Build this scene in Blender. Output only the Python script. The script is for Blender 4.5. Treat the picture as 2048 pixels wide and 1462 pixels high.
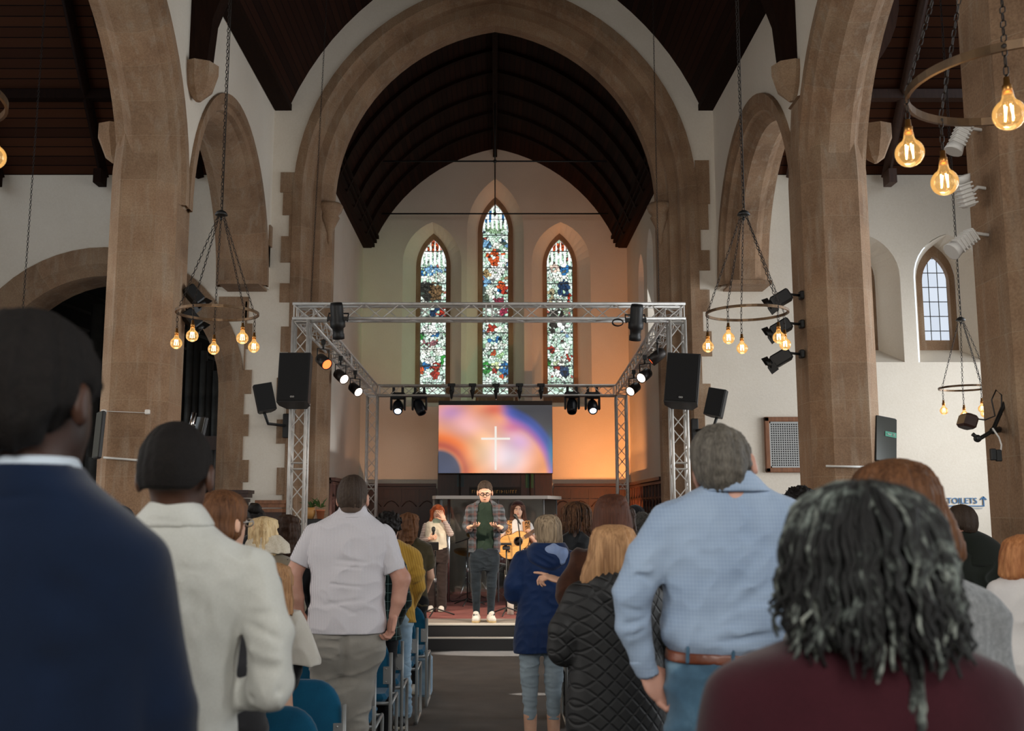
import bpy, math, random
import numpy as np
from mathutils import Vector, Matrix, Quaternion
from mathutils.geometry import tessellate_polygon

sc = bpy.context.scene
for o in list(bpy.data.objects):
    bpy.data.objects.remove(o)
C = sc.collection
R = math.radians

# ---------------------------------------------------------------- camera
F = 2060.0; PITCH = R(8); ZC = 1.65; VX = 990.0
cam = bpy.data.cameras.new('camera'); camo = bpy.data.objects.new('camera', cam); C.objects.link(camo)
camo.location = (0, 0, ZC); camo.rotation_euler = (R(90) + PITCH, 0, 0)
cam.sensor_width = 36; cam.sensor_fit = 'HORIZONTAL'; cam.lens = 36 * F / 2048
cam.shift_x = (1024 - VX) / 2048
cam.clip_end = 200; cam.clip_start = 0.05
cam.dof.use_dof = True; cam.dof.focus_distance = 9.5; cam.dof.aperture_fstop = 4.5
sc.camera = camo

# ---------------------------------------------------------------- render look
vs = sc.view_settings
vs.view_transform = 'Standard'; vs.look = 'None'; vs.gamma = 1; vs.use_curve_mapping = False
vs.exposure = -0.12
sc.cycles.max_bounces = 6; sc.cycles.diffuse_bounces = 4; sc.cycles.glossy_bounces = 2
sc.cycles.transparent_max_bounces = 12; sc.cycles.transmission_bounces = 4
sc.cycles.caustics_reflective = False; sc.cycles.caustics_refractive = False
sc.cycles.use_denoising = True; sc.cycles.sample_clamp_indirect = 6
try:
    sc.cycles.denoiser = 'OPENIMAGEDENOISE'
except Exception:
    pass

# ---------------------------------------------------------------- world: pale overcast sky
w = bpy.data.worlds.new('world'); sc.world = w; w.use_nodes = True
bg = w.node_tree.nodes['Background']; bg.inputs[0].default_value = (0.80, 0.90, 1.0, 1); bg.inputs[1].default_value = 1.6

# ---------------------------------------------------------------- daylight through the windows (area lights in the openings)
def look_rot(d):
    return Vector(d).to_track_quat('-Z', 'Y').to_euler()
def area(name, loc, d, sx, sy, power, col=(1, 1, 1), spread=180):
    l = bpy.data.lights.new(name, 'AREA'); l.shape = 'RECTANGLE'; l.size = sx; l.size_y = sy
    l.energy = power; l.color = col; l.spread = R(spread)
    o = bpy.data.objects.new(name, l); C.objects.link(o); o.location = loc; o.rotation_euler = look_rot(d)
    return o
DAY = (0.93, 0.97, 1.0)
area('daylight_west_window', (0.6, -4.4, 4.4), (0, 1, -0.28), 4.6, 4.0, 270, (1, .95, .87), 125)
for k, yy in enumerate((1.6, 5.2, 9.2, 13.2)):
    area('daylight_south_window', (8.9, yy, 3.0), (-1, 0.1, -0.12), 2.6, 3.2, (60, 80, 140, 175)[k], DAY, 130)
for k, yy in enumerate((1.6, 5.2, 9.2)):
    area('daylight_north_window', (-8.9, yy, 3.2), (1, 0.1, -0.12), 2.6, 3.0, 60, (1, .93, .84), 130)
area('daylight_chancel_south', (3.3, 19.6, 5.6), (-1, 0.0, -0.25), 3.2, 2.6, 60, DAY)

# ---------------------------------------------------------------- pixel helpers (photo pixel + distance -> place in the church)
def P(px, py, Y):
    e = PITCH + math.atan((731 - py) / F); dz = Y * math.tan(e)
    D = Y * math.cos(PITCH) + dz * math.sin(PITCH)
    return Vector(((px - VX) * D / F, Y, ZC + dz))
def SC(Y, py=1000):
    e = PITCH + math.atan((731 - py) / F)
    return (Y * math.cos(PITCH) + Y * math.tan(e) * math.sin(PITCH)) / F

# ---------------------------------------------------------------- materials
def lin(c):
    if isinstance(c, str):
        c = tuple(int(c[i:i + 2], 16) for i in (0, 2, 4))
    return tuple(((v / 255) / 12.92 if v / 255 <= 0.04045 else ((v / 255 + 0.055) / 1.055) ** 2.4) for v in c) + (1.0,)
MATS = {}
class NT:
    def __init__(s, name):
        s.m = bpy.data.materials.new(name); s.m.use_nodes = True; s.t = s.m.node_tree
        s.b = s.t.nodes['Principled BSDF']; s.out = s.t.nodes['Material Output']
        MATS[name] = s.m
    def n(s, typ, **kw):
        nd = s.t.nodes.new(typ)
        for k, v in kw.items():
            if k in ('op',): nd.operation = v
            elif hasattr(nd, k) and not k.startswith('i_'): setattr(nd, k, v)
            elif k.startswith('i_'):
                key = k[2:].replace('_', ' ')
                inp = nd.inputs[int(key)] if key.isdigit() else nd.inputs[key]
                if isinstance(v, bpy.types.NodeSocket): s.t.links.new(v, inp)
                else: inp.default_value = v
        return nd
    def l(s, a, b): s.t.links.new(a, b)
    def coords(s, kind='Object', scale=(1, 1, 1)):
        tc = s.n('ShaderNodeTexCoord'); mp = s.n('ShaderNodeMapping'); mp.inputs['Scale'].default_value = scale
        s.l(tc.outputs[kind], mp.inputs['Vector']); return mp.outputs[0]
    def noise(s, scale, vec=None, detail=3, rough=.55):
        nd = s.n('ShaderNodeTexNoise'); nd.inputs['Scale'].default_value = scale; nd.inputs['Detail'].default_value = detail
        nd.inputs['Roughness'].default_value = rough
        if vec is not None: s.l(vec, nd.inputs['Vector'])
        return nd.outputs['Fac']
    def ramp(s, fac, stops, interp='LINEAR'):
        r = s.n('ShaderNodeValToRGB'); s.l(fac, r.inputs[0]); r.color_ramp.interpolation = interp
        e = r.color_ramp.elements
        while len(e) < len(stops): e.new(0.5)
        for i, (p, c) in enumerate(stops):
            e[i].position = p; e[i].color = c if len(c) == 4 else tuple(c) + (1,)
        return r.outputs[0]
    def mix(s, fac, a, b, mode='MIX'):
        nd = s.n('ShaderNodeMix'); nd.data_type = 'RGBA'; nd.blend_type = mode
        for v, i in ((fac, 0), (a, 6), (b, 7)):
            if isinstance(v, bpy.types.NodeSocket): s.l(v, nd.inputs[i])
            else: nd.inputs[i].default_value = v
        return nd.outputs[2]
    def math(s, op, a, b=0.0):
        nd = s.n('ShaderNodeMath'); nd.operation = op
        for v, i in ((a, 0), (b, 1)):
            if isinstance(v, bpy.types.NodeSocket): s.l(v, nd.inputs[i])
            else: nd.inputs[i].default_value = v
        return nd.outputs[0]
    def bump(s, h, strength=.3, dist=.01, base=None):
        nd = s.n('ShaderNodeBump'); nd.inputs['Strength'].default_value = strength; nd.inputs['Distance'].default_value = dist
        s.l(h, nd.inputs['Height'])
        if base is not None: s.l(base, nd.inputs['Normal'])
        s.l(nd.outputs[0], s.b.inputs['Normal']); return nd.outputs[0]
    def set(s, col=None, rough=None, metal=None, **kw):
        if col is not None:
            if isinstance(col, bpy.types.NodeSocket): s.l(col, s.b.inputs['Base Color'])
            else: s.b.inputs['Base Color'].default_value = col
        if rough is not None: s.b.inputs['Roughness'].default_value = rough
        if metal is not None: s.b.inputs['Metallic'].default_value = metal
        for k, v in kw.items(): s.b.inputs[k.replace('_', ' ')].default_value = v
        return s.m

def simple(name, col, rough=.6, metal=0, **kw):
    if name in MATS: return MATS[name]
    return NT(name).set(lin(col), rough, metal, **kw)
def emit(name, col, strength):
    if name in MATS: return MATS[name]
    return NT(name).set((0, 0, 0, 1), .5, 0, Emission_Color=lin(col), Emission_Strength=strength)
def noisy(name, c1, c2, scale=4, rough=.8, metal=0, stretch=(1, 1, 1), bump=.1, bscale=60, detail=4):
    if name in MATS: return MATS[name]
    m = NT(name); v = m.coords('Object', stretch)
    col = m.ramp(m.noise(scale, v, detail), [(.3, lin(c1)), (.7, lin(c2))])
    if bump: m.bump(m.noise(bscale, v, 3), bump, .004)
    return m.set(col, rough, metal)
def fabric(name, c1, c2=None, weave=900, rough=.95, scale=5, sheen=.15, bump=.25):
    """plain cloth: slow tone drift, fine weave"""
    if name in MATS: return MATS[name]
    c2 = c2 or c1
    m = NT(name); v = m.coords('Object')
    col = m.ramp(m.noise(scale, v, 4), [(.3, lin(c1)), (.7, lin(c2))])
    fine = m.noise(weave, v, 1)
    col = m.mix(.22, col, m.ramp(fine, [(.3, (.1, .1, .1, 1)), (.7, (.9, .9, .9, 1))]), 'SOFT_LIGHT')
    m.bump(fine, bump, .002)
    m.set(col, rough, 0); m.b.inputs['Sheen Weight'].default_value = sheen; m.b.inputs['Specular IOR Level'].default_value = .15
    return m.m

# walls
def mk_plaster(name, ca, cb):
    m = NT(name); v = m.coords('Object')
    col = m.ramp(m.noise(.7, v, 5, .6), [(.3, lin(ca)), (.7, lin(cb))])
    col = m.mix(.12, col, m.ramp(m.noise(45, v, 3), [(.35, (.2, .2, .2, 1)), (.65, (.8, .8, .8, 1))]), 'SOFT_LIGHT')
    m.bump(m.noise(30, v, 5, .6), .22, .01); return m.set(col, .9)
M_PL = mk_plaster('white_plaster', 'd6ccbd', 'e0d7c9')
def mk_stone(name, joints=True):
    m = NT(name); v = m.coords('Object')
    base = m.ramp(m.noise(1.6, v, 5, .6), [(.25, lin('735943')), (.5, lin('8a6e55')), (.75, lin('9c8369'))])
    stain = m.noise(4.5, m.coords('Object', (2.5, 2.5, .35)), 4)
    base = m.mix(m.ramp(stain, [(.52, (0, 0, 0, 1)), (.78, (.55, .55, .55, 1))]), base, lin('a09280'))
    base = m.mix(.3, base, m.ramp(m.noise(60, v, 2), [(.3, (.15, .15, .15, 1)), (.7, (.85, .85, .85, 1))]), 'SOFT_LIGHT')
    h = m.noise(50, v, 4)
    if joints:
        uv = m.coords('UV')
        b = m.n('ShaderNodeTexBrick'); m.l(uv, b.inputs['Vector'])
        b.inputs['Scale'].default_value = 1; b.inputs['Brick Width'].default_value = .9; b.inputs['Row Height'].default_value = .40
        b.inputs['Mortar Size'].default_value = .004; b.inputs['Mortar Smooth'].default_value = .4
        b.inputs['Color1'].default_value = (.42, .42, .42, 1); b.inputs['Color2'].default_value = (.58, .56, .55, 1)
        b.inputs['Mortar'].default_value = (.5, .5, .5, 1)
        base = m.mix(.55, base, b.outputs['Color'], 'OVERLAY')
        base = m.mix(m.math('MULTIPLY', b.outputs['Fac'], .35), base, lin('a09078'))
        h = m.math('SUBTRACT', h, m.math('MULTIPLY', b.outputs['Fac'], .4))
    m.bump(h, .25, .01)
    return m.set(base, .92)
M_ST = mk_stone('sandstone'); M_SB = mk_stone('sandstone_block', False)
def mk_boards(name, c1, c2, axis, pitch, rough=.6):
    m = NT(name); tc = m.n('ShaderNodeTexCoord'); sp = m.n('ShaderNodeSeparateXYZ'); m.l(tc.outputs['UV'], sp.inputs[0])
    u = sp.outputs[0 if axis == 'u' else 1]
    q = m.math('DIVIDE', u, pitch); fr = m.math('FRACT', q); fl = m.math('FLOOR', q)
    wn = m.n('ShaderNodeTexWhiteNoise'); wn.noise_dimensions = '1D'; m.l(fl, wn.inputs['W'])
    col = m.mix(wn.outputs['Value'], lin(c1), lin(c2))
    gap = m.math('LESS_THAN', fr, .09)
    col = m.mix(gap, col, lin('0a0605'))
    m.bump(m.math('SUBTRACT', 1.0, gap), .6, .01)
    m.b.inputs['Specular IOR Level'].default_value = .08
    return m.set(col, .8)
M_BOARD = mk_boards('dark_ceiling_boards', '1d0e08', '2b160d', 'u', .11)
M_BOARDA = mk_boards('aisle_ceiling_boards', '341d12', '472919', 'v', .15)
M_BEAM = noisy('dark_beam_wood', '170b06', '22120a', 6, .8, stretch=(4, 4, .6), bump=.2); M_BEAM.node_tree.nodes['Principled BSDF'].inputs['Specular IOR Level'].default_value = .08
M_OAK = noisy('carved_dark_oak', '28140d', '3a1c12', 7, .45, stretch=(3, 3, .5), bump=.2)
M_OAK2 = noisy('brown_oak', '6d4227', '8b5a38', 7, .5, stretch=(4, 4, .7), bump=.2)
M_BLACK = simple('black_metal', '131313', .5); M_BLK2 = simple('black_plastic', '1c1c1d', .55)
M_SPK = noisy('speaker_grille_cloth', '0c0c0d', '131314', 300, .8, bump=.3, bscale=500)
M_ALU = noisy('aluminium_truss', 'c4c0ba', 'dcd9d4', 9, .42, .35, bump=.05)
M_CHROME = simple('bright_chrome', 'd0d0d0', .2, 1); M_GREY = simple('grey_metal', '8d8f90', .45, .5)
M_CHAIRF = simple('chair_frame_grey', '8b8d8c', .4, .35)
M_CHAINM = simple('dark_chain', '241d18', .6, .3); M_BRASS = simple('aged_brass', 'a97840', .35, .9)
M_RING = noisy('bronze_ring', '4c3b2b', '6b533a', 8, .4, .7, bump=0)
M_WHITEP = simple('white_plastic', 'd8d6d2', .5)
def skin(name, c1, c2, rough=.5):
    if name in MATS: return MATS[name]
    m = NT(name); v = m.coords('Object')
    col = m.ramp(m.noise(9, v, 4), [(.3, lin(c1)), (.7, lin(c2))])
    m.bump(m.noise(240, v, 2), .12, .002)
    m.set(col, rough); m.b.inputs['Subsurface Weight'].default_value = .08; m.b.inputs['Subsurface Radius'].default_value = (.02, .008, .004)
    m.b.inputs['Specular IOR Level'].default_value = .35
    return m.m
def hairm(name, c1, c2, rough=.62, s=(120, 120, 5), big=.5):
    if name in MATS: return MATS[name]
    m = NT(name); v = m.coords('Object', s)
    f = m.noise(1.0, v, 3, .6)
    slow = m.noise(14, m.coords('Object', (1, 1, .25)), 3)
    f = m.math('ADD', m.math('MULTIPLY', f, 1 - big), m.math('MULTIPLY', slow, big))
    col = m.ramp(f, [(.36, lin(c1)), (.62, lin(c2))])
    m.bump(m.noise(1.4, v, 3), .7, .005); m.set(col, rough); m.b.inputs['Specular IOR Level'].default_value = .22
    return m.m

# ---------------------------------------------------------------- objects
def tag(o, label=None, cat=None, group=None, kind=None):
    if label: o['label'] = label
    if cat: o['category'] = cat
    if group: o['group'] = group
    if kind: o['kind'] = kind
    return o
def empty(name, loc=(0, 0, 0), rz=0, label=None, cat=None, group=None):
    o = bpy.data.objects.new(name, None); C.objects.link(o); o.location = loc; o.rotation_euler = (0, 0, rz)
    o.empty_display_size = .1
    return tag(o, label, cat, group)
def obj(name, me, parent=None):
    o = bpy.data.objects.new(name, me); C.objects.link(o)
    if parent is not None: o.parent = parent
    return o
def copy_tree(o, parent=None):
    c = o.copy(); C.objects.link(c)
    if parent is not None: c.parent = parent
    for ch in list(o.children): copy_tree(ch, c)
    return c

class MB:
    """mesh builder: collects shapes and links them as one mesh object"""
    def __init__(s): s.v = []; s.f = []; s.uv = []; s.sm = []; s.M = Matrix.Identity(4)
    def add(s, vs, fs, uvs=None, smooth=False):
        o = len(s.v); s.v += [tuple(s.M @ Vector(v)) for v in vs]
        for i, f in enumerate(fs):
            s.f.append(tuple(o + k for k in f)); s.uv.append([uvs[k] for k in f] if uvs else [(.3, .18)] * len(f)); s.sm.append(smooth)
        return s
    def box(s, c, size, rot=None, bev=0):
        x, y, z = (d / 2 for d in size); Mx = Matrix.Translation(c)
        if rot is not None: Mx = Mx @ (rot if isinstance(rot, Matrix) else Matrix.Rotation(rot, 4, 'Z'))
        if bev <= 0:
            vs = [(a, b, e) for e in (-z, z) for b in (-y, y) for a in (-x, x)]
            fs = [(0, 2, 3, 1), (4, 5, 7, 6), (0, 1, 5, 4), (2, 6, 7, 3), (0, 4, 6, 2), (1, 3, 7, 5)]
        else:
            bev = min(bev, x * .95, y * .95, z * .95)
            vs = []; fs = []
            prof = [(z - bev, 0), (z, bev)]
            def ring(zz, ins):
                X = x - ins; Y = y - ins; b = bev
                return [(X, Y - b, zz), (X - b, Y, zz), (-X + b, Y, zz), (-X, Y - b, zz), (-X, -Y + b, zz), (-X + b, -Y, zz), (X - b, -Y, zz), (X, -Y + b, zz)]
            rr = [(-z, bev * .7), (-z + bev, 0), (z - bev, 0), (z, bev * .7)]
            for zz, ins in rr: vs += ring(zz, ins)
            for k in range(3):
                for j in range(8): fs.append((k * 8 + j, k * 8 + (j + 1) % 8, (k + 1) * 8 + (j + 1) % 8, (k + 1) * 8 + j))
            fs.append(tuple(range(7, -1, -1))); fs.append(tuple(range(24, 32)))
        return s.add([tuple(Mx @ Vector(v)) for v in vs], fs)
    def tube(s, pts, r, n=8, closed=False, caps=True):
        pts = [Vector(p) for p in pts]; N = len(pts); rs = r if isinstance(r, (list, tuple)) else [r] * N
        vs = []; fs = []; up = None
        for i, p in enumerate(pts):
            a = pts[(i - 1) % N] if (closed or i > 0) else pts[i]; b = pts[(i + 1) % N] if (closed or i < N - 1) else pts[i]
            t = (b - a)
            t = t.normalized() if t.length > 1e-9 else Vector((0, 0, 1))
            if up is None: up = Vector((0, 0, 1)) if abs(t.z) < .9 else Vector((1, 0, 0))
            u = (up - t * up.dot(t))
            if u.length < 1e-6: u = t.orthogonal()
            u.normalize(); w_ = t.cross(u); up = u
            for k in range(n):
                an = 2 * math.pi * k / n; vs.append(tuple(p + (u * math.cos(an) + w_ * math.sin(an)) * rs[i]))
        m = N if closed else N - 1
        for i in range(m):
            j = (i + 1) % N
            for k in range(n): fs.append((i * n + k, i * n + (k + 1) % n, j * n + (k + 1) % n, j * n + k))
        if caps and not closed:
            fs.append(tuple(range(n - 1, -1, -1))); fs.append(tuple((N - 1) * n + k for k in range(n)))
        return s.add(vs, fs, None, True)
    def lathe(s, prof, c=(0, 0, 0), axis=(0, 0, 1), n=16, smooth=True, caps=True):
        q = Vector((0, 0, 1)).rotation_difference(Vector(axis).normalized()).to_matrix(); c = Vector(c)
        vs = []; fs = []
        for r, z in prof:
            for k in range(n):
                a = 2 * math.pi * k / n; vs.append(tuple(c + q @ Vector((r * math.cos(a), r * math.sin(a), z))))
        for i in range(len(prof) - 1):
            for k in range(n): fs.append((i * n + k, i * n + (k + 1) % n, (i + 1) * n + (k + 1) % n, (i + 1) * n + k))
        if caps and prof[0][0] > 1e-5: fs.append(tuple(range(n - 1, -1, -1)))
        if caps and prof[-1][0] > 1e-5: fs.append(tuple((len(prof) - 1) * n + k for k in range(n)))
        return s.add(vs, fs, None, smooth)
    def sphere(s, c, r, n=12, m=8):
        r = r if isinstance(r, (tuple, list)) else (r, r, r)
        vs = []; fs = []
        for i in range(m + 1):
            th = math.pi * i / m
            for k in range(n):
                a = 2 * math.pi * k / n
                vs.append((c[0] + r[0] * math.sin(th) * math.cos(a), c[1] + r[1] * math.sin(th) * math.sin(a), c[2] - r[2] * math.cos(th)))
        for i in range(m):
            for k in range(n): fs.append((i * n + k, i * n + (k + 1) % n, (i + 1) * n + (k + 1) % n, (i + 1) * n + k))
        return s.add(vs, fs, None, True)
    def prism(s, pts, mapf, w0, w1, uvs=True):
        """polygon in (u,v), extruded from w0 to w1; mapf(u,v,w) -> xyz"""
        n = len(pts); tri = tessellate_polygon([[Vector((p[0], p[1], 0)) for p in pts]])
        vs = [mapf(p[0], p[1], w0) for p in pts] + [mapf(p[0], p[1], w1) for p in pts]
        s.add(vs, [tuple(t) for t in tri] + [tuple(n + k for k in reversed(t)) for t in tri], [(p[0], p[1]) for p in pts] * 2)
        L = 0
        for i in range(n):
            j = (i + 1) % n; d = math.hypot(pts[j][0] - pts[i][0], pts[j][1] - pts[i][1])
            s.add([mapf(*pts[i], w0), mapf(*pts[j], w0), mapf(*pts[j], w1), mapf(*pts[i], w1)], [(0, 1, 2, 3)], [(0, L), (0, L + d), (w1 - w0, L + d), (w1 - w0, L)])
            L += d
        return s
    def build(s, name, mat, parent=None, recalc=True, kind=None):
        me = bpy.data.meshes.new(name); me.from_pydata(s.v, [], s.f)
        uvl = me.uv_layers.new(name='UVMap')
        flat = [c for f in s.uv for uv in f for c in uv]
        uvl.data.foreach_set('uv', flat)
        me.polygons.foreach_set('use_smooth', s.sm)
        me.materials.append(mat)
        if recalc:
            import bmesh
            bm = bmesh.new(); bm.from_mesh(me); bmesh.ops.recalc_face_normals(bm, faces=bm.faces); bm.to_mesh(me); bm.free()
        me.update(); o = obj(name, me, parent)
        if kind: o['kind'] = kind
        return o
def struct(o): o['kind'] = 'structure'; return o

def arc(p0, p1, sag, n):
    """circular arc p0->p1 bulging to the left of the direction by sag"""
    x0, y0 = p0; x1, y1 = p1; dx, dy = x1 - x0, y1 - y0; L = math.hypot(dx, dy)
    if abs(sag) < 1e-6: return [(x0 + dx * i / n, y0 + dy * i / n) for i in range(n + 1)]
    Rr = (L * L / 4 + sag * sag) / (2 * sag); nx, ny = -dy / L, dx / L
    cx = (x0 + x1) / 2 + nx * (sag - Rr); cy = (y0 + y1) / 2 + ny * (sag - Rr)
    a0 = math.atan2(y0 - cy, x0 - cx); a1 = math.atan2(y1 - cy, x1 - cx)
    while a1 - a0 > math.pi: a1 -= 2 * math.pi
    while a1 - a0 < -math.pi: a1 += 2 * math.pi
    return [(cx + abs(Rr) * math.cos(a0 + (a1 - a0) * i / n), cy + abs(Rr) * math.sin(a0 + (a1 - a0) * i / n)) for i in range(n + 1)]
def pointed(cx, w, z0, h, d=0, n=14):
    """pointed arch of half width w and rise h, offset outward by d; left spring -> apex -> right spring"""
    Rr = (w * w + h * h) / (2 * w); c = Rr - w; Ro = Rr + d
    a1 = math.acos(max(-1, min(1, c / Ro)))
    left = [(cx + c - Ro * math.cos(a1 * i / n), z0 + Ro * math.sin(a1 * i / n)) for i in range(n + 1)]
    return left + [(2 * cx - x, z) for x, z in reversed(left[:-1])]
def sweep_arch(mb, cx, w, z0, h, prof, mapf, zb=None, zb2=None, n=14):
    """mouldings prof [(d, depth)] carried round a pointed arch and down both jambs"""
    cols = []
    for d, dep in prof:
        pts = pointed(cx, w, z0, h, d, n)
        if zb is not None: pts = [(pts[0][0], zb)] + pts
        if zb2 is not None: pts = pts + [(pts[-1][0], zb2)]
        cols.append([mapf(x, z, dep) for x, z in pts])
    base = pointed(cx, w, z0, h, .2, n)
    if zb is not None: base = [(base[0][0], zb)] + base
    if zb2 is not None: base = base + [(base[-1][0], zb2)]
    L = [0]
    for i in range(1, len(base)): L.append(L[-1] + math.hypot(base[i][0] - base[i - 1][0], base[i][1] - base[i - 1][1]))
    W = [0]
    for i in range(1, len(prof)): W.append(W[-1] + math.hypot(prof[i][0] - prof[i - 1][0], prof[i][1] - prof[i - 1][1]))
    for j in range(len(prof) - 1):
        for i in range(len(base) - 1):
            mb.add([cols[j][i], cols[j + 1][i], cols[j + 1][i + 1], cols[j][i + 1]], [(0, 1, 2, 3)],
                   [(W[j] * .3, L[i]), (W[j + 1] * .3, L[i]), (W[j + 1] * .3, L[i + 1]), (W[j] * .3, L[i + 1])])
def wall_holes(name, outer, holes, mapf, w0, w1, mat, reveal=True):
    """flat wall with holes, of real thickness"""
    mb = MB(); polys = [[Vector((x, y, 0)) for x, y in outer]] + [[Vector((x, y, 0)) for x, y in h] for h in holes]
    flat = [p for pl in polys for p in pl]; tri = tessellate_polygon(polys)
    for wv in (w0, w1):
        mb.add([mapf(p.x, p.y, wv) for p in flat], [tuple(t) for t in tri], [(p.x, p.y) for p in flat])
    loops = [outer] + (list(holes) if reveal else [])
    for lp in loops:
        for i in range(len(lp)):
            a, b = lp[i], lp[(i + 1) % len(lp)]
            mb.add([mapf(*a, w0), mapf(*b, w0), mapf(*b, w1), mapf(*a, w1)], [(0, 1, 2, 3)])
    return struct(mb.build(name, mat, recalc=False))
# ================================================================ THE BUILDING
XY = lambda u, v, w: (u, w, v)          # plane facing the camera: u = x, v = z, w = y
YZ = lambda u, v, w: (w, u, v)          # plane along the nave: u = y, v = z, w = x
AW = 15.5                                # chancel-arch wall
# floor of the nave
def mk_carpet(name, c1, c2, sc_=3):
    m = NT(name); v = m.coords('Object')
    col = m.ramp(m.noise(sc_, v, 5), [(.3, lin(c1)), (.7, lin(c2))])
    f = m.noise(700, v, 2); col = m.mix(.5, col, m.ramp(f, [(.3, (.1, .1, .1, 1)), (.7, (.9, .9, .9, 1))]), 'SOFT_LIGHT')
    m.bump(f, .5, .004); return m.set(col, .85)
mb = MB(); mb.box((0, 4.2, -.05), (20, 22, .1)); struct(mb.build('floor', mk_carpet('grey_carpet', '4c4844', '5d5752')))
# stage: lower step and upper platform with pale nosings
M_RED = mk_carpet('stage_red_carpet', '6a3a37', '834a45'); M_NOSE = simple('pale_step_nosing', 'c9c6bf', .5)
M_RISER = simple('black_riser', '17171a', .6)
t = empty('stage_platform', (0, 12.8, 0), 0, 'low carpeted stage with two pale-edged black steps at the end of the aisle', 'stage')
def rel(mb, root): mb.M = Matrix.Translation(-root.location); return mb
mb = rel(MB(), t); mb.box((0, 13.9, .07), (5.6, 2.7, .138)); mb.build('lower_step', M_RISER, t)
mb = rel(MB(), t); mb.box((0, 14.15, .139), (5.6, 2.7, .279)); mb.box((0, 19.57, .139), (6.0, 8.1, .278)); mb.build('platform', M_RISER, t)
mb = rel(MB(), t); mb.box((0, 14.2, .283), (5.6, 2.56, .008)); mb.box((0, 19.57, .2825), (6.0, 8.1, .009)); mb.build('carpet', M_RED, t)
mb = rel(MB(), t); mb.box((0, 13.12, .289), (5.58, .46, .006)); mb.build('grey_edge_carpet', mk_carpet('stage_grey_carpet', '6e6862', '807a73'), t)
mb = rel(MB(), t); mb.box((0, 12.83, .28), (5.6, .075, .022)); mb.build('nosing', M_NOSE, t)
mb = rel(MB(), t); mb.box((0, 12.59, .143), (5.6, .075, .02)); mb.build('nosing', M_NOSE, t)

# ---- chancel-arch wall (also the east walls of both aisles)
CAW, CAH, CAZ = 2.58, 2.99, 6.5
hole_c = [(-CAW - .56, -.0)] + pointed(0, CAW, CAZ, CAH, .56, 16) + [(CAW + .56, -.0)]
ORG = (-6.02, 1.80, 3.45, 1.80)
hole_o = [(ORG[0] - ORG[1] - .42, 0.4)] + pointed(ORG[0], ORG[1], ORG[2], ORG[3], .42, 12) + [(ORG[0] + ORG[1] + .42 - .05, 0.4)]
def splay_out(cx, hw, z0, spring, apex): return [(cx - hw, z0)] + pointed(cx, hw, spring, apex - spring, 0, 8) + [(cx + hw, z0)]
RW = [(6.97, .53), (5.70, .53), (8.24, .53)]
holes = [hole_c, hole_o] + [splay_out(c, h, 3.88, 5.20, 5.88) for c, h in RW]
# arch foot reaches the floor: make the chancel opening part of the outline
outer = [(-10, 0), (-10, 13.5), (10, 13.5), (10, 0), (hole_c[-1][0], 0)] + list(reversed(hole_c[1:-1])) + [(hole_c[0][0], 0)]
wall_holes('wall_east', outer, holes[1:], XY, AW, AW + .8, M_PL)
prof = [(.56, 0), (.56, -.03), (.42, -.03), (.38, .06), (.31, .10), (.29, .20), (.16, .20), (.14, .27), (.07, .33), (0, .38), (0, .62), (.08, .70), (.30, .80), (.56, .80)]
mb = MB(); sweep_arch(mb, 0, CAW, CAZ, CAH, prof, lambda x, z, d: (x, AW + d, z), 0, 0, 20); struct(mb.build('trim_1', M_ST))
prof = [(.42, 0), (.42, -.02), (.16, -.02), (.10, .05), (.0, .12), (0, .8), (.42, .8)]
mb = MB(); sweep_arch(mb, ORG[0], ORG[1], ORG[2], ORG[3], prof, lambda x, z, d: (x, AW + d, z), 0.4, 0.4, 14); struct(mb.build('trim_2', M_ST))
# quoins beside the chancel arch jambs and the organ arch
rnd = random.Random(5)
for s, tn in ((-1, 'trim_3'), (1, 'trim_4')):
    mb = MB(); z = 0.0; k = 0
    while z < 6.75:
        h = .30 + .12 * rnd.random(); wd = (.02, .14)[k % 2] + .05 * rnd.random()
        if z + h > 6.55: wd = .22
        x0 = s * 3.12; mb.box((x0 + s * wd / 2, AW - .006, z + h / 2), (wd, .03, h - .003)); z += h; k += 1
    struct(mb.build(tn, M_SB))
mb = MB(); z = 0.4; k = 0
while z < 4.55:
    h = .30 + .1 * rnd.random(); wd = (.02, .10)[k % 2] + .03 * rnd.random()
    mb.box((ORG[0] + ORG[1] + .40 + wd / 2, AW - .006, z + h / 2), (wd, .03, h - .003)); z += h; k += 1
mb.box((-4.0, AW - .006, 4.72), (.46, .03, .34)); struct(mb.build('trim_5', M_SB))
# small corbel capitals on the chancel arch
for s in (-1, 1):
    mb = MB(); mb.lathe([(0.0, -.62), (.03, -.60), (.05, -.5), (.045, -.45), (.10, -.3), (.16, -.18), (.13, -.14), (.19, -.07), (.21, 0), (.18, .05), (.0, .05)], (s * 2.62, AW + .36, 6.42), n=12)
    o = mb.build('corbel_capital', M_SB); tag(o, ('leafy stone capital on the left jamb of the chancel arch' if s < 0 else 'leafy stone capital on the right jamb of the chancel arch'), 'capital', 'capitals of the chancel arch')

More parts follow.
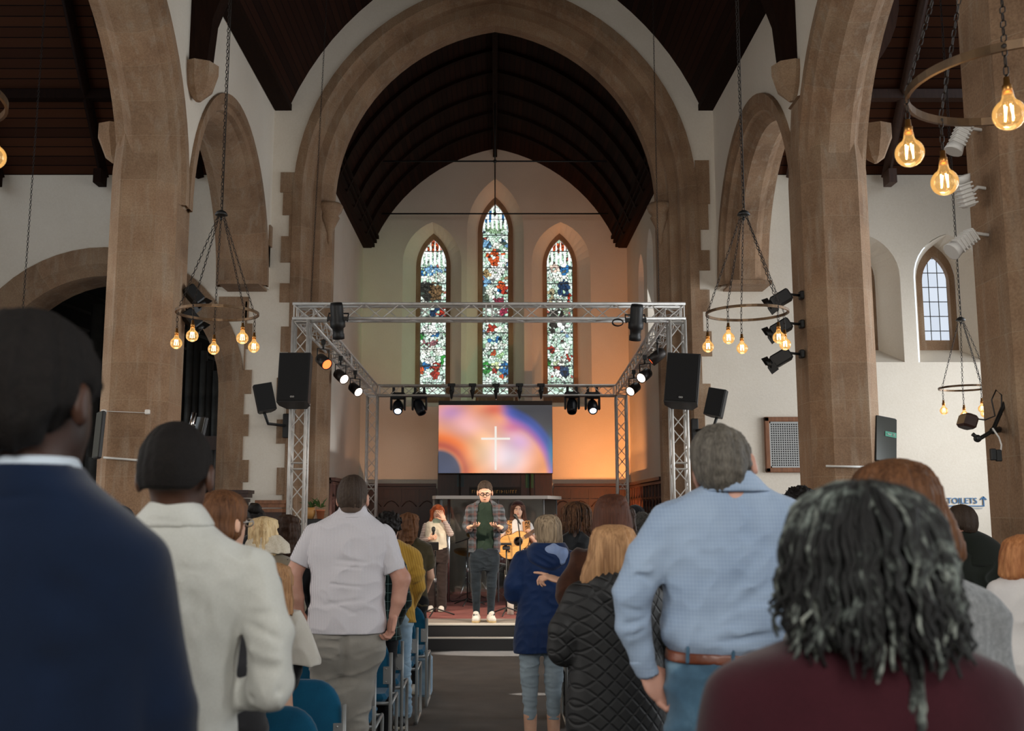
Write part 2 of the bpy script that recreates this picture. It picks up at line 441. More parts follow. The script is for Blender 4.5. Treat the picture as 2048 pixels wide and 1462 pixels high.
# ---- nave arcades
SX = (-1, 1)
def arcade(side):
    s = -1 if side == 'left' else 1
    Z0 = 5.0; RING = .33; py2 = 6.2 if side == 'left' else 6.85      # the second pillar
    ctr = ((13.25, 1.70, 1.72), ((11.2 + py2) / 2, (11.2 - py2) / 2 - .35, 1.95), (py2 - 2.05, 1.70, 1.88), (py2 - 6.15, 1.70, 1.88))
    pts = [(-3.5, Z0), (-3.5, 13.2), (AW, 13.2), (AW, Z0)]
    for c, W_, H_ in ctr:
        a = pointed(c, W_, Z0, H_, RING - .01, 12); pts += list(reversed(a))
    mb = MB(); mb.prism(pts, YZ, s * (3.43 if s > 0 else 3.47), s * (4.08 if s > 0 else 4.14)); struct(mb.build('wall_' + side, M_PL))
    # arch mouldings
    f, b = (3.43, 4.20) if s < 0 else (3.37, 4.12)
    prof = [(.34, f + .06), (.34, f), (.22, f), (.20, f + .05), (.13, f + .07), (.11, f + .14), (.04, f + .20), (0, f + .26), (0, b - .26), (.04, b - .20), (.11, b - .14), (.13, b - .07), (.20, b - .05), (.22, b), (.34, b), (.34, b - .12)]
    for k, (c, W_, H_) in enumerate(ctr):
        mb = MB(); sweep_arch(mb, c, W_, Z0, H_, prof, lambda y, z, d: (s * d, y, z), n=16)
        # close the foot of the arch at the wall
        if k == 0:
            mb.box((s * 3.80, 15.21, 5.0), (.60, .56, .06))
        struct(mb.build('trim_%d' % (6 + k + (0 if s < 0 else 4)), M_ST))
    mb = MB()                                         # toothed stub where the last arch dies into the wall
    for z, w_, o in ((5.02, .50, .0), (5.35, .56, .02), (5.66, .62, .0)):
        mb.box((s * 3.80, 15.43, z + .165), (w_ + .1, .16, .325))
    mb.prism([(15.12, 5.05), (15.52, 5.05), (15.52, 5.95), (15.0, 5.95)], YZ, s * 3.60, s * 4.0)
    struct(mb.build('trim_%d' % (14 if s < 0 else 15), M_SB))
    # pillars
    for y in (11.2, py2):
        mb = MB(); h, c = .43, .20; cx = 3.735 if s > 0 else -3.86
        pl = [(h, -h + c), (h, h - c), (h - c, h), (-h + c, h), (-h, h - c), (-h, -h + c), (-h + c, -h), (h - c, -h)]
        # 8 faces with running uv, from floor to arch spring; above it the shaft tapers into the mouldings
        rows = [(0, 1.0), (5.35, 1.0), (6.25, .84)]
        per = [0]
        for i in range(8): per.append(per[-1] + math.hypot(pl[(i + 1) % 8][0] - pl[i][0], pl[(i + 1) % 8][1] - pl[i][1]))
        for a, bq in zip(rows[:-1], rows[1:]):
            for i in range(8):
                j = (i + 1) % 8
                q = [(cx + pl[i][0] * a[1] * .85, y + pl[i][1] * a[1], a[0]), (cx + pl[j][0] * a[1] * .85, y + pl[j][1] * a[1], a[0]), (cx + pl[j][0] * bq[1] * .85, y + pl[j][1] * bq[1], bq[0]), (cx + pl[i][0] * bq[1] * .85, y + pl[i][1] * bq[1], bq[0])]
                mb.add(q, [(0, 1, 2, 3)], [(per[i], a[0]), (per[i + 1], a[0]), (per[i + 1], bq[0]), (per[i], bq[0])])
        mb.add([(cx + p[0] * .8, y + p[1] * .8, 6.25) for p in pl], [tuple(range(8))])
        o = struct(mb.build('pillar', M_ST))
arcade('left'); arcade('right')
# small squared stone corbels on the aisle faces of the arcade
for s in SX:
    mb = MB(); mb.lathe([(0.02, -.42), (.10, -.36), (.20, -.12), (.20, 0), (0, 0)], (s * 4.30, 11.2, 5.95), n=8, smooth=False)
    tag(mb.build('stone_corbel', M_SB), 'small stone corbel on the aisle side of the %s pillar' % ('left' if s < 0 else 'right'), 'corbel', 'corbels of the arcade')
    mb = MB(); mb.lathe([(0.03, -.40), (.17, -.26), (.22, -.10), (.22, .02), (0, .02)], (s * 3.38, 11.2, 6.66), n=8, smooth=False)
    tag(mb.build('stone_corbel', M_SB), 'stone corbel carrying the dark roof post on the %s nave wall' % ('left' if s < 0 else 'right'), 'corbel', 'corbels of the nave roof')
# ---- nave roof
def barrel(name, half, y0, y1, mat, thick=.12, ext=None):
    left = half; pts = left + [(-x, z) for x, z in reversed(left[:-1])]
    mb = MB(); L = 0
    for i in range(len(pts) - 1):
        a, b = pts[i], pts[i + 1]; d = math.hypot(b[0] - a[0], b[1] - a[1])
        mb.add([(a[0], y0, a[1]), (b[0], y0, b[1]), (b[0], y1, b[1]), (a[0], y1, a[1])], [(0, 1, 2, 3)], [(L, y0), (L + d, y0), (L + d, y1), (L, y1)]); 
        mb.add([(a[0], y0, a[1] + thick), (b[0], y0, b[1] + thick), (b[0], y1, b[1] + thick), (a[0], y1, a[1] + thick)], [(3, 2, 1, 0)])
        L += d
    return struct(mb.build(name, mat, recalc=False))
def rib(mb, half, y, wd, dep):
    inner = [(x * (1 - dep / 3.2), z - dep) for x, z in half]; outer_ = [(x, z + .02) for x, z in half]
    for sg in (1, -1):
        poly = [(sg * x, z) for x, z in outer_] + [(sg * x, z) for x, z in reversed(inner)]
        mb.prism(poly, XY, y - wd / 2, y + wd / 2)
nave_half = [(-3.46, 7.95), (-3.22, 7.98)] + arc((-3.22, 7.98), (0, 10.75), .50, 14)[1:]
barrel('ceiling_nave', nave_half, -3.5, AW, M_BOARD)
mb = MB()
for y in (11.2, 7.1, 3.0, -1.1): rib(mb, nave_half[1:], y, .22, .22)
struct(mb.build('ceiling_nave_ribs', M_BEAM))
mb = MB()
for s in SX:
    for y in (11.2, 7.1):
        mb.prism([(s * 3.56, 6.62), (s * 3.27, 6.62), (s * 3.22, 7.2), (s * 3.05, 7.7), (s * 2.78, 8.3), (s * 3.0, 8.6), (s * 3.56, 8.0)], XY, y - .12, y + .12)
struct(mb.build('ceiling_wall_posts', M_BEAM))
mb = MB()
for s in SX: mb.box((s * 3.33, 6, 7.93), (.26, 19, .1))
struct(mb.build('trim_16', M_BEAM))

# ---- aisle (transept) roofs
for s, nm in ((-1, 'left'), (1, 'right')):
    for k, (ya, yb) in enumerate(((15.5, 11.2), (11.2, 7.1), (7.1, 3.0), (3.0, -1.1))):
        mb = MB(); za, zb_ = (6.83, 12.0) if k % 2 == 0 else (12.0, 6.83)
        sl = math.hypot(ya - yb, za - zb_)
        q = [(s * 3.9, ya, za), (s * 9.6, ya, za), (s * 9.6, yb, zb_), (s * 3.9, yb, zb_)]
        mb.add(q, [(0, 1, 2, 3)], [(0, 0), (5, 0), (5, sl), (0, sl)])
        mb.add([(x, y, z + .15) for x, y, z in q], [(3, 2, 1, 0)])
        struct(mb.build('ceiling_aisle_' + nm, M_BOARDA, recalc=False))
    mb = MB()
    for x in (4.6, 6.08, 7.7, 9.2):
        mb.tube([(s * x, 15.46, 6.78), (s * x, 11.3, 11.76)], .075, 4)
    mb.box((s * 6.7, 14.66, 7.78), (6, .16, .14)); mb.box((s * 6.7, 13.2, 9.5), (6, .16, .16)); mb.box((s * 6.7, 12.2, 8.35), (6, .18, .22))
    # curved bracket under the tie
    br = [(s * 4.15, 6.9)] + [(s * (4.2 + .85 * math.sin(a)), 6.9 + 1.15 * (1 - math.cos(a))) for a in [math.pi / 2 * i / 8 for i in range(9)]] + [(s * 5.3, 8.3), (s * 4.15, 8.3)]
    mb.prism(br, XY, 12.1, 12.3)
    for x in (6.08, 7.7): mb.box((s * x, 15.3, 6.72), (.12, .25, .22))
    struct(mb.build('ceiling_aisle_rafters_' + nm, M_BEAM if s < 0 else noisy('aisle_beam_wood', '38231a', '4a3024', 6, .55, stretch=(4, 4, .6), bump=.2)))
    # outer aisle walls with their window openings (daylight comes in here)
    hs = []
    for y in (1.6, 5.2, 9.2, 13.2):
        hs.append([(y - 1.3, 1.4)] + pointed(y, 1.3, 3.4, 1.3, 0, 8) + [(y + 1.3, 1.4)])
    wall_holes('wall_north' if s < 0 else 'wall_south', [(-3.5, 0), (-3.5, 6.9), (AW, 6.9), (AW, 0)], hs, YZ, s * 9.5, s * 9.0 if s > 0 else s * 9.0, M_PL)
# west wall behind the camera with a big window
wall_holes('wall_west', [(-10, 0), (-10, 13), (10, 13), (10, 0)], [[(-2.2, 2.6)] + pointed(0, 2.2, 5.8, 2.6, 0, 10) + [(2.2, 2.6)]], XY, -4.0, -3.5, M_PL)

# ---- right aisle windows: splayed reveals, stone frames, leaded clear glass
M_CLEAR = NT('leaded_clear_glass')
_v = M_CLEAR.coords('UV'); _b = M_CLEAR.n('ShaderNodeTexBrick'); M_CLEAR.l(_v, _b.inputs['Vector'])
_b.offset = 0; _b.inputs['Scale'].default_value = 1; _b.inputs['Brick Width'].default_value = .145; _b.inputs['Row Height'].default_value = .235
_b.inputs['Mortar Size'].default_value = .007; _b.inputs['Mortar Smooth'].default_value = 0
_b.inputs['Color1'].default_value = (.72, .80, .92, 1); _b.inputs['Color2'].default_value = (.80, .88, 1, 1); _b.inputs['Mortar'].default_value = (.02, .02, .02, 1)
M_CLEAR.l(_b.outputs['Color'], M_CLEAR.b.inputs['Emission Color']); M_CLEAR.b.inputs['Emission Strength'].default_value = 1.0
M_CLEAR.set((.02, .02, .02, 1), .2); M_CLEAR = M_CLEAR.m
def loop_prism(mb, A, B, mapf, wa, wb):
    n = len(A)
    for i in range(n - 1 + 1):
        j = (i + 1) % n
        mb.add([mapf(*A[i], wa), mapf(*A[j], wa), mapf(*B[j], wb), mapf(*B[i], wb)], [(0, 1, 2, 3)])
def lancet(idx, cx, out, fr, gl, w0, w1, glass_mat, splay_mat, mapf=XY, sgn=1, frame=True, uvx=None):
    """out/fr/gl = (half width, sill, spring, apex) of splay mouth, stone frame and glass"""
    def lp(a): return [(cx - a[0], a[1])] + pointed(cx, a[0], a[2], a[3] - a[2], 0, 8) + [(cx + a[0], a[1])]
    root = empty('window_%d' % idx, mapf(cx, fr[1], w1)); root['kind'] = 'structure'
    def R_(mb): mb.M = Matrix.Translation(-root.location); return mb
    mb = R_(MB()); loop_prism(mb, lp(out), lp(fr), mapf, w0, w1); mb.build('reveal', splay_mat, root, recalc=False)
    if frame:
        mb = R_(MB()); loop_prism(mb, lp(fr), lp(gl), mapf, w1 + sgn * .001, w1 - sgn * .0)
        loop_prism(mb, lp(gl), lp(gl), mapf, w1, w1 + sgn * .12); mb.build('frame', M_SB, root, recalc=False)
    g = lp(gl); mb = R_(MB()); tri = tessellate_polygon([[Vector((x, z, 0)) for x, z in g]])
    mb.add([mapf(x, z, w1 + sgn * .10) for x, z in g], [tuple(t) for t in tri], [(x - cx + .0725, z) for x, z in g]); mb.build('pane', glass_mat, root)
    return root
for k, (c, h) in enumerate(RW):
    lancet(1 + k, c + .02, (.53, 3.88, 5.20, 5.88), (.31, 4.14, 5.25, 5.83), (.215, 4.30, 5.23, 5.66), AW + .0, AW + .5, M_CLEAR, M_PL)

# ================================================================ CHANCEL
CY0, CY1 = AW + .8, 24.0
# side walls
lo = [(16.35, 0)] + pointed(17.75, 1.15, 5.3, 1.75, .33, 10) + [(19.23, 0)]
lo[0] = (lo[1][0], 0)
outl = [(CY0, 0), (CY0, 7.9), (CY1 + .6, 7.9), (CY1 + .6, 0)] + [(lo[-1][0], 0)] + list(reversed(lo[1:-1])) + [(lo[0][0], 0)]
wall_holes('wall_chancel_left', outl, [], YZ, -3.75, -3.15, M_PL)
prof = [(.33, -.02), (.12, -.02), (0, .12), (0, .6), (.33, .6)]
mb = MB(); sweep_arch(mb, 17.75, 1.15, 5.3, 1.75, prof, lambda y, z, d: (-3.15 - d, y, z), 0, 0, 12); struct(mb.build('trim_17', M_ST))
CRW = [(21.75, .42, 7.15), (20.45, .42, 7.35), (18.7, .50, 7.6)]
hs = [[(y - h, 4.6)] + pointed(y, h, z - .6, .6, 0, 8) + [(y + h, 4.6)] for y, h, z in CRW]
wall_holes('wall_chancel_right', [(CY0, 0), (CY0, 7.9), (CY1 + .6, 7.9), (CY1 + .6, 0)], hs, YZ, 3.15, 3.75, M_PL, reveal=False)
for k, (y, h, z) in enumerate(CRW):
    lancet(4 + k, y, (h, 4.6, z - .6, z), (h * .62, 4.75, z - .7, z - .2), (h * .5, 4.85, z - .72, z - .28), 3.15, 3.7, M_CLEAR, M_PL, YZ)
# dark organ chambers behind the openings
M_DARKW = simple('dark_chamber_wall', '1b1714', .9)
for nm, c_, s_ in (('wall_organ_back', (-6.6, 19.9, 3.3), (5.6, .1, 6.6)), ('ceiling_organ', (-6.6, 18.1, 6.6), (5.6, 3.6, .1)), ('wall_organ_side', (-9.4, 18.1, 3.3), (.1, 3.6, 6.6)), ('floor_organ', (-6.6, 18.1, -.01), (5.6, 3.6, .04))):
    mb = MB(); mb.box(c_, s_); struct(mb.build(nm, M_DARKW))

# east wall with three lancets
LANC = [(-1.50, (.70, 4.05, 7.50, 8.50), (.42, 4.20, 7.52, 8.36), (.315, 4.33, 7.55, 8.22)),
        (0.01, (.68, 4.05, 8.30, 9.58), (.43, 4.20, 8.38, 9.28), (.315, 4.33, 8.42, 9.12)),
        (1.575, (.70, 4.05, 7.50, 8.50), (.42, 4.20, 7.52, 8.36), (.315, 4.33, 7.55, 8.22))]
hs = [[(c - o_[0], o_[1])] + pointed(c, o_[0], o_[2], o_[3] - o_[2], 0, 8) + [(c + o_[0], o_[1])] for c, o_, f_, g_ in LANC]
wall_holes('wall_chancel_back', [(-3.2, 0), (-3.2, 10.6), (3.2, 10.6), (3.2, 0)], hs, XY, CY1, CY1 + .6, M_PL, reveal=False)
# --- stained glass
def voro(W, H, nseed, step, seed, colf, lead=.0045, bars=.0):
    """leaded glass: a fine grid whose points take the colour of their nearest piece; lead between the pieces"""
    rs = np.random.RandomState(seed); nx = int(W / step) + 1; nz = int(H / step) + 1
    sx = rs.rand(nseed) * W; sz = rs.rand(nseed) * H
    gx, gz = np.meshgrid(np.linspace(0, W, nx), np.linspace(0, H, nz)); gx = gx.ravel(); gz = gz.ravel()
    d1 = np.full(gx.shape, 9.0, np.float32); d2 = d1.copy(); ii = np.zeros(gx.shape, np.int32)
    for k in range(nseed):
        d = (gx - sx[k]) ** 2 * 1.0 + (gz - sz[k]) ** 2
        m1 = d < d1; d2 = np.where(m1, d1, np.minimum(d2, d)); ii = np.where(m1, k, ii); d1 = np.where(m1, d, d1)
    d1 = np.sqrt(d1); d2 = np.sqrt(d2)
    cols = np.array([colf(sx[k], sz[k], rs) for k in range(nseed)])
    c = cols[ii]; c = c * (0.88 + .24 * rs.rand(len(gx), 1))
    c[(d2 - d1) < lead * 2] *= .10
    return gx, gz, nx, nz, c
def grid_glass(name, root, cx, z0, W, H, yv, gx, gz, nx, nz, c, inside, mat):
    keep = np.array([inside(x - W / 2, z) for x, z in zip(gx, gz)])
    idx = np.full(len(gx), -1); idx[keep] = np.arange(keep.sum())
    vs_ = np.stack([gx[keep] - W / 2 + cx, np.full(keep.sum(), yv), gz[keep] + z0], 1) - np.array(root.location)
    I = np.arange(nx * nz).reshape(nz, nx); q = np.stack([I[:-1, :-1], I[:-1, 1:], I[1:, 1:], I[1:, :-1]], -1).reshape(-1, 4)
    q = q[keep[q].all(1)]; q = idx[q]
    me = bpy.data.meshes.new(name); me.from_pydata(vs_.tolist(), [], q.tolist())
    ca = me.color_attributes.new('glass', 'FLOAT_COLOR', 'POINT')
    cc = np.concatenate([c[keep], np.ones((keep.sum(), 1))], 1).astype(np.float32); ca.data.foreach_set('color', cc.ravel())
    me.materials.append(mat); return obj(name, me, root)
def mk_vc(name, strength, attr='glass', rough=.3):
    m = NT(name); a = m.n('ShaderNodeAttribute'); a.attribute_name = attr
    m.l(a.outputs['Color'], m.b.inputs['Emission Color']); m.b.inputs['Emission Strength'].default_value = strength
    return m.set((.02, .02, .02, 1), rough)
M_STAIN = mk_vc('stained_glass', 1.5)
def L3(h): return np.array(lin(h)[:3])
PALE = [L3(x) for x in ('cfe3d4', 'b9d6c6', 'dfeee2', 'e8f3ea', 'a9c9b4', 'c3dccf', '9fc0a6')]
def blobs(W, H, x0, y0, scale, B, sky):
    """B: list of (px, py, rx, ry, colour) in photo pixels; x0/y0 = photo pixel of the lower left corner"""
    def f(x, z, rs):
        px = x0 + x / scale; py = y0 - z / scale
        for bx, by, rx, ry, col in B:
            if ((px - bx) / rx) ** 2 + ((py - by) / ry) ** 2 < .8 and rs.rand() < .86:
                return L3(col) * (.5 + .8 * rs.rand())
        if rs.rand() < .05: return L3(('6e8fae', '8b6f54', '6f8f6a', 'a4574a')[rs.randint(4)])
        return PALE[rs.randint(len(PALE))] * (.75 + .45 * rs.rand())
    return f
RED, ORA, BLU, LBL, DBL, GRN, BRN, DK, HALO, WHT, MAG, PNK = '9c2f20', 'c4542a', '28699f', '7fb0d4', '1f3b5c', '2f8f38', '6a5338', '30302c', 'eef3e6', 'f6faf4', '96304a', 'd8c0b0'
B_L = [(865, 492, 26, 14, ORA), (862, 540, 20, 10, LBL), (852, 546, 18, 8, BLU), (862, 556, 9, 9, HALO), (845, 560, 8, 9, HALO), (881, 556, 8, 9, HALO), (852, 583, 12, 22, DK), (870, 586, 16, 22, BRN), (855, 600, 11, 11, HALO), (872, 628, 12, 14, DBL), (884, 622, 7, 14, RED), (858, 662, 20, 12, WHT), (868, 668, 12, 9, BLU), (842, 672, 8, 6, GRN), (866, 645, 16, 8, WHT),
       (868, 698, 9, 8, HALO), (852, 706, 10, 10, HALO), (878, 706, 8, 9, HALO), (852, 735, 12, 8, BLU), (843, 744, 5, 8, ORA), (871, 745, 10, 18, RED), (858, 725, 14, 10, WHT), (886, 725, 6, 12, GRN), (860, 690, 18, 6, 'a06a70'), (858, 752, 12, 8, WHT)]
B_C = [(975, 430, 10, 14, BLU), (1009, 430, 10, 14, BLU), (990, 424, 7, 22, WHT), (990, 455, 22, 12, '8fb08a'), (991, 492, 9, 9, HALO), (974, 488, 9, 10, LBL), (1008, 488, 9, 10, LBL), (970, 510, 9, 6, ORA), (1012, 508, 9, 6, ORA), (988, 516, 11, 20, ORA), (1005, 530, 10, 26, WHT), (974, 548, 9, 8, 'b09668'), (974, 565, 9, 8, LBL), (990, 548, 12, 22, WHT), (1000, 572, 10, 9, ORA), (1010, 584, 7, 9, RED), (984, 586, 11, 11, HALO), (996, 580, 6, 8, BLU), (975, 598, 9, 9, '5a6a58'), (997, 604, 12, 8, MAG), (1008, 626, 10, 14, MAG), (984, 660, 12, 10, RED), (990, 660, 22, 9, 'd8e6d2'), (990, 682, 14, 6, BLU), (976, 694, 8, 8, HALO), (990, 695, 7, 8, HALO), (1005, 694, 8, 8, HALO), (986, 708, 8, 8, ORA), (1000, 714, 8, 7, '9ac08a'), (973, 740, 11, 16, GRN), (1009, 740, 11, 17, BLU), (990, 745, 8, 6, RED), (990, 732, 9, 7, 'c8d8a0'), (1003, 755, 8, 5, ORA)]
B_R = [(1119, 492, 26, 14, ORA), (1112, 535, 14, 10, PNK), (1130, 540, 12, 9, BLU), (1103, 556, 8, 9, HALO), (1119, 556, 9, 10, HALO), (1134, 553, 8, 9, HALO), (1128, 578, 13, 18, DBL), (1136, 572, 6, 10, ORA), (1104, 590, 7, 16, 'b4a884'), (1116, 604, 11, 9, HALO), (1140, 600, 5, 18, RED), (1112, 630, 18, 10, DK), (1132, 622, 8, 8, '7c8a6c'), (1106, 655, 8, 14, DK), (1130, 655, 12, 12, WHT), (1103, 700, 6, 10, RED), (1112, 700, 8, 8, HALO), (1132, 702, 9, 9, HALO), (1137, 716, 9, 7, RED), (1100, 728, 7, 9, GRN), (1125, 728, 8, 9, HALO), (1129, 745, 11, 16, DBL), (1113, 750, 11, 9, WHT), (1113, 738, 6, 5, RED), (1115, 730, 12, 8, 'b8c8a0')]
for k, ((c, o_, f_, g_), B, px0) in enumerate(zip(LANC, (B_L, B_C, B_R), (840, 965, 1095))):
    root = lancet(7 + k, c, o_, f_, g_, CY1, CY1 + .5, M_STAIN, M_PL)
    for ch in list(root.children):
        if ch.name.startswith('pane'): bpy.data.objects.remove(ch)
    W = g_[0] * 2; H = g_[3] - g_[1]
    q0 = 797; scale = W / 53.0
    gx, gz, nx, nz, col = voro(W, H, int(900 * H / 4.8), .0085, 11 + k, blobs(W, H, px0, q0, H / (797 - (405 if k == 1 else 478)), B, None))
    # canopy spires at the head, horizontal iron bars and a lead border
    zz = gz; bar = np.zeros(len(gz), bool)
    for zb in np.arange(.36, H, .405): bar |= np.abs(zz - zb) < .011
    bar |= np.abs(gx - W / 2) > W / 2 - .012
    low = (zz < .13) & (zz > .03); col[low] = L3('cfe6da') * .9
    top = zz > H - .62; sp = top & (np.abs(((gx + .02) % .105) - .052) < .024 * np.clip((H - zz) / .3, .2, 1)); col[sp] = L3('f2f7ee')
    col[bar] = .015
    sp_, ap = g_[2] - g_[1], g_[3] - g_[1]; hh = ap - sp_; Rr = (g_[0] ** 2 + hh * hh) / (2 * g_[0]); cc_ = Rr - g_[0]
    def inside(x, z): return z <= sp_ or (abs(x) + cc_) ** 2 + (z - sp_) ** 2 <= Rr * Rr
    grid_glass('stained_glass', root, c, g_[1], W, H, CY1 + .6, gx, gz, nx, nz, col, inside, M_STAIN)
# roof
ch_half = [(-3.16, 7.86), (-2.95, 7.86)] + arc((-2.95, 7.86), (0, 10.33), .50, 14)[1:]
barrel('ceiling_chancel', ch_half, CY0 - .1, CY1 + .1, M_BOARD)
mb = MB()
for py in (28, 56, 105, 148, 190, 228, 262):
    e = PITCH + math.atan((731 - py) / F); y = (10.25 - ZC) / math.tan(e); 
    if y < CY1: rib(mb, ch_half[1:], max(y, CY0 + .1), .10, .06)
struct(mb.build('ceiling_chancel_ribs', M_BEAM))
mb = MB()
for s in SX:
    for dz in range(3): mb.box((s * (3.02 - .05 * dz), 20.1, 7.90 + .10 * dz), (.30, 7.7, .07))
mb.box((0, 20.1, 10.18), (.10, 7.7, .16)); struct(mb.build('trim_18', M_BEAM))
# iron tie rods
for y, z, s in ((20.6, 8.83, 0), (23.3, 8.50, 1)):
    mb = MB(); mb.tube([(-3.1, y, z), (3.1, y, z)], .018, 6); mb.tube([(0, y, z), (0, y, 10.3)], .014, 6); mb.sphere((0, y, z), .04)
    tag(mb.build('iron_tie_rod', M_BLACK), ('upper' if not s else 'lower') + ' black iron tie rod with hanger across the chancel vault', 'tie rod', 'tie rods of the chancel roof')
# oak panelling round the chancel
def panelling(name, p0, p1, z1, label, pitch=.38, mat=M_OAK):
    a = Vector((p0[0], p0[1], 0)); b = Vector((p1[0], p1[1], 0)); L = (b - a).length; ang = math.atan2(b.y - a.y, b.x - a.x)
    root = empty(name, tuple(a), ang, label, 'panelling')
    mb = MB(); mb.box((L / 2, 0, z1 / 2 + .14), (L, .05, z1 - .28)); mb.build('board', mat, root)
    mb = MB(); mb.box((L / 2, -.05, z1 - .02), (L, .12, .06)); mb.box((L / 2, -.035, z1 - .09), (L, .07, .05)); mb.box((L / 2, -.03, z1 - .36), (L, .04, .04)); mb.box((L / 2, -.04, .38), (L, .05, .18)); mb.build('rail', mat, root)
    mb = MB(); n = max(1, int(L / pitch))
    for i in range(n + 1): mb.box((L * i / n, -.035, z1 / 2 + .1), (.045, .04, z1 - .4))
    for i in range(n):
        x = L * (i + .5) / n; mb.tube([(x - L / n * .42, -.03, z1 - .52), (x - L / n * .2, -.03, z1 - .42), (x, -.03, z1 - .39), (x + L / n * .2, -.03, z1 - .42), (x + L / n * .42, -.03, z1 - .52)], .012, 4)
    o = mb.build('stile', mat, root); return root
panelling('oak_panelling', (-3.0, 23.94), (-1.36, 23.94), 2.25, 'dark oak panelling on the back wall left of the screen')
panelling('oak_panelling', (1.36, 23.94), (3.0, 23.94), 2.25, 'dark oak panelling on the back wall right of the screen')
panelling('oak_panelling', (-3.1, 19.4), (-3.1, 23.8), 2.25, 'dark oak panelling along the left chancel wall')
panelling('oak_panelling', (3.1, 23.8), (3.1, 18.9), 2.25, 'dark oak panelling along the right chancel wall, lit red')
# carved reredos behind the screen
rr = empty('oak_reredos', (0, 23.8, 0), 0, 'taller carved dark oak reredos with a gilded text band under the screen', 'reredos')
mb = MB(); mb.box((0, 0, 1.55), (2.62, .2, 2.7)); mb.box((-.95, -.1, 1.5), (.08, .1, 2.6)); mb.box((.95, -.1, 1.5), (.08, .1, 2.6)); mb.box((-.62, -.1, 1.5), (.05, .1, 2.6)); mb.box((.62, -.1, 1.5), (.05, .1, 2.6)); mb.build('board', M_OAK, rr)
mb = MB(); mb.box((0, -.12, 2.07), (1.18, .03, .20)); mb.build('text_band', simple('black_band', '15100c', .6), rr)
mb = MB(); rnd = random.Random(3)
x = -.52
while x < .52:
    wv = rnd.choice((.03, .045, .02)); mb.box((x, -.14, 2.07), (wv * .35, .01, .07)); 
    if wv > .025: mb.box((x + wv * .4, -.14, 2.07 + rnd.choice((-.03, 0, .03))), (wv * .6, .01, .014))
    x += wv + .022
mb.build('gilded_lettering', simple('dull_gold', '8a6a34', .4, .6), rr)
mb = MB(); mb.box((.79, -.12, 2.33), (.18, .02, .35)); mb.build('green_panel', simple('green_panel', '1f5a38', .5), rr)
mb = MB(); mb.box((-.79, -.12, 2.33), (.16, .02, .3)); mb.build('blue_panel', simple('blue_green_panel', '1e3a40', .5), rr)
for x in (-.42, .50):
    mb = MB(); mb.lathe([(.0, .0), (.09, 0), (.09, .06), (.04, .10), (.03, .2), (.07, .26), (.07, .32), (.03, .38), (.0, .42)], (x * 1.0, 23.9, 4.05), n=8)
    tag(mb.build('carved_finial', M_OAK2), 'small carved wooden finial on the window sill %s' % ('left of centre' if x < 0 else 'right of centre'), 'finial', 'finials on the east sill')
# ================================================================ STAGE RIG AND FITTINGS
def at_root(root): 
    mb = MB(); mb.M = Matrix.Translation(-Vector(root.location)) if root.rotation_euler.z == 0 else Matrix.Rotation(-root.rotation_euler.z, 4, 'Z') @ Matrix.Translation(-Vector(root.location))
    return mb
def truss(name, a, b, size, label, group, up=(0, 0, 1), cell=.24, gap0=.0):
    """square four-chord lattice from a to b"""
    a = Vector(a); b = Vector(b); ax = (b - a).normalized(); L = (b - a).length
    u = Vector(up) - ax * Vector(up).dot(ax); u.normalize(); v = ax.cross(u)
    root = empty(name, a, 0, label, 'truss', group); h = size / 2
    cor = [(h, h), (h, -h), (-h, -h), (-h, h)]
    pt = lambda i, t: a + ax * t + u * cor[i % 4][0] + v * cor[i % 4][1]
    for i in range(4):
        mb = at_root(root); mb.tube([pt(i, 0), pt(i, L)], .021, 8); mb.build('chord', M_ALU, root)
    mb = at_root(root); n = max(2, int(round(L / cell)))
    for i in range(4):
        for k in range(n):
            t0, t1 = L * k / n, L * (k + 1) / n
            mb.tube([pt(i, t0 if k % 2 else t1), pt(i + 1, t1 if k % 2 else t0)], .0085, 5, caps=False)
        for t in (0.02, L / 2 - .04, L / 2 + .04, L - .02): mb.tube([pt(i, t), pt(i + 1, t)], .010, 5, caps=False)
    mb.build('bracing', M_ALU, root); return root
FY, BY = 13.6, 20.5; h = .11
FXl, FXr, BXl, BXr = -2.59, 2.43, -2.45, 2.52
TG = 'aluminium stage truss frame'
truss('lighting_truss', (FXl, FY, 0.292), (FXl, FY, 4.16), .20, 'upright lattice truss tower at the front left of the stage', TG, (0, 1, 0))
truss('lighting_truss', (FXr, FY, 0.292), (FXr, FY, 4.16), .20, 'upright lattice truss tower at the front right of the stage', TG, (0, 1, 0))
truss('lighting_truss', (BXl, BY, .292), (BXl, BY, 3.92), .20, 'thin upright truss tower at the back left of the stage', TG, (0, 1, 0))
truss('lighting_truss', (BXr, BY, .292), (BXr, BY, 3.92), .20, 'thin upright truss tower at the back right of the stage', TG, (0, 1, 0))
truss('lighting_truss', (FXl - .11, FY, 4.28), (FXr + .11, FY, 4.28), .20, 'long horizontal truss beam across the front of the stage', TG)
truss('lighting_truss', (BXl + .12, BY, 4.02), (BXr - .12, BY, 4.02), .20, 'horizontal truss beam across the back carrying the moving lights', TG)
truss('lighting_truss', (FXl + .02, FY + .14, 4.26), (BXl, BY - .02, 4.02), .20, 'truss beam running back along the left side of the stage', TG)
truss('lighting_truss', (FXr - .02, FY + .14, 4.26), (BXr, BY - .02, 4.02), .20, 'truss beam running back along the right side of the stage', TG)

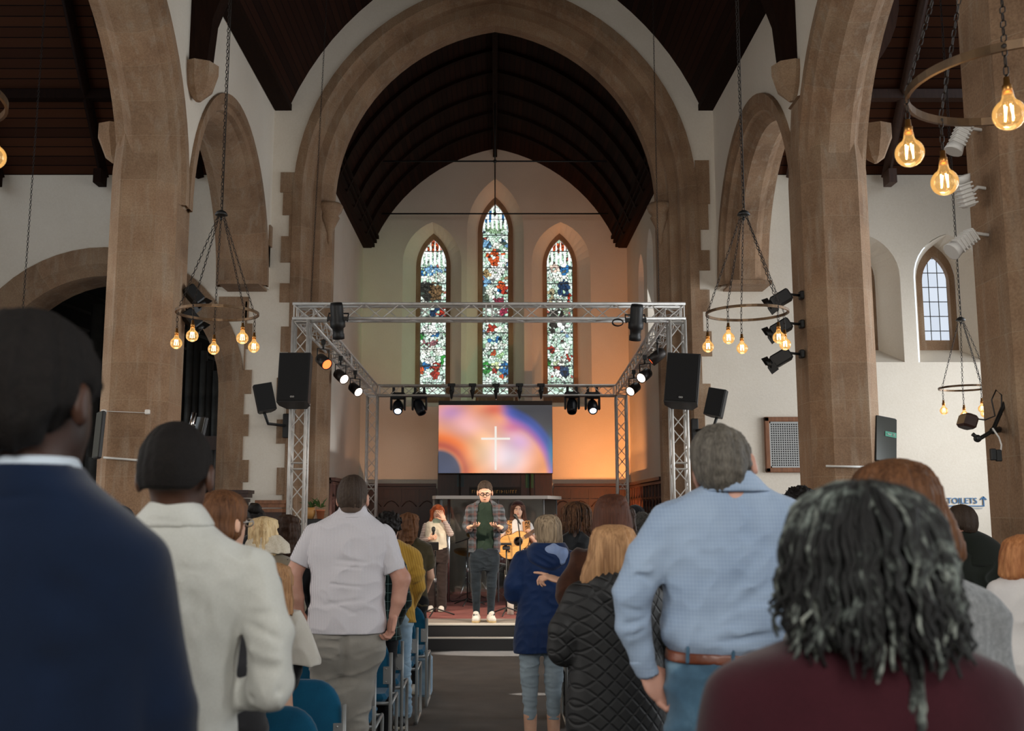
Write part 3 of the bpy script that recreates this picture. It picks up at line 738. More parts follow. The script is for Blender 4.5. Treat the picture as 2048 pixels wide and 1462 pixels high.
# LED wall
sroot = empty('led_screen', (.01, 23.45, 2.48), 0, 'large LED video wall showing a white cross on swirling orange, pink and blue colour', 'screen')
mb = at_root(sroot); mb.box((.01, 23.5, 3.30), (2.60, .10, 1.66)); mb.build('housing', simple('screen_housing', '101012', .5), sroot)
nx, nz = 280, 168; X = np.linspace(0, 1, nx); Z = np.linspace(0, 1, nz); gx, gy = np.meshgrid(X, Z)   # gx right, gy down (0 top)
def smooth(e0, e1, x): t_ = np.clip((x - e0) / (e1 - e0), 0, 1); return t_ * t_ * (3 - 2 * t_)
px_ = gx * 224; py_ = gy * 133
col = np.zeros((nz, nx, 3))
def over(mask, c): 
    global col
    col = col * (1 - mask[..., None]) + L3(c) * mask[..., None]
over(np.ones((nz, nx)), 'f0a070')
over(smooth(0, 150, px_ * .2 + py_), 'f59a5a')
d = np.hypot(px_ - 0, py_ - 133)
over(np.exp(-((px_ - 25) / 32) ** 2 - ((py_ - 16) / 20) ** 2), 'c48cb8')
over(np.exp(-((px_ - 60) / 40) ** 2 - ((py_ - 42) / 22) ** 2) * .8, 'f0b4bc')
over(np.exp(-((d - 66) / 16) ** 2), 'e8702a'); over(np.exp(-((d - 54) / 9) ** 2) * .8, 'b03830')
over(smooth(50, 40, d), '3c4560')
over(np.exp(-((px_ - 92) / 30) ** 2 - ((py_ - 88) / 40) ** 2), 'fbc58c'); over(np.exp(-((px_ - 138) / 40) ** 2 - ((py_ - 100) / 42) ** 2), 'f3dfe6')
d2 = np.hypot((px_ - 110) / 1.0, (py_ - 150) / 1.12)
over(np.exp(-((px_ - 148) / 26) ** 2 - ((py_ - 44) / 14) ** 2) * .75, 'c04890'); over(np.exp(-((px_ - 110) / 28) ** 2 - ((py_ - 8) / 14) ** 2) * .8, 'dc5a4a')
over(np.exp(-((px_ - 160) / 26) ** 2 - ((py_ - 72) / 20) ** 2) * .8, 'd0a4d4')
m_ = smooth(100, 114, d2) * smooth(118, 150, px_); over(m_ * .9, 'a060b8')
m_ = smooth(110, 122, d2) * smooth(110, 150, px_); over(m_, '4a58b0')
m_ = smooth(119, 127, d2) * smooth(120, 165, px_); over(m_, '2a4a98')
m_ = smooth(127, 138, d2) * smooth(110, 160, px_); over(m_, '33383f')
over(np.exp(-((px_ - 224) / 10) ** 2 - ((py_ - 100) / 34) ** 2) * .7, '2c8aa0')
swirl = .06 * np.sin(px_ * .09 + 3 * np.sin(py_ * .05)) + .05 * np.sin(d * .12); col *= (1 + swirl)[..., None]
cr = ((np.abs(px_ - 112.5) < 2.1) & (py_ > 42) & (py_ < 127)) | ((np.abs(py_ - 66) < 2.0) & (px_ > 84) & (px_ < 141)); col[cr] = L3('f6efe6')
x0, x1, z0_, z1_ = -1.285, 1.305, 2.485, 4.03
vv = [(x0 + (x1 - x0) * i / (nx - 1), 23.44, z0_ + (z1_ - z0_) * (1 - j / (nz - 1))) for j in range(nz) for i in range(nx)]
I = np.arange(nx * nz).reshape(nz, nx); q = np.stack([I[:-1, :-1], I[1:, :-1], I[1:, 1:], I[:-1, 1:]], -1).reshape(-1, 4)
me = bpy.data.meshes.new('display'); me.from_pydata([tuple(Vector(v) - sroot.location) for v in vv], [], q.tolist())
ca = me.color_attributes.new('glass', 'FLOAT_COLOR', 'POINT')
arr = np.concatenate([col[:, :].reshape(-1, 3), np.ones((nx * nz, 1))], 1).astype(np.float32); ca.data.foreach_set('color', arr.ravel())
me.materials.append(mk_vc('led_picture', 1.0)); obj('display', me, sroot)
for x in (-.8, .8):
    mb = at_root(sroot); mb.tube([(x, 23.58, .30), (x, 23.58, 4.0)], .02, 6); mb.build('support_pole', M_BLACK, sroot)

# spotlights
def aim(loc, target):
    d = (Vector(target) - Vector(loc)).normalized(); return d
def spot(loc, d, power, col, ang, blend=.5, r=.05, name='stage_beam'):
    l = bpy.data.lights.new(name, 'SPOT'); l.energy = power; l.color = col; l.spot_size = R(ang); l.spot_blend = blend; l.shadow_soft_size = r
    o = bpy.data.objects.new(name, l); C.objects.link(o); o.location = loc; o.rotation_euler = look_rot(d); return o
M_PARB = noisy('par_can_body', '2a2624', '3a3431', 10, .4, .5, bump=0)
M_LENSW = emit('warm_lens', 'ffe0c8', 6.0); M_LENSO = emit('orange_lens', 'ff6230', 4.0); M_LENSB = emit('blue_white_lens', 'cfe4ff', 7.0)
M_LENSD = simple('dark_lens', '1a2026', .1)
def par(loc, d, label, lens, body=M_PARB, group='stage wash lights', hang=.30, r=.085, L=.26):
    loc = Vector(loc); d = Vector(d).normalized(); root = empty('stage_light', loc, 0, label, 'stage light', group)
    mb = at_root(root); mb.lathe([(.0, -L / 2), (r * .6, -L / 2), (r * .95, -L / 2 + .04), (r, 0), (r, L / 2), (r * .9, L / 2), (r * .88, L / 2 - .02)], loc, d, 16); mb.build('can', body, root)
    mb = at_root(root); mb.lathe([(.0, L / 2 - .012), (r * .86, L / 2 - .012)], loc, d, 16); mb.build('lens', lens, root)
    side = d.cross(Vector((0, 0, 1))).normalized(); top = loc + Vector((0, 0, hang))
    mb = at_root(root)
    mb.tube([loc + side * (r + .015), loc + side * (r + .015) + Vector((0, 0, hang * .62)), loc - side * (r + .015) + Vector((0, 0, hang * .62)), loc - side * (r + .015)], .010, 6)
    mb.tube([loc + Vector((0, 0, hang * .62)), top], .014, 6); mb.box(tuple(top), (.06, .05, .07)); mb.build('yoke', M_BLACK, root)
    return root
for i, (px, py, Y) in enumerate(((646, 722, 14.9), (681, 752, 16.0), (710, 778, 17.2))):
    p = P(px, py, Y); par(p, Vector((.58, -.62, -.50)) , ('orange-glowing stage light on the left side truss, nearest', 'middle of the three warm stage lights on the left side truss', 'stage light on the left side truss, farthest back')[i], M_LENSO if i == 0 else M_LENSW, hang=.28)
for i, (px, py, Y) in enumerate(((1315, 712, 14.9), (1290, 750, 16.0), (1268, 777, 17.2))):
    p = P(px, py, Y); par(p, Vector((-.58, -.62, -.46)) if i else Vector((-.75, .1, -.6)), ('black stage light on the right side truss beside the speaker', 'middle of the three stage lights on the right side truss', 'glowing stage light on the right side truss, farthest back')[i], M_LENSO if i == 0 else M_LENSW, hang=.28)
# wash lights standing on the stage floor
UPL = ((1.9, 20.8, (.10, .66, .74), 'orange wash light on the stage floor below the right back wall'), (2.55, 21.6, (.25, .55, .80), 'orange wash light in the right back corner of the stage'), (-2.45, 20.9, (-.05, .66, .74), 'peach wash light on the stage floor below the left back wall'), (-2.45, 18.9, (-.35, .25, .9), 'white wash light on the stage floor beside the left chancel wall'))
for x, y, d, lb in UPL:
    root = empty('floor_wash_light', (x, y, .289), 0, lb, 'stage light', 'floor wash lights'); c = Vector((x, y, .46)); d = Vector(d).normalized()
    mb = at_root(root); mb.lathe([(.0, -.10), (.07, -.10), (.09, -.05), (.09, .09), (.08, .09)], c, d, 14, caps=False); mb.build('can', M_BLACK, root)
    mb = at_root(root); mb.lathe([(0, .075), (.082, .075)], c, d, 14, caps=False); mb.build('lens', M_LENSO if 'orange' in lb else M_LENSW, root)
    mb = at_root(root); mb.tube([(x - .11, y, .46), (x - .11, y, .30), (x + .11, y, .30), (x + .11, y, .46)], .01, 6); mb.build('yoke', M_BLACK, root)
# black profile spots strapped to the front beam
for s, (px, py), lb in ((-1, (675, 642), 'long black profile spotlight strapped to the front beam near its left end'), (1, (1272, 645), 'long black profile spotlight on the front beam near its right end, cable coiled beside it')):
    p = P(px, py, 13.35); root = empty('profile_spotlight', p, 0, lb, 'spotlight', 'profile spotlights on the front beam')
    d = Vector((s * -.04, .35, -1)).normalized()
    mb = at_root(root); mb.lathe([(0, -.24), (.075, -.24), (.085, -.20), (.085, -.02), (.10, .0), (.10, .08), (.075, .10), (.07, .16), (.078, .18), (.078, .24), (.066, .24), (.06, .2)], p, d, 16); mb.build('barrel', M_BLACK, root)
    mb = at_root(root); mb.lathe([(0, .2), (.062, .21)], p, d, 16); mb.build('lens', simple('clear_lens', '6b6f72', .15, .3), root)
    mb = at_root(root); mb.box(tuple(p + Vector((0, .0, .03))), (.27, .05, .05)); mb.tube([p + Vector((-.13, 0, 0)), p + Vector((-.13, .1, .12)), p + Vector((.13, .1, .12)), p + Vector((.13, 0, 0))], .012, 6); mb.tube([p + Vector((0, .1, .12)), p + Vector((0, .15, .26))], .015, 6); mb.build('yoke', M_BLACK, root)
    if s > 0:
        mb = at_root(root); pts = [p + Vector((-.24 + .07 * math.cos(a), .02 * math.sin(a * .5), .0 + .045 * math.sin(a))) for a in np.linspace(0, 14, 50)]; mb.tube(pts, .008, 5); mb.build('cable', M_BLACK, root)
# moving heads under the back beam
def moving(px, py, lens, label, tilt):
    p = P(px, py, 20.5); root = empty('moving_head_light', p, 0, label, 'stage light', 'moving heads on the back beam')
    mb = at_root(root); mb.box(tuple(p + Vector((0, 0, .20))), (.30, .22, .13), bev=.03); mb.box(tuple(p + Vector((-.09, 0, .31))), (.05, .06, .12)); mb.box(tuple(p + Vector((.09, 0, .31))), (.05, .06, .12)); mb.build('base', M_BLK2, root)
    for sx in (-1, 1):
        mb = at_root(root); mb.box(tuple(p + Vector((sx * .135, 0, .04))), (.04, .13, .26), bev=.015); mb.build('yoke_arm', M_BLK2, root)
    d = Vector(tilt).normalized()
    mb = at_root(root); mb.lathe([(0, -.17), (.07, -.16), (.105, -.08), (.11, .02), (.10, .12), (.085, .16), (.07, .16), (.065, .14)], p + Vector((0, 0, -.02)), d, 18); mb.build('head', simple('moving_head_shell', '1c2026', .3), root)
    mb = at_root(root); mb.lathe([(0, .135), (.066, .142)], p + Vector((0, 0, -.02)), d, 16); mb.build('lens', lens, root)
moving(796, 812, M_LENSB, 'moving head light with a blue-white beam, outer left on the back beam', (.05, -.75, -.65))
moving(839, 812, M_LENSD, 'dark moving head light, inner left on the back beam', (.35, -.3, -.85))
moving(1144, 810, M_LENSD, 'dark moving head light, inner right on the back beam', (-.05, -.45, -.85))
moving(1185, 811, M_LENSB, 'moving head light with a blue-white beam, outer right on the back beam', (.0, -.75, -.65))
# black clamp fixtures on the back beam
for i, px in enumerate((903, 945, 992, 1039, 1082)):
    p = P(px, 780, 20.36); root = empty('clamp_fixture', p, 0, ('leftmost of the five', 'second from the left of the five', 'middle one of the five', 'fourth from the left of the five', 'rightmost of the five')[i] + ' black clamp fixtures on the back truss beam', 'clamp', 'black clamps on the back beam')
    mb = at_root(root); mb.box(tuple(p + Vector((0, 0, .10))), (.15, .08, .06), bev=.01); mb.box(tuple(p + Vector((.01, 0, .03))), (.085, .07, .16), bev=.02); mb.lathe([(.0, -.20), (.018, -.17), (.03, -.09), (.05, -.03), (.05, 0), (0, 0)], p, n=10); mb.build('clamp_body', M_BLACK, root)
    mb = at_root(root); mb.sphere(tuple(p + Vector((0, 0, -.19))), .018); mb.build('tip', M_CHROME, root)

# loudspeakers
def speaker(loc, size, rz, tilt, label, group, roll=0, mark=True, taper=.8, bracket=None):
    loc = Vector(loc); root = empty('loudspeaker', loc, 0, label, 'speaker', group)
    root.rotation_euler = (R(tilt), R(roll), R(rz)); w_, d_, h_ = size
    # cabinet: trapezoid in plan, narrower at the back; front faces -y
    pl = [(-w_ / 2, -d_ / 2), (w_ / 2, -d_ / 2), (w_ / 2 * 1.0, 0), (w_ / 2 * taper * .8, d_ / 2), (-w_ / 2 * taper * .8, d_ / 2), (-w_ / 2, 0)]
    mb = MB(); mb.prism(pl, lambda u, v, w: (u, v, w), -h_ / 2, h_ / 2); mb.build('cabinet', M_BLK2, root)
    mb = MB(); mb.box((0, -d_ / 2 - .008, 0), (w_ * .94, .016, h_ * .95), bev=.006); mb.build('grille', M_SPK, root)
    if mark:
        mb = MB(); mb.tube([(-.012 + .011 * math.cos(a), -d_ / 2 - .018, -h_ * .40 + .009 * math.sin(a)) for a in np.linspace(0, 6.28, 9)], .003, 4); mb.tube([(.012 + .011 * math.cos(a), -d_ / 2 - .018, -h_ * .40 + .009 * math.sin(a)) for a in np.linspace(0, 6.28, 9)], .003, 4)
        mb.build('badge', M_WHITEP, root)
    return root
SG = 'main loudspeakers on the front towers'
speaker(P(592, 762, 13.2), (.40, .34, .66), 0, -10, 'big black loudspeaker clamped to the front left truss tower', SG, 0)
speaker(P(1366, 763, 13.2), (.42, .34, .66), -14, -10, 'big black loudspeaker clamped to the front right truss tower', SG, 5)
for s, x in ((-1, FXl), (1, FXr)):
    root = empty('tower_clamp_bracket', (x, 13.45, 3.02), 0, 'chrome clamp bracket holding the big speaker on the front %s tower' % ('left' if s < 0 else 'right'), 'bracket', 'speaker clamp brackets')
    mb = at_root(root); mb.tube([(x - .17, 13.44, 3.02), (x + .17, 13.44, 3.02)], .022, 8)
    for dx in (-.11, .11): mb.box((x + dx, 13.45, 3.02), (.06, .08, .08), bev=.01)
    mb.box((x, 13.42, 3.09), (.09, .06, .12), bev=.01); mb.box((x, 13.42, 3.30), (.10, .20, .08), bev=.01); mb.box((x + (.06 if s > 0 else 0), 13.36, 3.30), (.22, .05, .08), bev=.01); mb.build('clamp', M_CHROME, root)
# wall speakers on arms
def wall_spk(px, py, Y, rz, roll, label, ax, group='small speakers on wall arms'):
    p = P(px, py, Y); root = speaker(p, (.26, .26, .40), rz, -6, label, group, roll, mark=False)
    mb = MB(); mb.M = root.matrix_basis.inverted() if False else (Matrix.Translation(p) @ root.rotation_euler.to_matrix().to_4x4()).inverted()
    q = p + Vector((ax * .24, .28, -.36)); mb.box((q.x, AW - .06, q.z), (.10, .10, .36), bev=.01)
    mb.tube([(q.x, AW - .06, q.z), (p.x + ax * .05, p.y + .1, q.z), (p.x, p.y + .02, p.z - .19)], .022, 8); mb.build('wall_arm', M_BLACK, root); return root
wall_spk(528, 797, 14.95, 22, -12, 'small black speaker on a wall arm left of the big left speaker', 1)
wall_spk(1434, 807, 14.95, -28, 12, 'small black speaker on a wall arm right of the big right speaker', -1)

# chandeliers
M_GLOBE = NT('amber_globe_glass')
_m = M_GLOBE; _tr = _m.n('ShaderNodeBsdfTransparent'); _tr.inputs[0].default_value = (1.0, .84, .58, 1)
_gl = _m.n('ShaderNodeBsdfGlossy'); _gl.inputs['Roughness'].default_value = .05; _em = _m.n('ShaderNodeEmission'); _em.inputs[0].default_value = (1.0, .58, .20, 1); _em.inputs[1].default_value = .26
_fr = _m.n('ShaderNodeFresnel'); _fr.inputs[0].default_value = 1.35
_a = _m.n('ShaderNodeMixShader'); _m.l(_fr.outputs[0], _a.inputs[0]); _m.l(_tr.outputs[0], _a.inputs[1]); _m.l(_gl.outputs[0], _a.inputs[2])
_b2 = _m.n('ShaderNodeAddShader'); _m.l(_a.outputs[0], _b2.inputs[0]); _m.l(_em.outputs[0], _b2.inputs[1]); _m.l(_b2.outputs[0], _m.out.inputs[0]); M_GLOBE = _m.m
M_FIL = emit('glowing_filament', 'ffd9a0', 22)
def chain(mb, a, b, r=.006, wob=.0):
    """links drawn as a knobbly thin run"""
    a = Vector(a); b = Vector(b); L = (b - a).length; n = max(2, int(L / .035)); ax = (b - a) / n
    o1 = ax.orthogonal().normalized(); o2 = ax.normalized().cross(o1)
    for k in range(n):
        c = a + ax * (k + .5); o = o1 if k % 2 else o2; l = ax.length * .62
        d = ax.normalized()
        pts = [c + d * (l * math.cos(t)) + o * (r * 1.7 * math.sin(t)) for t in [2 * math.pi * j / 6 for j in range(6)]]
        mb.tube(pts, r * .55, 3, closed=True)
def chandelier(c, rad, hubz, label, bulbs, rope=None, ceil=None, bulb_r=.06, band=.024, phase=0, glow=1.0, name='ring_chandelier', fine=True):
    """c = centre of ring; bulbs = list of (angle, drop)"""
    c = Vector(c); root = empty(name, c, 0, label, 'chandelier', 'ring chandeliers with globe bulbs')
    mb = at_root(root); prof = [(rad - .008, -band / 2), (rad + .008, -band / 2), (rad + .008, band / 2), (rad - .008, band / 2), (rad - .008, -band / 2)]
    mb.lathe(prof, c, n=48, smooth=False, caps=False); mb.build('ring', M_RING, root)
    hub = Vector((c.x, c.y, hubz))
    mb = at_root(root); mb.lathe([(.0, .045), (.02, .045), (.045, .03), (.062, 0), (.05, -.005), (.0, -.005)], hub, n=14)
    mb.tube([hub + Vector((0, 0, -.02)), hub + Vector((0, 0, -.05))], .012, 6); mb.build('hub', M_BLACK, root)
    mb = at_root(root); top = Vector((c.x, c.y, ceil)); chain(mb, hub + Vector((0, 0, .04)), top, .007)
    mb.tube([hub + Vector((.01, 0, .04)), hub + Vector((.02, 0, (ceil - hubz) * .5)), top], .004, 4); mb.build('hanging_chain', M_CHAINM, root)
    for a, drop in bulbs:
        a += phase; q = Vector((c.x + rad * math.cos(a), c.y + rad * math.sin(a), c.z))
        mb = at_root(root); chain(mb, hub + Vector((.03 * math.cos(a), .03 * math.sin(a), -.01)), q + Vector((0, 0, .02)), .006)
        mb.sphere(tuple(q + Vector((0, 0, 0))), .014, 6, 5); chain(mb, q, q - Vector((0, 0, drop - .10)), .006); mb.build('chain', M_CHAINM, root)
        b = q - Vector((0, 0, drop + bulb_r * .3))
        mb = at_root(root); mb.lathe([(.0, .058), (.012, .055), (.014, .025), (.019, .022), (.019, -.01), (0, -.01)], b + Vector((0, 0, bulb_r * 1.55)), n=10)
        lamp_ = mb
        mb = at_root(root); mb.lathe([(bulb_r * math.sin(a_), -bulb_r * math.cos(a_)) for a_ in [2.62 * k_ / 11 for k_ in range(12)]] + [(bulb_r * .38, bulb_r * 1.08), (bulb_r * .30, bulb_r * 1.6)], b, n=22, caps=False)
        gb = mb.build('bulb', M_GLOBE, root); lamp_.build('lamp_holder', M_BRASS, gb)
        mb = at_root(root)
        for k in range(4):
            aa = k * 1.57; mb.tube([b + Vector((.25 * bulb_r * math.cos(aa), .25 * bulb_r * math.sin(aa), bulb_r * .6)), b + Vector((.32 * bulb_r * math.cos(aa + .4), .32 * bulb_r * math.sin(aa + .4), -bulb_r * .35))], bulb_r * .06, 5)
        f = mb.build('filament', M_FIL, gb)
        if fine and glow:
            l = bpy.data.lights.new('bulb_light', 'POINT'); l.energy = 1.6 * glow; l.color = (1, .62, .28); l.shadow_soft_size = bulb_r
            lo_ = bpy.data.objects.new('bulb_light', l); C.objects.link(lo_); lo_.location = b - Vector((0, 0, bulb_r * 1.3))
A5 = [2 * math.pi * k / 5 for k in range(5)]
cY = 9.5
chandelier(P(435, 626, cY), .375, 4.43, 'ring chandelier with globe bulbs hanging over the nave in front of the left pillar', [(3.14, .27), (1.90, .27), (4.38, .26), (.66, .27), (5.63, .26)], ceil=9.15, bulb_r=.055)
chandelier(P(1494, 626, cY), .375, 4.43, 'ring chandelier with globe bulbs hanging left of the right pillar', [(2.72, .28), (4.0, .27), (1.48, .26), (5.28, .27), (.2, .27)], ceil=9.15, bulb_r=.055)
chandelier(P(1930, 776, 13.0), .31, 4.06, 'small distant ring chandelier in front of the right aisle wall', [(3.3, .28), (4.2, .36), (4.9, .28), (5.6, .30), (.4, .30)], ceil=9.75, bulb_r=.05, glow=.5)
chandelier(P(2028, 170, 4.2), .43, 4.75, 'large near ring chandelier with big amber globe bulbs, cut off at the upper right', [(2.85, .24), (1.90, .28), (4.17, .26), (5.5, .3), (.5, .3)], ceil=9.4, bulb_r=.062, band=.036)
chandelier(P(-181, 186, 5.0), .45, 5.0, 'ring chandelier at the upper left edge with one amber globe in view', [(.0, .32), (1.2, .35), (2.4, .35), (3.6, .35), (4.8, .3)], ceil=8.9, bulb_r=.062, band=.036)
# long suspension cables of hidden fittings
for (px, py0, Y, z1, lb) in ((45, 630, 13.0, 9.8, 'thin chain hanging in front of the left aisle wall'),):
    p = P(px, py0, Y); mb = MB(); chain(mb, (p.x, p.y, p.z), (p.x + .04, p.y, z1), .007); tag(mb.build('hanging_chain', M_CHAINM), lb, 'chain')
for (px, px2, lb) in ((622, 650, 'long thin chain hanging left of the chancel arch'), (1318, 1307, 'long thin chain hanging right of the chancel arch')):
    p = P(px, 602, 13.6); q = P(px2, 60, 13.6); q = p + (q - p) * ((9.25 - p.z) / (q.z - p.z)); mb = MB(); chain(mb, p, q, .006); tag(mb.build('hanging_chain', M_CHAINM), lb, 'chain', 'chains holding up the front truss')

# floodlights and small stage lamps on the pillars
def pillar_lamp(px, py, Y, d, label, col=M_BLACK, ax=1, group='black stage lamps on the pillars', r=.07, L=.22, fins=False):
    p = P(px, py, Y); d = Vector(d).normalized(); root = empty('pillar_lamp', p, 0, label, 'lamp', group)
    mb = at_root(root)
    rot = Vector((0, 0, 1)).rotation_difference(d).to_matrix().to_4x4()
    if fins:
        for k in range(6): mb.box(tuple(p + d * (-.07 + .028 * k)), (.10, .10, .012), rot, bev=.004)
        mb.box(tuple(p), (.08, .08, .18), rot, bev=.01); mb.lathe([(0, .08), (.055, .08), (.065, .13), (.06, .13)], p, d, 12)
    else:
        mb.box(tuple(p), (r * 2, r * 1.7, L), rot, bev=.015); mb.lathe([(r * .7, 0), (r * .8, .05)], p + d * L / 2, d, 10)
    mb.build('housing', col, root)
    if not fins:
        for s in (-1, 1):
            mb = at_root(root); mb.box(tuple(p + d * (L / 2 + .03) + d.orthogonal().normalized() * s * r), (.09, .10, .006), rot @ Matrix.Rotation(s * .9, 4, 'X')); mb.build('barn_door', col, root)
    mb = at_root(root); mb.tube([p - d * .02, p + Vector((ax * .10, .03, .06)), p + Vector((ax * .22, .05, .05))], .014, 6); mb.box(tuple(p + Vector((ax * .24, .05, .05))), (.05, .09, .09), bev=.01); mb.build('arm', col, root)
pillar_lamp(387, 590, 11.35, (.6, .2, -.7), 'upper black stage lamp on the back of the left pillar', ax=-1)
pillar_lamp(383, 638, 11.35, (.6, .2, -.7), 'lower black stage lamp on the back of the left pillar', ax=-1)
for k, py in enumerate((598, 656, 716)):
    pillar_lamp(1562, py, 11.0, (-.85, .1, -.5), ('top', 'middle', 'bottom')[k] + ' black stage lamp of the three on the right pillar', ax=1)
for k, (px, py) in enumerate(((1921, 271), (1931, 389), (1929, 482))):
    pillar_lamp(px, py, 6.8, ((-.4, 0, -.8), (-.3, -.2, .85), (-.75, -.1, -.6))[k], ('top', 'middle', 'bottom')[k] + ' white ribbed floodlight on the far right pillar', M_WHITEP, 1, 'white floodlights on the right pillar', fins=True)

# camera boom on the far right pillar
p = P(1945, 845, 6.7); root = empty('camera_boom', p, 0, 'black jointed camera boom with cables clamped to the far right pillar', 'camera boom')
mb = at_root(root); mb.box(tuple(P(1935, 843, 6.7)), (.085, .14, .09), Matrix.Rotation(.35, 4, 'Y'), bev=.015); mb.build('camera_body', noisy('dark_red_brown_plastic', '2a1a17', '3c2621', 9, .4, bump=0), root)
mb = at_root(root); mb.tube([P(1945, 868, 6.7), P(1958, 878, 6.7), P(1985, 862, 6.75), P(2012, 800, 6.8), P(2020, 790, 6.8)], .014, 8); mb.sphere(tuple(P(1955, 877, 6.7)), .025); mb.sphere(tuple(P(1985, 862, 6.75)), .022); mb.tube([P(1985, 862, 6.75), P(2003, 858, 6.9)], .02, 8); mb.build('arm', M_BLACK, root)
mb = at_root(root); mb.tube([P(x, y, 6.7) for x, y in ((1955, 838), (1970, 840), (1990, 832), (1983, 800), (1992, 780), (2003, 790), (2003, 830))], .005, 5); mb.tube([P(x, y, 6.68) for x, y in ((1948, 872), (1950, 882), (1960, 880), (1966, 870))], .004, 5); mb.build('cable', M_BLACK, root)
mb = at_root(root); mb.tube([P(x, y, 6.65) for x, y in ((1985, 856), (1998, 875), (2003, 890), (2001, 908))], .006, 5); mb.build('white_cable', M_WHITEP, root)
mb = at_root(root); mb.box(tuple(P(1986, 909, 6.6)), (.035, .03, .075), bev=.005); mb.box(tuple(P(1997, 911, 6.6)), (.035, .03, .075), bev=.005); mb.build('power_adapter', M_BLACK, root)
mb = at_root(root); mb.lathe([(0, 0), (.03, .005), (.03, .03), (.012, .05), (0, .05)], P(2024, 803, 6.8), (1, -.5, .2), 12); mb.build('mirror_joint', M_CHROME, root)

# monitors tilted on the pillars
def monitor(px, py, Y, w_, h_, rz, roll, label):
    p = P(px, py, Y); root = empty('monitor', p, 0, label, 'monitor', 'screens on the pillars'); root.rotation_euler = (R(-8), R(roll), R(rz))
    mb = MB(); mb.box((0, 0, 0), (w_, .05, h_), bev=.01); mb.build('casing', M_BLK2, root)
    mb = MB(); mb.box((0, -.027, 0), (w_ * .94, .006, h_ * .95)); mb.build('screen', simple('glossy_dark_screen', '4a4c49', .12, .25), root)
    return root
mr = monitor(1770, 880, 10.9, .25, .50, 12, 9, 'dark glossy monitor tilted on the right side of the right pillar')
mb = MB(); mb.box((.045, -.034, .06), (.13, .004, .055)); mb.build('green_reflection', simple('painted_sign_reflection', '2f8f74', .3), mr)  # exit sign's reflection on the glossy screen, painted as a teal plate
mb = MB(); mb.tube([(.0, -.037, .06), (.03, -.037, .06)], .005, 4); mb.tube([(.03, -.037, .072), (.045, -.037, .06), (.03, -.037, .048)], .004, 4); mb.tube([(.07, -.037, .045), (.07, -.037, .075), (.085, -.037, .075), (.085, -.037, .045)], .004, 4); mb.build('reflected_pictogram', M_WHITEP, mr)  # arrow and door of the mirrored sign, painted on as part of the reflection
mb = MB(); mb.box((-.16, .04, .02), (.06, .06, .2), bev=.01); mb.build('bracket', M_BLACK, mr)
monitor(199, 870, 10.62, .10, .50, -35, -7, 'narrow edge-on monitor mounted on the left side of the left pillar')
ml = monitor(400, 865, 11.6, .16, .36, -40, 6, 'dark screen on a chrome pole behind the left pillar')
mb = MB(); mb.tube([(-.2, .0, -.05), (-.2, 0, .22)], .028, 8); mb.tube([(-.2, 0, .08), (0, .03, .08)], .014, 6); mb.build('pole', M_CHROME, ml)
# cable trunking
for a, b, Y, lb in (((1652, 932), (1738, 934), 10.72, 'thin white cable trunking across the right pillar'), ((207, 915), (283, 921), 10.72, 'thin white cable trunking across the left pillar'), ((204, 822), (300, 826), 10.72, 'grey cable strung across the left pillar above the trunking')):
    mb = MB(); mb.tube([P(*a, Y), P(*b, Y)], .012 if 'grey' not in lb else .004, 6)
    if 'grey' in lb:
        for x in (208, 295): mb.box(tuple(P(x, 824, Y - .01)), (.05, .04, .05), bev=.008)
    tag(mb.build('cable_trunking', M_WHITEP if 'grey' not in lb else M_WHITEP), lb, 'trunking')

# grille and sign on the right wall
g0 = P(1527, 835, AW); g1 = P(1650, 945, AW); gw = 1.0; gz0, gz1 = 2.21, 3.04; gx0 = 4.05
root = empty('ventilation_grille', (gx0 + gw / 2, AW - .02, gz0), 0, 'wood-framed metal ventilation grille on the white wall beside the right pillar', 'grille')
mb = at_root(root); 
for (cx, cz, sx, sz) in ((gx0 + gw / 2, gz0 + .035, gw, .07), (gx0 + gw / 2, gz1 - .035, gw, .07), (gx0 + .035, (gz0 + gz1) / 2, .07, gz1 - gz0), (gx0 + gw - .035, (gz0 + gz1) / 2, .07, gz1 - gz0)): mb.box((cx, AW - .03, cz), (sx, .06, sz), bev=.01)
mb.build('frame', M_OAK2, root)
mb = at_root(root); mb.box((gx0 + gw / 2, AW - .008, (gz0 + gz1) / 2), (gw - .14, .01, gz1 - gz0 - .14)); mb.build('backing', simple('grille_dark', '101012', .8), root)
mb = at_root(root); z = gz0 + .09
while z < gz1 - .08: mb.box((gx0 + gw / 2, AW - .03, z), (gw - .16, .012, .014)); z += .034
x = gx0 + .09
while x < gx0 + gw - .08: mb.box((x, AW - .026, (gz0 + gz1) / 2), (.014, .012, gz1 - gz0 - .16)); x += .034
for zz in (gz0 + .08, gz1 - .08): mb.box((gx0 + gw / 2, AW - .034, zz), (gw - .14, .014, .025))
for xx in (gx0 + .08, gx0 + gw - .08): mb.box((xx, AW - .034, (gz0 + gz1) / 2), (.025, .014, gz1 - gz0 - .14))
mb.build('lattice', simple('grille_grey', 'a9aaa8', .5, .2), root)
M_SIGN = simple('sign_blue', '2a6a9e', .6)
def text(s, loc, size, mat, name, parent=None, rot=(R(90), 0, 0), extr=.004):
    cu = bpy.data.curves.new(name, 'FONT'); cu.body = s; cu.size = size; cu.extrude = extr; cu.align_x = 'LEFT'; cu.materials.append(mat)
    t_ = bpy.data.objects.new('tmp', cu); C.objects.link(t_); bpy.context.view_layer.update()
    me = bpy.data.meshes.new_from_object(t_.evaluated_get(bpy.context.evaluated_depsgraph_get())); bpy.data.objects.remove(t_)
    o = obj(name, me, parent); o.location = loc; o.rotation_euler = rot; return o
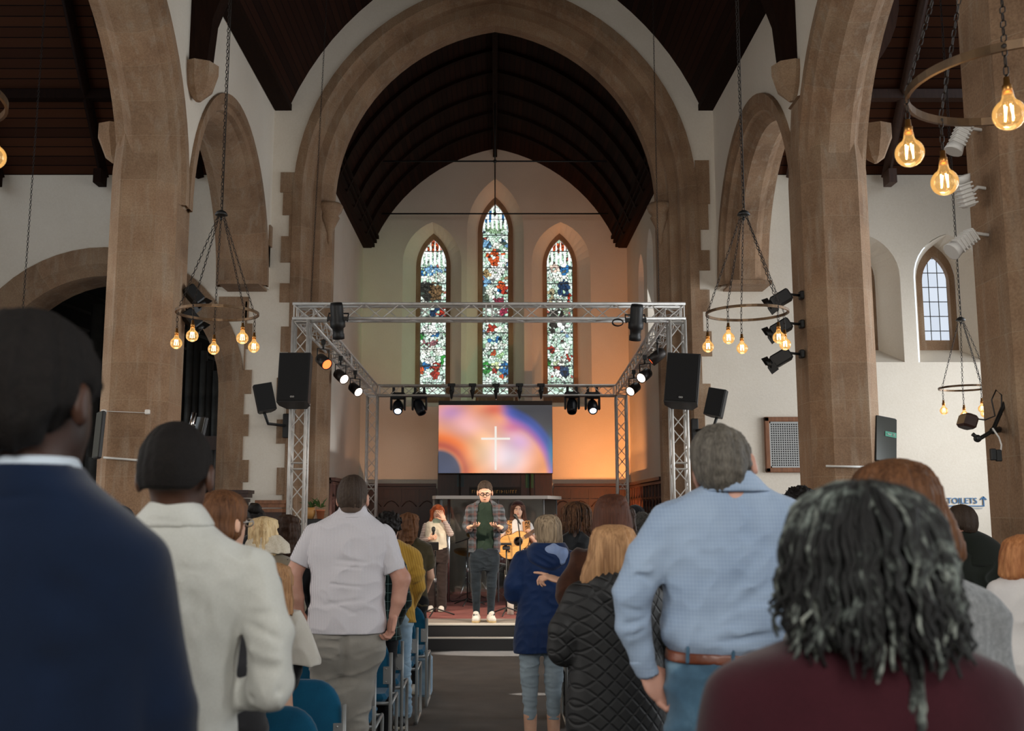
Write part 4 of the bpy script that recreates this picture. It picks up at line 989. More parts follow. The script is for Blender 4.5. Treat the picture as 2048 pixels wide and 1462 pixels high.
root = empty('toilets_sign', P(1893, 1010, AW - .01), 0, 'blue TOILETS lettering with an underline bending into an arrow on the white wall', 'sign')
L0size = .122; L0 = P(1894, 1007, AW - .012); text('TOILETS', L0 - root.location, L0size, M_SIGN, 'lettering', root)
bpy.context.view_layer.update()
a = P(1895, 1012, AW - .012); b = P(1968, 1012, AW - .012); c = P(1968, 994, AW - .012)
mb = at_root(root); mb.box(((a.x + b.x) / 2, AW - .012, a.z), (b.x - a.x, .008, .014)); mb.box((b.x, AW - .012, (b.z + c.z) / 2), (.014, .008, c.z - b.z + .014))
for s in (-1, 1): mb.box((b.x + s * .022, AW - .012, c.z - .018), (.014, .008, .065), Matrix.Rotation(-s * .8, 4, 'Y'))
mb.build('arrow', M_SIGN, root)
mb = at_root(root); rnd = random.Random(4); x = a.x + .32
while x < b.x - .02: mb.box((x, AW - .012, a.z - .035), (.006, .004, .012)); x += .012
mb.build('small_print', simple('sign_pale_grey', '9aa4ac', .7), root)

# organ pipes
M_PIPE = noisy('organ_pipe_metal', '4a4c4c', '6a6b69', 5, .45, .55, bump=0); M_PIPED = noisy('dark_organ_pipe', '282827', '3a3936', 5, .5, .3, bump=0)
def pipe(x, y, z1, r, mat, label):
    root = empty('organ_pipe', (x, y, .02), 0, label, 'organ pipe', 'organ pipes behind the left arch')
    mb = at_root(root); mb.lathe([(.02, 0), (r, .5), (r, z1 - .02), (r * .9, z1 - .02)], (x, y, .02), n=14); mb.build('pipe_body', mat, root)
    mb = at_root(root); mb.box((x, y - r * .96, .62), (r * 1.1, .02, .07)); mb.build('mouth', M_BLACK, root)
for i, (px, top, r) in enumerate(((366, 700, .06), (383, 655, .065), (396, 685, .06), (409, 702, .06), (421, 722, .055), (432, 742, .05))):
    p = P(px, top, 17.0); pipe(p.x, 17.0, p.z, r, M_PIPE if i % 2 else M_PIPED, 'grey metal organ pipe, %s in the row behind the left pillar' % ('first', 'second', 'third', 'fourth', 'fifth', 'last')[i])
for i, (px, top, r) in enumerate(((196, 610, .10), (170, 665, .09), (150, 700, .085), (186, 915, .10))):
    p = P(px, top, 17.0 - (.5 if i == 3 else 0)); pipe(p.x, p.y, p.z, r, M_PIPED if i < 3 else M_PIPE, ('thick dark organ pipe left of the left pillar', 'second dark organ pipe left of the left pillar', 'third dark organ pipe, partly hidden by the tall man', 'short thick grey organ pipe low beside the left pillar')[i])
mb = MB(); 
for k, z in enumerate((5.1, 4.7, 4.3)): mb.box((-6.2 + .2 * k, 18.6, z), (4.6, .05, .05), Matrix.Rotation(.35, 4, 'Y'))
tag(mb.build('organ_frame_rail', simple('organ_rail', '33302c', .6)), 'slanting dark rails of the organ frame inside the left arch', 'frame')
mb = MB(); mb.box((-5.0, 16.62, 2.72), (1.9, .12, .22)); mb.box((-5.9, 16.62, 1.31), (.1, .1, 2.6)); mb.box((-4.1, 16.62, 1.31), (.1, .1, 2.6)); tag(mb.build('organ_case_rail', M_OAK), 'red-brown wooden rail across the organ pipes', 'rail')

# drum booth: clear acrylic walls under a pale slab roof
M_ACR = NT('clear_acrylic'); _m = M_ACR; _t = _m.n('ShaderNodeBsdfTransparent'); _t.inputs[0].default_value = (.93, .95, .95, 1); _g = _m.n('ShaderNodeBsdfGlossy'); _g.inputs['Roughness'].default_value = .04; _x = _m.n('ShaderNodeMixShader'); _x.inputs[0].default_value = .10; _m.l(_t.outputs[0], _x.inputs[1]); _m.l(_g.outputs[0], _x.inputs[2]); _m.l(_x.outputs[0], _m.out.inputs[0]); M_ACR = _m.m
bz = .29; bt = 1.87; root = empty('drum_booth', (.05, 15.9, bz), 0, 'clear acrylic drum booth with a pale slab roof behind the singers', 'drum booth')
pl = [(-.88, 15.75), (.78, 15.75), (1.04, 16.6), (1.04, 17.6), (-.95, 17.6), (-.95, 16.1)]
mb = at_root(root); mb.prism([(x * 1.02, y - .04) for x, y in pl], lambda u, v, w: (u, v, w), bt - .05, bt); mb.build('roof_slab', simple('booth_roof', 'b3aca4', .6), root)
for x, y in ((-.82, 15.80), (-.70, 15.80), (.05, 15.80), (.74, 15.80), (.98, 16.6)):
    mb = at_root(root); mb.tube([(x, y, bz), (x, y, bt - .05)], .022 if x < -.6 else .012, 8); mb.build('post', M_CHROME if x == -.70 else M_GREY, root)
for (xa, ya, xb, yb) in ((-.82, 15.82, .05, 15.82), (.05, 15.82, .74, 15.82), (.74, 15.82, .98, 16.6), (-.82, 15.82, -.92, 16.2)):
    L_ = math.hypot(xb - xa, yb - ya); mb = at_root(root); mb.box(((xa + xb) / 2, (ya + yb) / 2, (bz + bt) / 2 - .02), (L_ - .03, .01, bt - bz - .06), math.atan2(yb - ya, xb - xa)); mb.build('acrylic_panel', M_ACR, root)
for (xa, ya, xb, yb) in ((-.95, 16.1, -.95, 17.6), (-.95, 17.6, 1.04, 17.6)):
    L_ = math.hypot(xb - xa, yb - ya); mb = at_root(root); mb.box(((xa + xb) / 2, (ya + yb) / 2, (bz + bt) / 2 - .02), (L_, .03, bt - bz - .06), math.atan2(yb - ya, xb - xa)); mb.build('back_panel', noisy('booth_lining', '8d857b', 'a0978b', 2, .8), root)

# drum kit inside
root = empty('drum_kit', (.35, 16.5, .29), 0, 'drum kit with chrome stands and cymbals inside the acrylic booth', 'drums')
M_SHELL = simple('drum_shell_red', '5a201c', .3)
for (x, y, z, r, d, ax) in ((.25, 16.55, .56, .25, .4, (0, 1, 0)), (.62, 16.45, .55, .19, .34, (0, 0, 1)), (.05, 16.45, .88, .13, .2, (0, .3, 1)), (.42, 16.45, .88, .14, .2, (0, .3, 1))):
    mb = at_root(root); mb.lathe([(r, -d / 2), (r, d / 2)], (x, y, z), ax, 20); mb.build('shell', M_SHELL, root)
    mb = at_root(root); mb.lathe([(0, -d / 2), (r * 1.02, -d / 2), (r * 1.04, -d / 2 + .02)], (x, y, z), ax, 20); mb.lathe([(0, d / 2), (r * 1.02, d / 2), (r * 1.04, d / 2 - .02)], (x, y, z), ax, 20); mb.build('drum_head', simple('drum_head', 'bcb6ac', .5), root)
for (x, y, z) in ((-.25, 16.3, 1.25), (.75, 16.3, 1.3), (-.45, 16.4, 1.0)):
    mb = at_root(root); mb.lathe([(0, .03), (.03, .02), (.2, 0), (.2, -.003), (0, .015)], (x, y, z), (.15, -.3, 1), 20); mb.build('cymbal', M_BRASS, root)
    mb = at_root(root); mb.tube([(x, y, .5), (x, y, z)], .01, 6)
    for a in (0, 2.1, 4.2): mb.tube([(x, y, .62), (x + .2 * math.cos(a), y + .2 * math.sin(a), .30)], .009, 5)
    mb.build('stand', M_CHROME, root)

# stands on the stage
def mic_stand(x, y, z0, h_, label, top=None):
    root = empty('microphone_stand', (x, y, z0), 0, label, 'microphone stand', 'stands on the stage')
    mb = at_root(root); mb.tube([(x, y, z0 + .05), (x, y, z0 + h_)], .010, 8)
    for a in (.3, 2.4, 4.5): mb.tube([(x, y, z0 + .10), (x + .26 * math.cos(a), y + .26 * math.sin(a), z0 + .012)], .009, 6)
    mb.build('pole', M_BLACK, root); mb = at_root(root); mb.tube([(x, y, z0 + h_ * .5), (x, y, z0 + h_ * .56)], .018, 8); mb.build('collar', M_GREY, root)
    return root
p = P(869, 1230, 13.6); ms = mic_stand(p.x, 13.7, .29, .86, 'music stand with a small black tablet in front of the red-haired singer')
q = P(866, 1092, 13.6); mb = at_root(ms); mb.box(tuple(q), (.15, .02, .11), Matrix.Rotation(.35, 4, 'X'), bev=.008); mb.build('tablet', M_BLK2, ms)
p = P(1013, 1232, 13.8); ms = mic_stand(p.x, 13.8, .29, .92, 'stand with a flat black tray beside the guitarist')
q = P(1008, 1088, 13.8); mb = at_root(ms); mb.box(tuple(q), (.20, .16, .03), bev=.01); mb.box(tuple(q + Vector((.03, 0, -.05))), (.10, .10, .05), bev=.01); mb.build('tray', M_BLK2, ms)
p = P(1036, 1215, 14.1); ms = mic_stand(p.x + .03, 14.05, .29, 1.0, 'boom microphone stand holding the mic at the guitarist\'s mouth')
q = P(1032, 1034, 14.0); mb = at_root(ms); mb.tube([(ms.location.x, 14.05, 1.27), tuple(q + Vector((.02, 0, -.02)))], .008, 6); mb.build('boom', M_BLACK, ms)
mb = at_root(ms); mb.lathe([(0, -.13), (.011, -.12), (.016, -.02), (.024, 0), (.026, .025), (.016, .045), (0, .05)], q, (-.35, .3, .55), 10); mb.build('microphone', M_BLACK, ms)
p = P(935, 1190, 15.2); ms = mic_stand(p.x, 15.2, .29, .95, 'low black boom stand left of the preacher in front of the booth')
mb = at_root(ms); mb.tube([(p.x - .18, 15.2, 1.18), (p.x, 15.2, 1.24), (p.x + .12, 15.2, 1.27)], .010, 6); mb.build('boom', M_BLACK, ms)
mb = MB(); mb.lathe([(.045, 0), (.045, .36), (0, .36)], (P(1012, 1230, 13.75).x + .06, 13.95, .288), n=12); tag(mb.build('white_post', simple('white_post', 'd9d3c6', .5)), 'short white post on the stage beside the black tray stand', 'post')
for k, (pts, lb) in enumerate((([(890, 1196), (905, 1203), (930, 1200), (950, 1206), (975, 1203)], 'black cable looping across the stage carpet behind the preacher'), ([(1010, 1196), (1030, 1206), (1045, 1200)], 'black cable on the stage carpet right of the preacher'))):
    vs_ = []
    for px, py in pts:
        e = PITCH + math.atan((731 - py) / F); y = (.295 - ZC) / math.tan(e); vs_.append(P(px, py, y))
    mb = MB(); mb.tube(vs_, .008, 5); tag(mb.build('cable', M_BLACK), lb, 'cable')
# black flight case rack with potted plant, left of the stage
rk = P(625, 1060, 14.6); root = empty('equipment_rack', (rk.x, 14.7, .29), 0, 'black equipment rack with a speckled panel beside the left tower', 'rack')
mb = at_root(root); mb.box((rk.x, 14.7, .29 + .62), (.32, .35, 1.24), bev=.01); mb.build('case', M_BLK2, root)
mb = at_root(root); rnd = random.Random(8)
for k in range(40): mb.box((rk.x + rnd.uniform(-.14, .14), 14.52, .5 + rnd.random()), (.012, .006, .006))
mb.build('indicator', simple('rack_specks', '8fb0a0', .4), root)
rz_ = .29 + 1.24
mb = MB(); mb.box((rk.x + .38, 14.7, .29 + .58), (.42, .35, 1.16), bev=.01); tag(mb.build('road_case', simple('road_case', '2b2926', .6)), 'dark road case right of the speckled equipment rack', 'case')
root = empty('potted_plant', (rk.x + .03, 14.7, rz_), 0, 'small potted plant on top of the black equipment rack', 'plant')
mb = at_root(root); mb.lathe([(.0, 0), (.045, 0), (.06, .11), (.065, .11), (.065, .13), (.0, .13)], (rk.x + .09, 14.7, rz_), n=12); mb.build('pot', simple('terracotta', 'b46a45', .7), root)
mb = at_root(root); mb.lathe([(.0, 0), (.04, 0), (.07, .08), (.06, .16), (0, .16)], (rk.x - .05, 14.7, rz_), n=12); mb.build('jug', simple('ochre_jug', 'c08a4c', .5), root)
mb = at_root(root)
for k in range(26):
    a = rnd.uniform(0, 6.28); l = rnd.uniform(.06, .18); cx = rk.x + rnd.choice((-.05, .09)); b0 = Vector((cx, 14.7, rz_ + .15)); tip = b0 + Vector((math.cos(a) * l, math.sin(a) * l * .7, rnd.uniform(.02, .16)))
    s_ = Vector((-math.sin(a), math.cos(a), 0)) * .022; m0 = (b0 + tip) / 2 + Vector((0, 0, .02)); mb.add([b0, m0 + s_, tip, m0 - s_], [(0, 1, 2, 3)])
mb.build('foliage', simple('plant_leaf', '41602f', .6), root, recalc=False)
# carved wooden desk tops left of the tower
for k, (px, py, wd, lb) in enumerate(((502, 984, .46, 'tall carved dark oak pulpit cornice below the left plaster wall'), (552, 1004, .46, 'lower carved oak desk canopy beside the left truss tower'))):
    p = P(px, py, 14.9); p.x = (-3.72, -3.18)[k]; root = empty('carved_pulpit', (p.x, 14.9, 0), 0, lb, 'pulpit', 'carved oak furniture left of the stage')
    mb = at_root(root); mb.box((p.x, 14.9, p.z), (wd * .95, .4, .05)); mb.box((p.x, 14.9, p.z - .05), (wd * .85, .36, .06)); mb.box((p.x, 14.9, p.z - .12), (wd * .75, .32, .05)); mb.build('cornice', M_OAK if k == 0 else M_OAK2, root)
    mb = at_root(root); mb.box((p.x, 14.9, (p.z - .14) / 2), (wd * .68, .28, p.z - .14)); mb.build('body', M_OAK, root)
    mb = at_root(root)
    for j in range(6): mb.tube([(p.x - wd * .3 + wd * .12 * j, 14.74, p.z - .3), (p.x - wd * .3 + wd * .12 * j, 14.74, .3)], .02, 6)
    mb.build('shaft', M_OAK2, root)
p = P(580, 1066, 14.2); mb = MB(); mb.box((p.x, 14.2, p.z), (.34, .4, .05), Matrix.Rotation(.55, 4, 'Y')); mb.box((p.x, 14.2, p.z / 2 + .13), (.08, .08, p.z - .32)); tag(mb.build('wooden_lectern', M_OAK2), 'reddish wooden lectern with slanting top behind the left tower foot', 'lectern')
# ================================================================ PEOPLE: smooth bodies grown from joined volumes
def _axes(M): return np.array([[M[i][j] for j in range(3)] for i in range(3)], np.float32)
def smin(a, b, k):
    if k <= 0: return np.minimum(a, b)
    h_ = np.clip(.5 + .5 * (b - a) / k, 0, 1); return b * (1 - h_) + a * h_ - k * h_ * (1 - h_)
def catmull(rows, n=160):
    rows = np.array(sorted(rows, key=lambda r: r[0]), float); z = rows[:, 0]; zz = np.linspace(z[0], z[-1], n); out = [zz]
    for c in range(1, rows.shape[1]):
        y = rows[:, c]; m = np.gradient(y, z)
        for i in range(len(z) - 1):             # keep it from overshooting
            d = (y[i + 1] - y[i]) / max(1e-9, z[i + 1] - z[i])
            if abs(d) < 1e-9: m[i] = m[i + 1] = 0
            else:
                m[i] = np.clip(m[i] / d, 0, 3) * d; m[i + 1] = np.clip(m[i + 1] / d, 0, 3) * d
        k = np.clip(np.searchsorted(z, zz) - 1, 0, len(z) - 2); h_ = z[k + 1] - z[k]; t_ = (zz - z[k]) / h_
        out.append((2 * t_ ** 3 - 3 * t_ ** 2 + 1) * y[k] + (t_ ** 3 - 2 * t_ ** 2 + t_) * h_ * m[k] + (-2 * t_ ** 3 + 3 * t_ ** 2) * y[k + 1] + (t_ ** 3 - t_ ** 2) * h_ * m[k + 1])
    return out
def sd_prim(p, X, Y_, Z):
    t_ = p[0]
    if t_ == 'cap':
        a, b = np.array(p[1], float), np.array(p[2], float); ra, rb = p[3], p[4]; ba = b - a; L2 = max(1e-9, ba @ ba)
        h_ = np.clip(((X - a[0]) * ba[0] + (Y_ - a[1]) * ba[1] + (Z - a[2]) * ba[2]) / L2, 0, 1)
        return np.sqrt((X - a[0] - ba[0] * h_) ** 2 + (Y_ - a[1] - ba[1] * h_) ** 2 + (Z - a[2] - ba[2] * h_) ** 2) - (ra + (rb - ra) * h_)
    if t_ == 'ell':
        c, r, M = p[1], p[2], p[3]; x, y, z = X - c[0], Y_ - c[1], Z - c[2]
        if M is not None: x, y, z = (M[0, 0] * x + M[1, 0] * y + M[2, 0] * z, M[0, 1] * x + M[1, 1] * y + M[2, 1] * z, M[0, 2] * x + M[1, 2] * y + M[2, 2] * z)
        k0 = np.sqrt((x / r[0]) ** 2 + (y / r[1]) ** 2 + (z / r[2]) ** 2) + 1e-6
        k1 = np.sqrt((x / r[0] ** 2) ** 2 + (y / r[1] ** 2) ** 2 + (z / r[2] ** 2) ** 2) + 1e-6
        return k0 * (k0 - 1) / k1
    if t_ == 'loft':
        zz, cx, cy, w_, d_ = catmull(p[1]); n = p[2]; z1 = Z[0, 0, :] if Z.ndim == 3 else Z
        CX, CYY, W_, D_ = (np.interp(z1, zz, v).astype(np.float32) for v in (cx, cy, w_, d_))
        ax = np.abs(X - CX) / W_; ay = np.abs(Y_ - CYY) / D_
        rho = (ax ** n + ay ** n) ** (1 / n)
        d = (rho - 1) * np.minimum(W_, D_) * (0.5 + .5 * np.clip(np.maximum(W_, D_) / np.minimum(W_, D_) * ax / (rho + 1e-6), 0, 1.6))
        e = np.maximum(z1 - zz[-1], zz[0] - z1)
        return np.maximum(d, e)
    raise ValueError(t_)
def bbox_prim(p):
    if p[0] == 'cap':
        a, b = np.array(p[1]), np.array(p[2]); r = max(p[3], p[4]); return np.minimum(a, b) - r, np.maximum(a, b) + r
    if p[0] == 'ell':
        r = max(p[2]) if p[3] is not None else np.array(p[2]); c = np.array(p[1]); return c - r, c + r
    if p[0] == 'loft':
        a = np.array(p[1], float); return np.array([(a[:, 1] - a[:, 3]).min(), (a[:, 2] - a[:, 4]).min(), a[:, 0].min()]), np.array([(a[:, 1] + a[:, 3]).max(), (a[:, 2] + a[:, 4]).max(), a[:, 0].max()])
def surface_nets(V, org, h_):
    S = V < 0; nx, ny, nz = V.shape
    cnt = np.zeros((nx - 1, ny - 1, nz - 1), np.uint8)
    for a in (0, 1):
        for b in (0, 1):
            for c in (0, 1): cnt += S[a:nx - 1 + a, b:ny - 1 + b, c:nz - 1 + c]
    act = (cnt > 0) & (cnt < 8); I = np.argwhere(act)
    if not len(I): return np.zeros((0, 3)), np.zeros((0, 4), int)
    idm = np.full(act.shape, -1, np.int32); idm[act] = np.arange(len(I))
    acc = np.zeros((len(I), 3)); num = np.zeros(len(I)); i, j, k = I.T
    for ax in range(3):
        for u in (0, 1):
            for v in (0, 1):
                o0 = [0, 0, 0]; o1 = [0, 0, 0]; oth = [x for x in range(3) if x != ax]; o0[oth[0]] = o1[oth[0]] = u; o0[oth[1]] = o1[oth[1]] = v; o1[ax] = 1
                va = V[i + o0[0], j + o0[1], k + o0[2]]; vb = V[i + o1[0], j + o1[1], k + o1[2]]; m = (va < 0) != (vb < 0)
                t_ = np.where(m, va / (va - vb + 1e-12), 0); pt = np.tile(np.array(o0, float), (len(I), 1)); pt[:, ax] = t_
                acc[m] += pt[m]; num[m] += 1
    P_ = (I + acc / num[:, None]) * h_ + org
    quads = []
    for ax in range(3):
        sl0 = [slice(None)] * 3; sl1 = [slice(None)] * 3; sl0[ax] = slice(0, -1); sl1[ax] = slice(1, None)
        a = S[tuple(sl0)]; b = S[tuple(sl1)]; E = np.argwhere(a != b); b1, b2 = [x for x in range(3) if x != ax]
        ok = (E[:, b1] > 0) & (E[:, b2] > 0) & (E[:, b1] < act.shape[b1]) & (E[:, b2] < act.shape[b2]); E = E[ok]
        if not len(E): continue
        def idx(d1, d2):
            q_ = E.copy(); q_[:, b1] += d1; q_[:, b2] += d2; return idm[q_[:, 0], q_[:, 1], q_[:, 2]]
        Q = np.stack([idx(-1, -1), idx(0, -1), idx(0, 0), idx(-1, 0)], 1); ins = a[E[:, 0], E[:, 1], E[:, 2]]
        if ax == 1: ins = ~ins
        Q[~ins] = Q[~ins][:, ::-1]; quads.append(Q)
    Q = np.concatenate(quads); return P_, Q[(Q >= 0).all(1)]
def grow(prims, h_=.008, pad=.03):
    lo = np.full(3, 1e9); hi = -lo
    for p in prims:
        if p[0] in ('cap', 'ell', 'loft') and not (len(p) > 5 and p[-1] == 'sub'):
            a, b = bbox_prim(p); lo = np.minimum(lo, a); hi = np.maximum(hi, b)
    lo -= pad; hi += pad; n = np.ceil((hi - lo) / h_).astype(int) + 1
    ax = [(lo[i] + np.arange(n[i]) * h_).astype(np.float32) for i in range(3)]
    V = np.full(tuple(n), .5, np.float32)
    full = None
    for p in prims:
        t_ = p[0]
        if t_ in ('cap', 'ell', 'loft'):
            sub = p[-1] == 'sub'; k = p[-2] if sub else p[-1]
            a, b = bbox_prim(p); m = max(.05, k * 1.2) if not sub else .03
            i0 = np.clip(((a - m - lo) / h_).astype(int), 0, n - 1); i1 = np.clip(((b + m - lo) / h_).astype(int) + 2, 1, n)
            if (i1 <= i0).any(): continue
            s_ = tuple(slice(i0[q], i1[q]) for q in range(3)); X = ax[0][s_[0]][:, None, None]; Y_ = ax[1][s_[1]][None, :, None]; Z = ax[2][s_[2]][None, None, :]
            d = sd_prim(p, X, Y_, Z).astype(np.float32)
            V[s_] = -smin(-V[s_], d, k) if sub else smin(V[s_], d, k)
        elif t_ == 'off': V -= p[1]
        elif t_ == 'cut':                     # remove everything on the side the normal points to
            c, nn = p[1], Vector(p[2]).normalized()
            d = (ax[0][:, None, None] - c[0]) * nn[0] + (ax[1][None, :, None] - c[1]) * nn[1] + (ax[2][None, None, :] - c[2]) * nn[2]
            V = np.maximum(V, d.astype(np.float32))
        elif t_ == 'groove':
            a, b, dep, wd = np.array(p[1], float), np.array(p[2], float), p[3], p[4]
            m = wd * 2.6; i0 = np.clip(((np.minimum(a, b) - m - lo) / h_).astype(int), 0, n - 1); i1 = np.clip(((np.maximum(a, b) + m - lo) / h_).astype(int) + 2, 1, n)
            s_ = tuple(slice(i0[q], i1[q]) for q in range(3))
            d = sd_prim(('cap', a, b, 0, 0), ax[0][s_[0]][:, None, None], ax[1][s_[1]][None, :, None], ax[2][s_[2]][None, None, :])
            V[s_] += dep * np.exp(-(d / wd) ** 2)
        elif t_ == 'noise':
            amp, kv, seed, ridged = p[1:5]; amp, kv = (amp * 1.5, tuple(v_ * 2.1 for v_ in kv)) if ridged else (amp, kv); rs = np.random.RandomState(seed); band = np.abs(V) < max(.03, amp * 3); idx = np.nonzero(band)
            x, y, z = (ax[q][idx[q]] for q in range(3)); acc = np.zeros(len(x), np.float32); tot = 0
            wx = .35 * np.sin(z * kv[2] * .6 + y * 3 + seed); wz = .35 * np.sin(x * kv[0] * .7 + seed * 2)
            for o in range(7):
                f_ = (.6 + 1.5 * rs.rand()) ; d_ = rs.randn(3); d_ /= np.linalg.norm(d_); a_ = 1 / (.5 + f_)
                acc += a_ * np.sin((x * kv[0] * d_[0] + wx) * f_ + (y * kv[1] * d_[1]) * f_ + (z * kv[2] * d_[2] + wz) * f_ + rs.rand() * 6.28); tot += a_
            acc /= tot * .6
            if ridged: acc = 1 - 2 * np.abs(acc) ** .7
            V[idx] += -amp * acc
        elif t_ == 'strands':                 # combed or curly hair relief: (amp, freq around, freq down, centre, seed)
            amp, fa, fz, c, seed = p[1:6]; band = np.abs(V) < .03; idx = np.nonzero(band)
            x, y, z = (ax[q][idx[q]] for q in range(3)); th = np.arctan2(y - c[1], x - c[0]); rs = np.random.RandomState(seed); acc = 0
            for o in range(5):
                f_ = fa * (.5 + rs.rand()); acc = acc + np.sin(th * f_ + fz * (z - c[2]) * (rs.rand() + .3) + 1.4 * np.sin(z * 11 * rs.rand() + th * 2 + o) + rs.rand() * 6)
            V[idx] += -amp * acc / 2.6 * np.clip(np.hypot(x - c[0], y - c[1]) / .06, 0, 1) ** 2
    return surface_nets(V, lo, h_)
def mesh_from(name, parts_, mat, root, smooth=True):
    vs_ = []; qs = []; o = 0
    for v, q in parts_: vs_.append(v); qs.append(q + o); o += len(v)
    v = np.concatenate(vs_) - np.array(root.location); q = np.concatenate(qs)
    me = bpy.data.meshes.new(name); me.vertices.add(len(v)); me.vertices.foreach_set('co', v.astype(np.float32).ravel())
    me.loops.add(len(q) * 4); me.loops.foreach_set('vertex_index', q.astype(np.int32).ravel())
    me.polygons.add(len(q)); me.polygons.foreach_set('loop_start', (np.arange(len(q)) * 4).astype(np.int32)); me.polygons.foreach_set('loop_total', np.full(len(q), 4, np.int32))
    me.update(calc_edges=True); me.polygons.foreach_set('use_smooth', np.ones(len(q), bool)); me.validate()
    me.materials.append(mat); return obj(name, me, root)

def p_cut(p, c, n): return ('cut', p.HL(*c), tuple(p.HM @ Vector(n)))
class Person:
    def __init__(s, px, Y, label, z0=0.0, name='person', group=None):
        s.Y = Y; s.s = SC(Y, 1050); s.z0 = z0; x = P(px, 1050, Y).x
        s.root = empty(name, (x, Y, z0), 0, label, 'person', group); s.cx = x
    def q(s, px, py, dy=0): return P(px, py, s.Y + dy * s.s)
    def cap(s, a, b, ra, rb=None, k=4):
        """limb from a to b, each (px, py, depth offset); radii in pixels"""
        rb = ra if rb is None else rb; return ('cap', s.q(*a), s.q(*b), ra * s.s, rb * s.s, k * s.s)
    def ell(s, c, r, k=4, M=None): return ('ell', s.q(*c), tuple(v * s.s for v in r), M, k * s.s)
    def loft(s, rows, k=6, n=2.3):
        """rows (py, x left, x right, half depth[, depth offset])"""
        out = []
        for r in rows:
            a = s.q(r[1], r[0], r[4] if len(r) > 4 else 0); b = s.q(r[2], r[0], r[4] if len(r) > 4 else 0)
            out.append((a.z, (a.x + b.x) / 2, a.y, max(.004, (b.x - a.x) / 2), r[3] * s.s))
        return ('loft', out, n, k * s.s)
    def groove(s, a, b, dep, wd): return ('groove', s.q(*a), s.q(*b), dep * s.s * 1.45, wd * s.s)
    def cut(s, c, n): return ('cut', s.q(*c), n)
    def part(s, name, prims, mat, h_=.008, label=None, extra=None):
        pr = [grow(prims, h_)] if prims else []
        o = mesh_from(name, pr + (extra or []), mat, s.root)
        if label: o['label'] = label
        return o
    def head(s, px, top, bot, yaw=0, pitch=0, roll=0, dy=0, scale_w=1.0, neck=None, ears=True):
        """skull, face, ears and neck; yaw 0 = looking away from the camera, 180 = at it"""
        a = s.q(px, top, dy); b = s.q(px, bot, dy); Hh = (a.z - b.z); c = (a + b) / 2
        M = Matrix.Rotation(R(-yaw), 3, 'Z') @ Matrix.Rotation(R(roll), 3, 'Y') @ Matrix.Rotation(R(pitch), 3, 'X'); A = _axes(M)
        L = lambda r, f, u: c + M @ Vector((r * Hh * scale_w, f * Hh, u * Hh))
        E_ = lambda ctr, r, k, *x: ('ell', L(*ctr), (r[0] * Hh * scale_w, r[1] * Hh, r[2] * Hh), A, k * Hh) + x
        pr = [E_((0, -.05, .12), (.335, .42, .38), .05), E_((0, .10, -.14), (.27, .30, .34), .08), E_((0, .22, -.37), (.15, .14, .11), .10),
              ('cap', L(0, .395, .03), L(0, .455, -.10), .03 * Hh, .042 * Hh, .03 * Hh), E_((0, .45, -.11), (.06, .045, .035), .02),
              E_((0, .36, .09), (.2, .05, .035), .05)]
        for q_ in (-1, 1):
            pr.append(E_((q_ * .125, .425, .02), (.065, .06, .04), .02, 'sub'))
            if ears: pr += [E_((q_ * .362, -.03, -.04), (.050, .075, .140), .03), E_((q_ * .415, .0, -.03), (.02, .05, .085), .012, 'sub')]
        pr += [E_((0, .375, -.225), (.10, .05, .022), .02), E_((0, .37, -.262), (.085, .045, .022), .02)]
        nb = neck if neck is not None else L(0, -.12, -.75)
        pr.append(('cap', L(0, -.05, -.22), nb, .205 * Hh * scale_w, .23 * Hh * scale_w, .07 * Hh))
        s.HL = L; s.HE = E_; s.Hh = Hh; s.HM = M; s.HA = A; s.hc = c; s.HW = scale_w
        return pr
    def face_parts(s, brow='3a2a20', glasses=None, lip='a8605a', iris='2c2018'):
        H_ = s.Hh; L = s.HL
        for q_ in (-1, 1):
            mb = MB(); mb.M = Matrix.Translation(-s.root.location); mb.sphere(tuple(L(q_ * .125, .385, .02)), .032 * H_, 10, 8); e = mb.build('eye', simple('eye_white', 'd9d2c8', .3), s.root)
            mb = MB(); mb.M = Matrix.Translation(-s.root.location); mb.sphere(tuple(L(q_ * .125, .403, .012)), .019 * H_, 8, 6); mb.build('iris', simple('iris_' + iris, iris, .2), e)
            mb = MB(); mb.M = Matrix.Translation(-s.root.location); mb.tube([L(q_ * .19, .37, .075), L(q_ * .13, .41, .095), L(q_ * .06, .415, .085)], .012 * H_, 5); mb.build('eyebrow', simple('brow_' + brow, brow, .8), s.root)
        mb = MB(); mb.M = Matrix.Translation(-s.root.location); mb.tube([L(-.085, .38, -.24), L(-.04, .415, -.235), L(0, .42, -.24), L(.04, .415, -.235), L(.085, .38, -.24)], [.008 * H_, .02 * H_, .022 * H_, .02 * H_, .008 * H_], 6); mb.build('lips', simple('lips_' + lip, lip, .45), s.root)
        if glasses:
            mb = MB(); mb.M = Matrix.Translation(-s.root.location)
            for q_ in (-1, 1):
                mb.tube([L(q_ * .135 + .10 * math.cos(t_), .455, .0 + .062 * math.sin(t_)) for t_ in [2 * math.pi * k / 14 for k in range(14)]], .014 * H_, 5, closed=True)
                mb.tube([L(q_ * .235, .45, .02), L(q_ * .33, .30, .02), L(q_ * .35, -.02, .0)], .012 * H_, 5)
            mb.tube([L(-.04, .46, .02), L(.04, .46, .02)], .012 * H_, 5); mb.build('glasses', simple('glasses_' + glasses, glasses, .3), s.root)
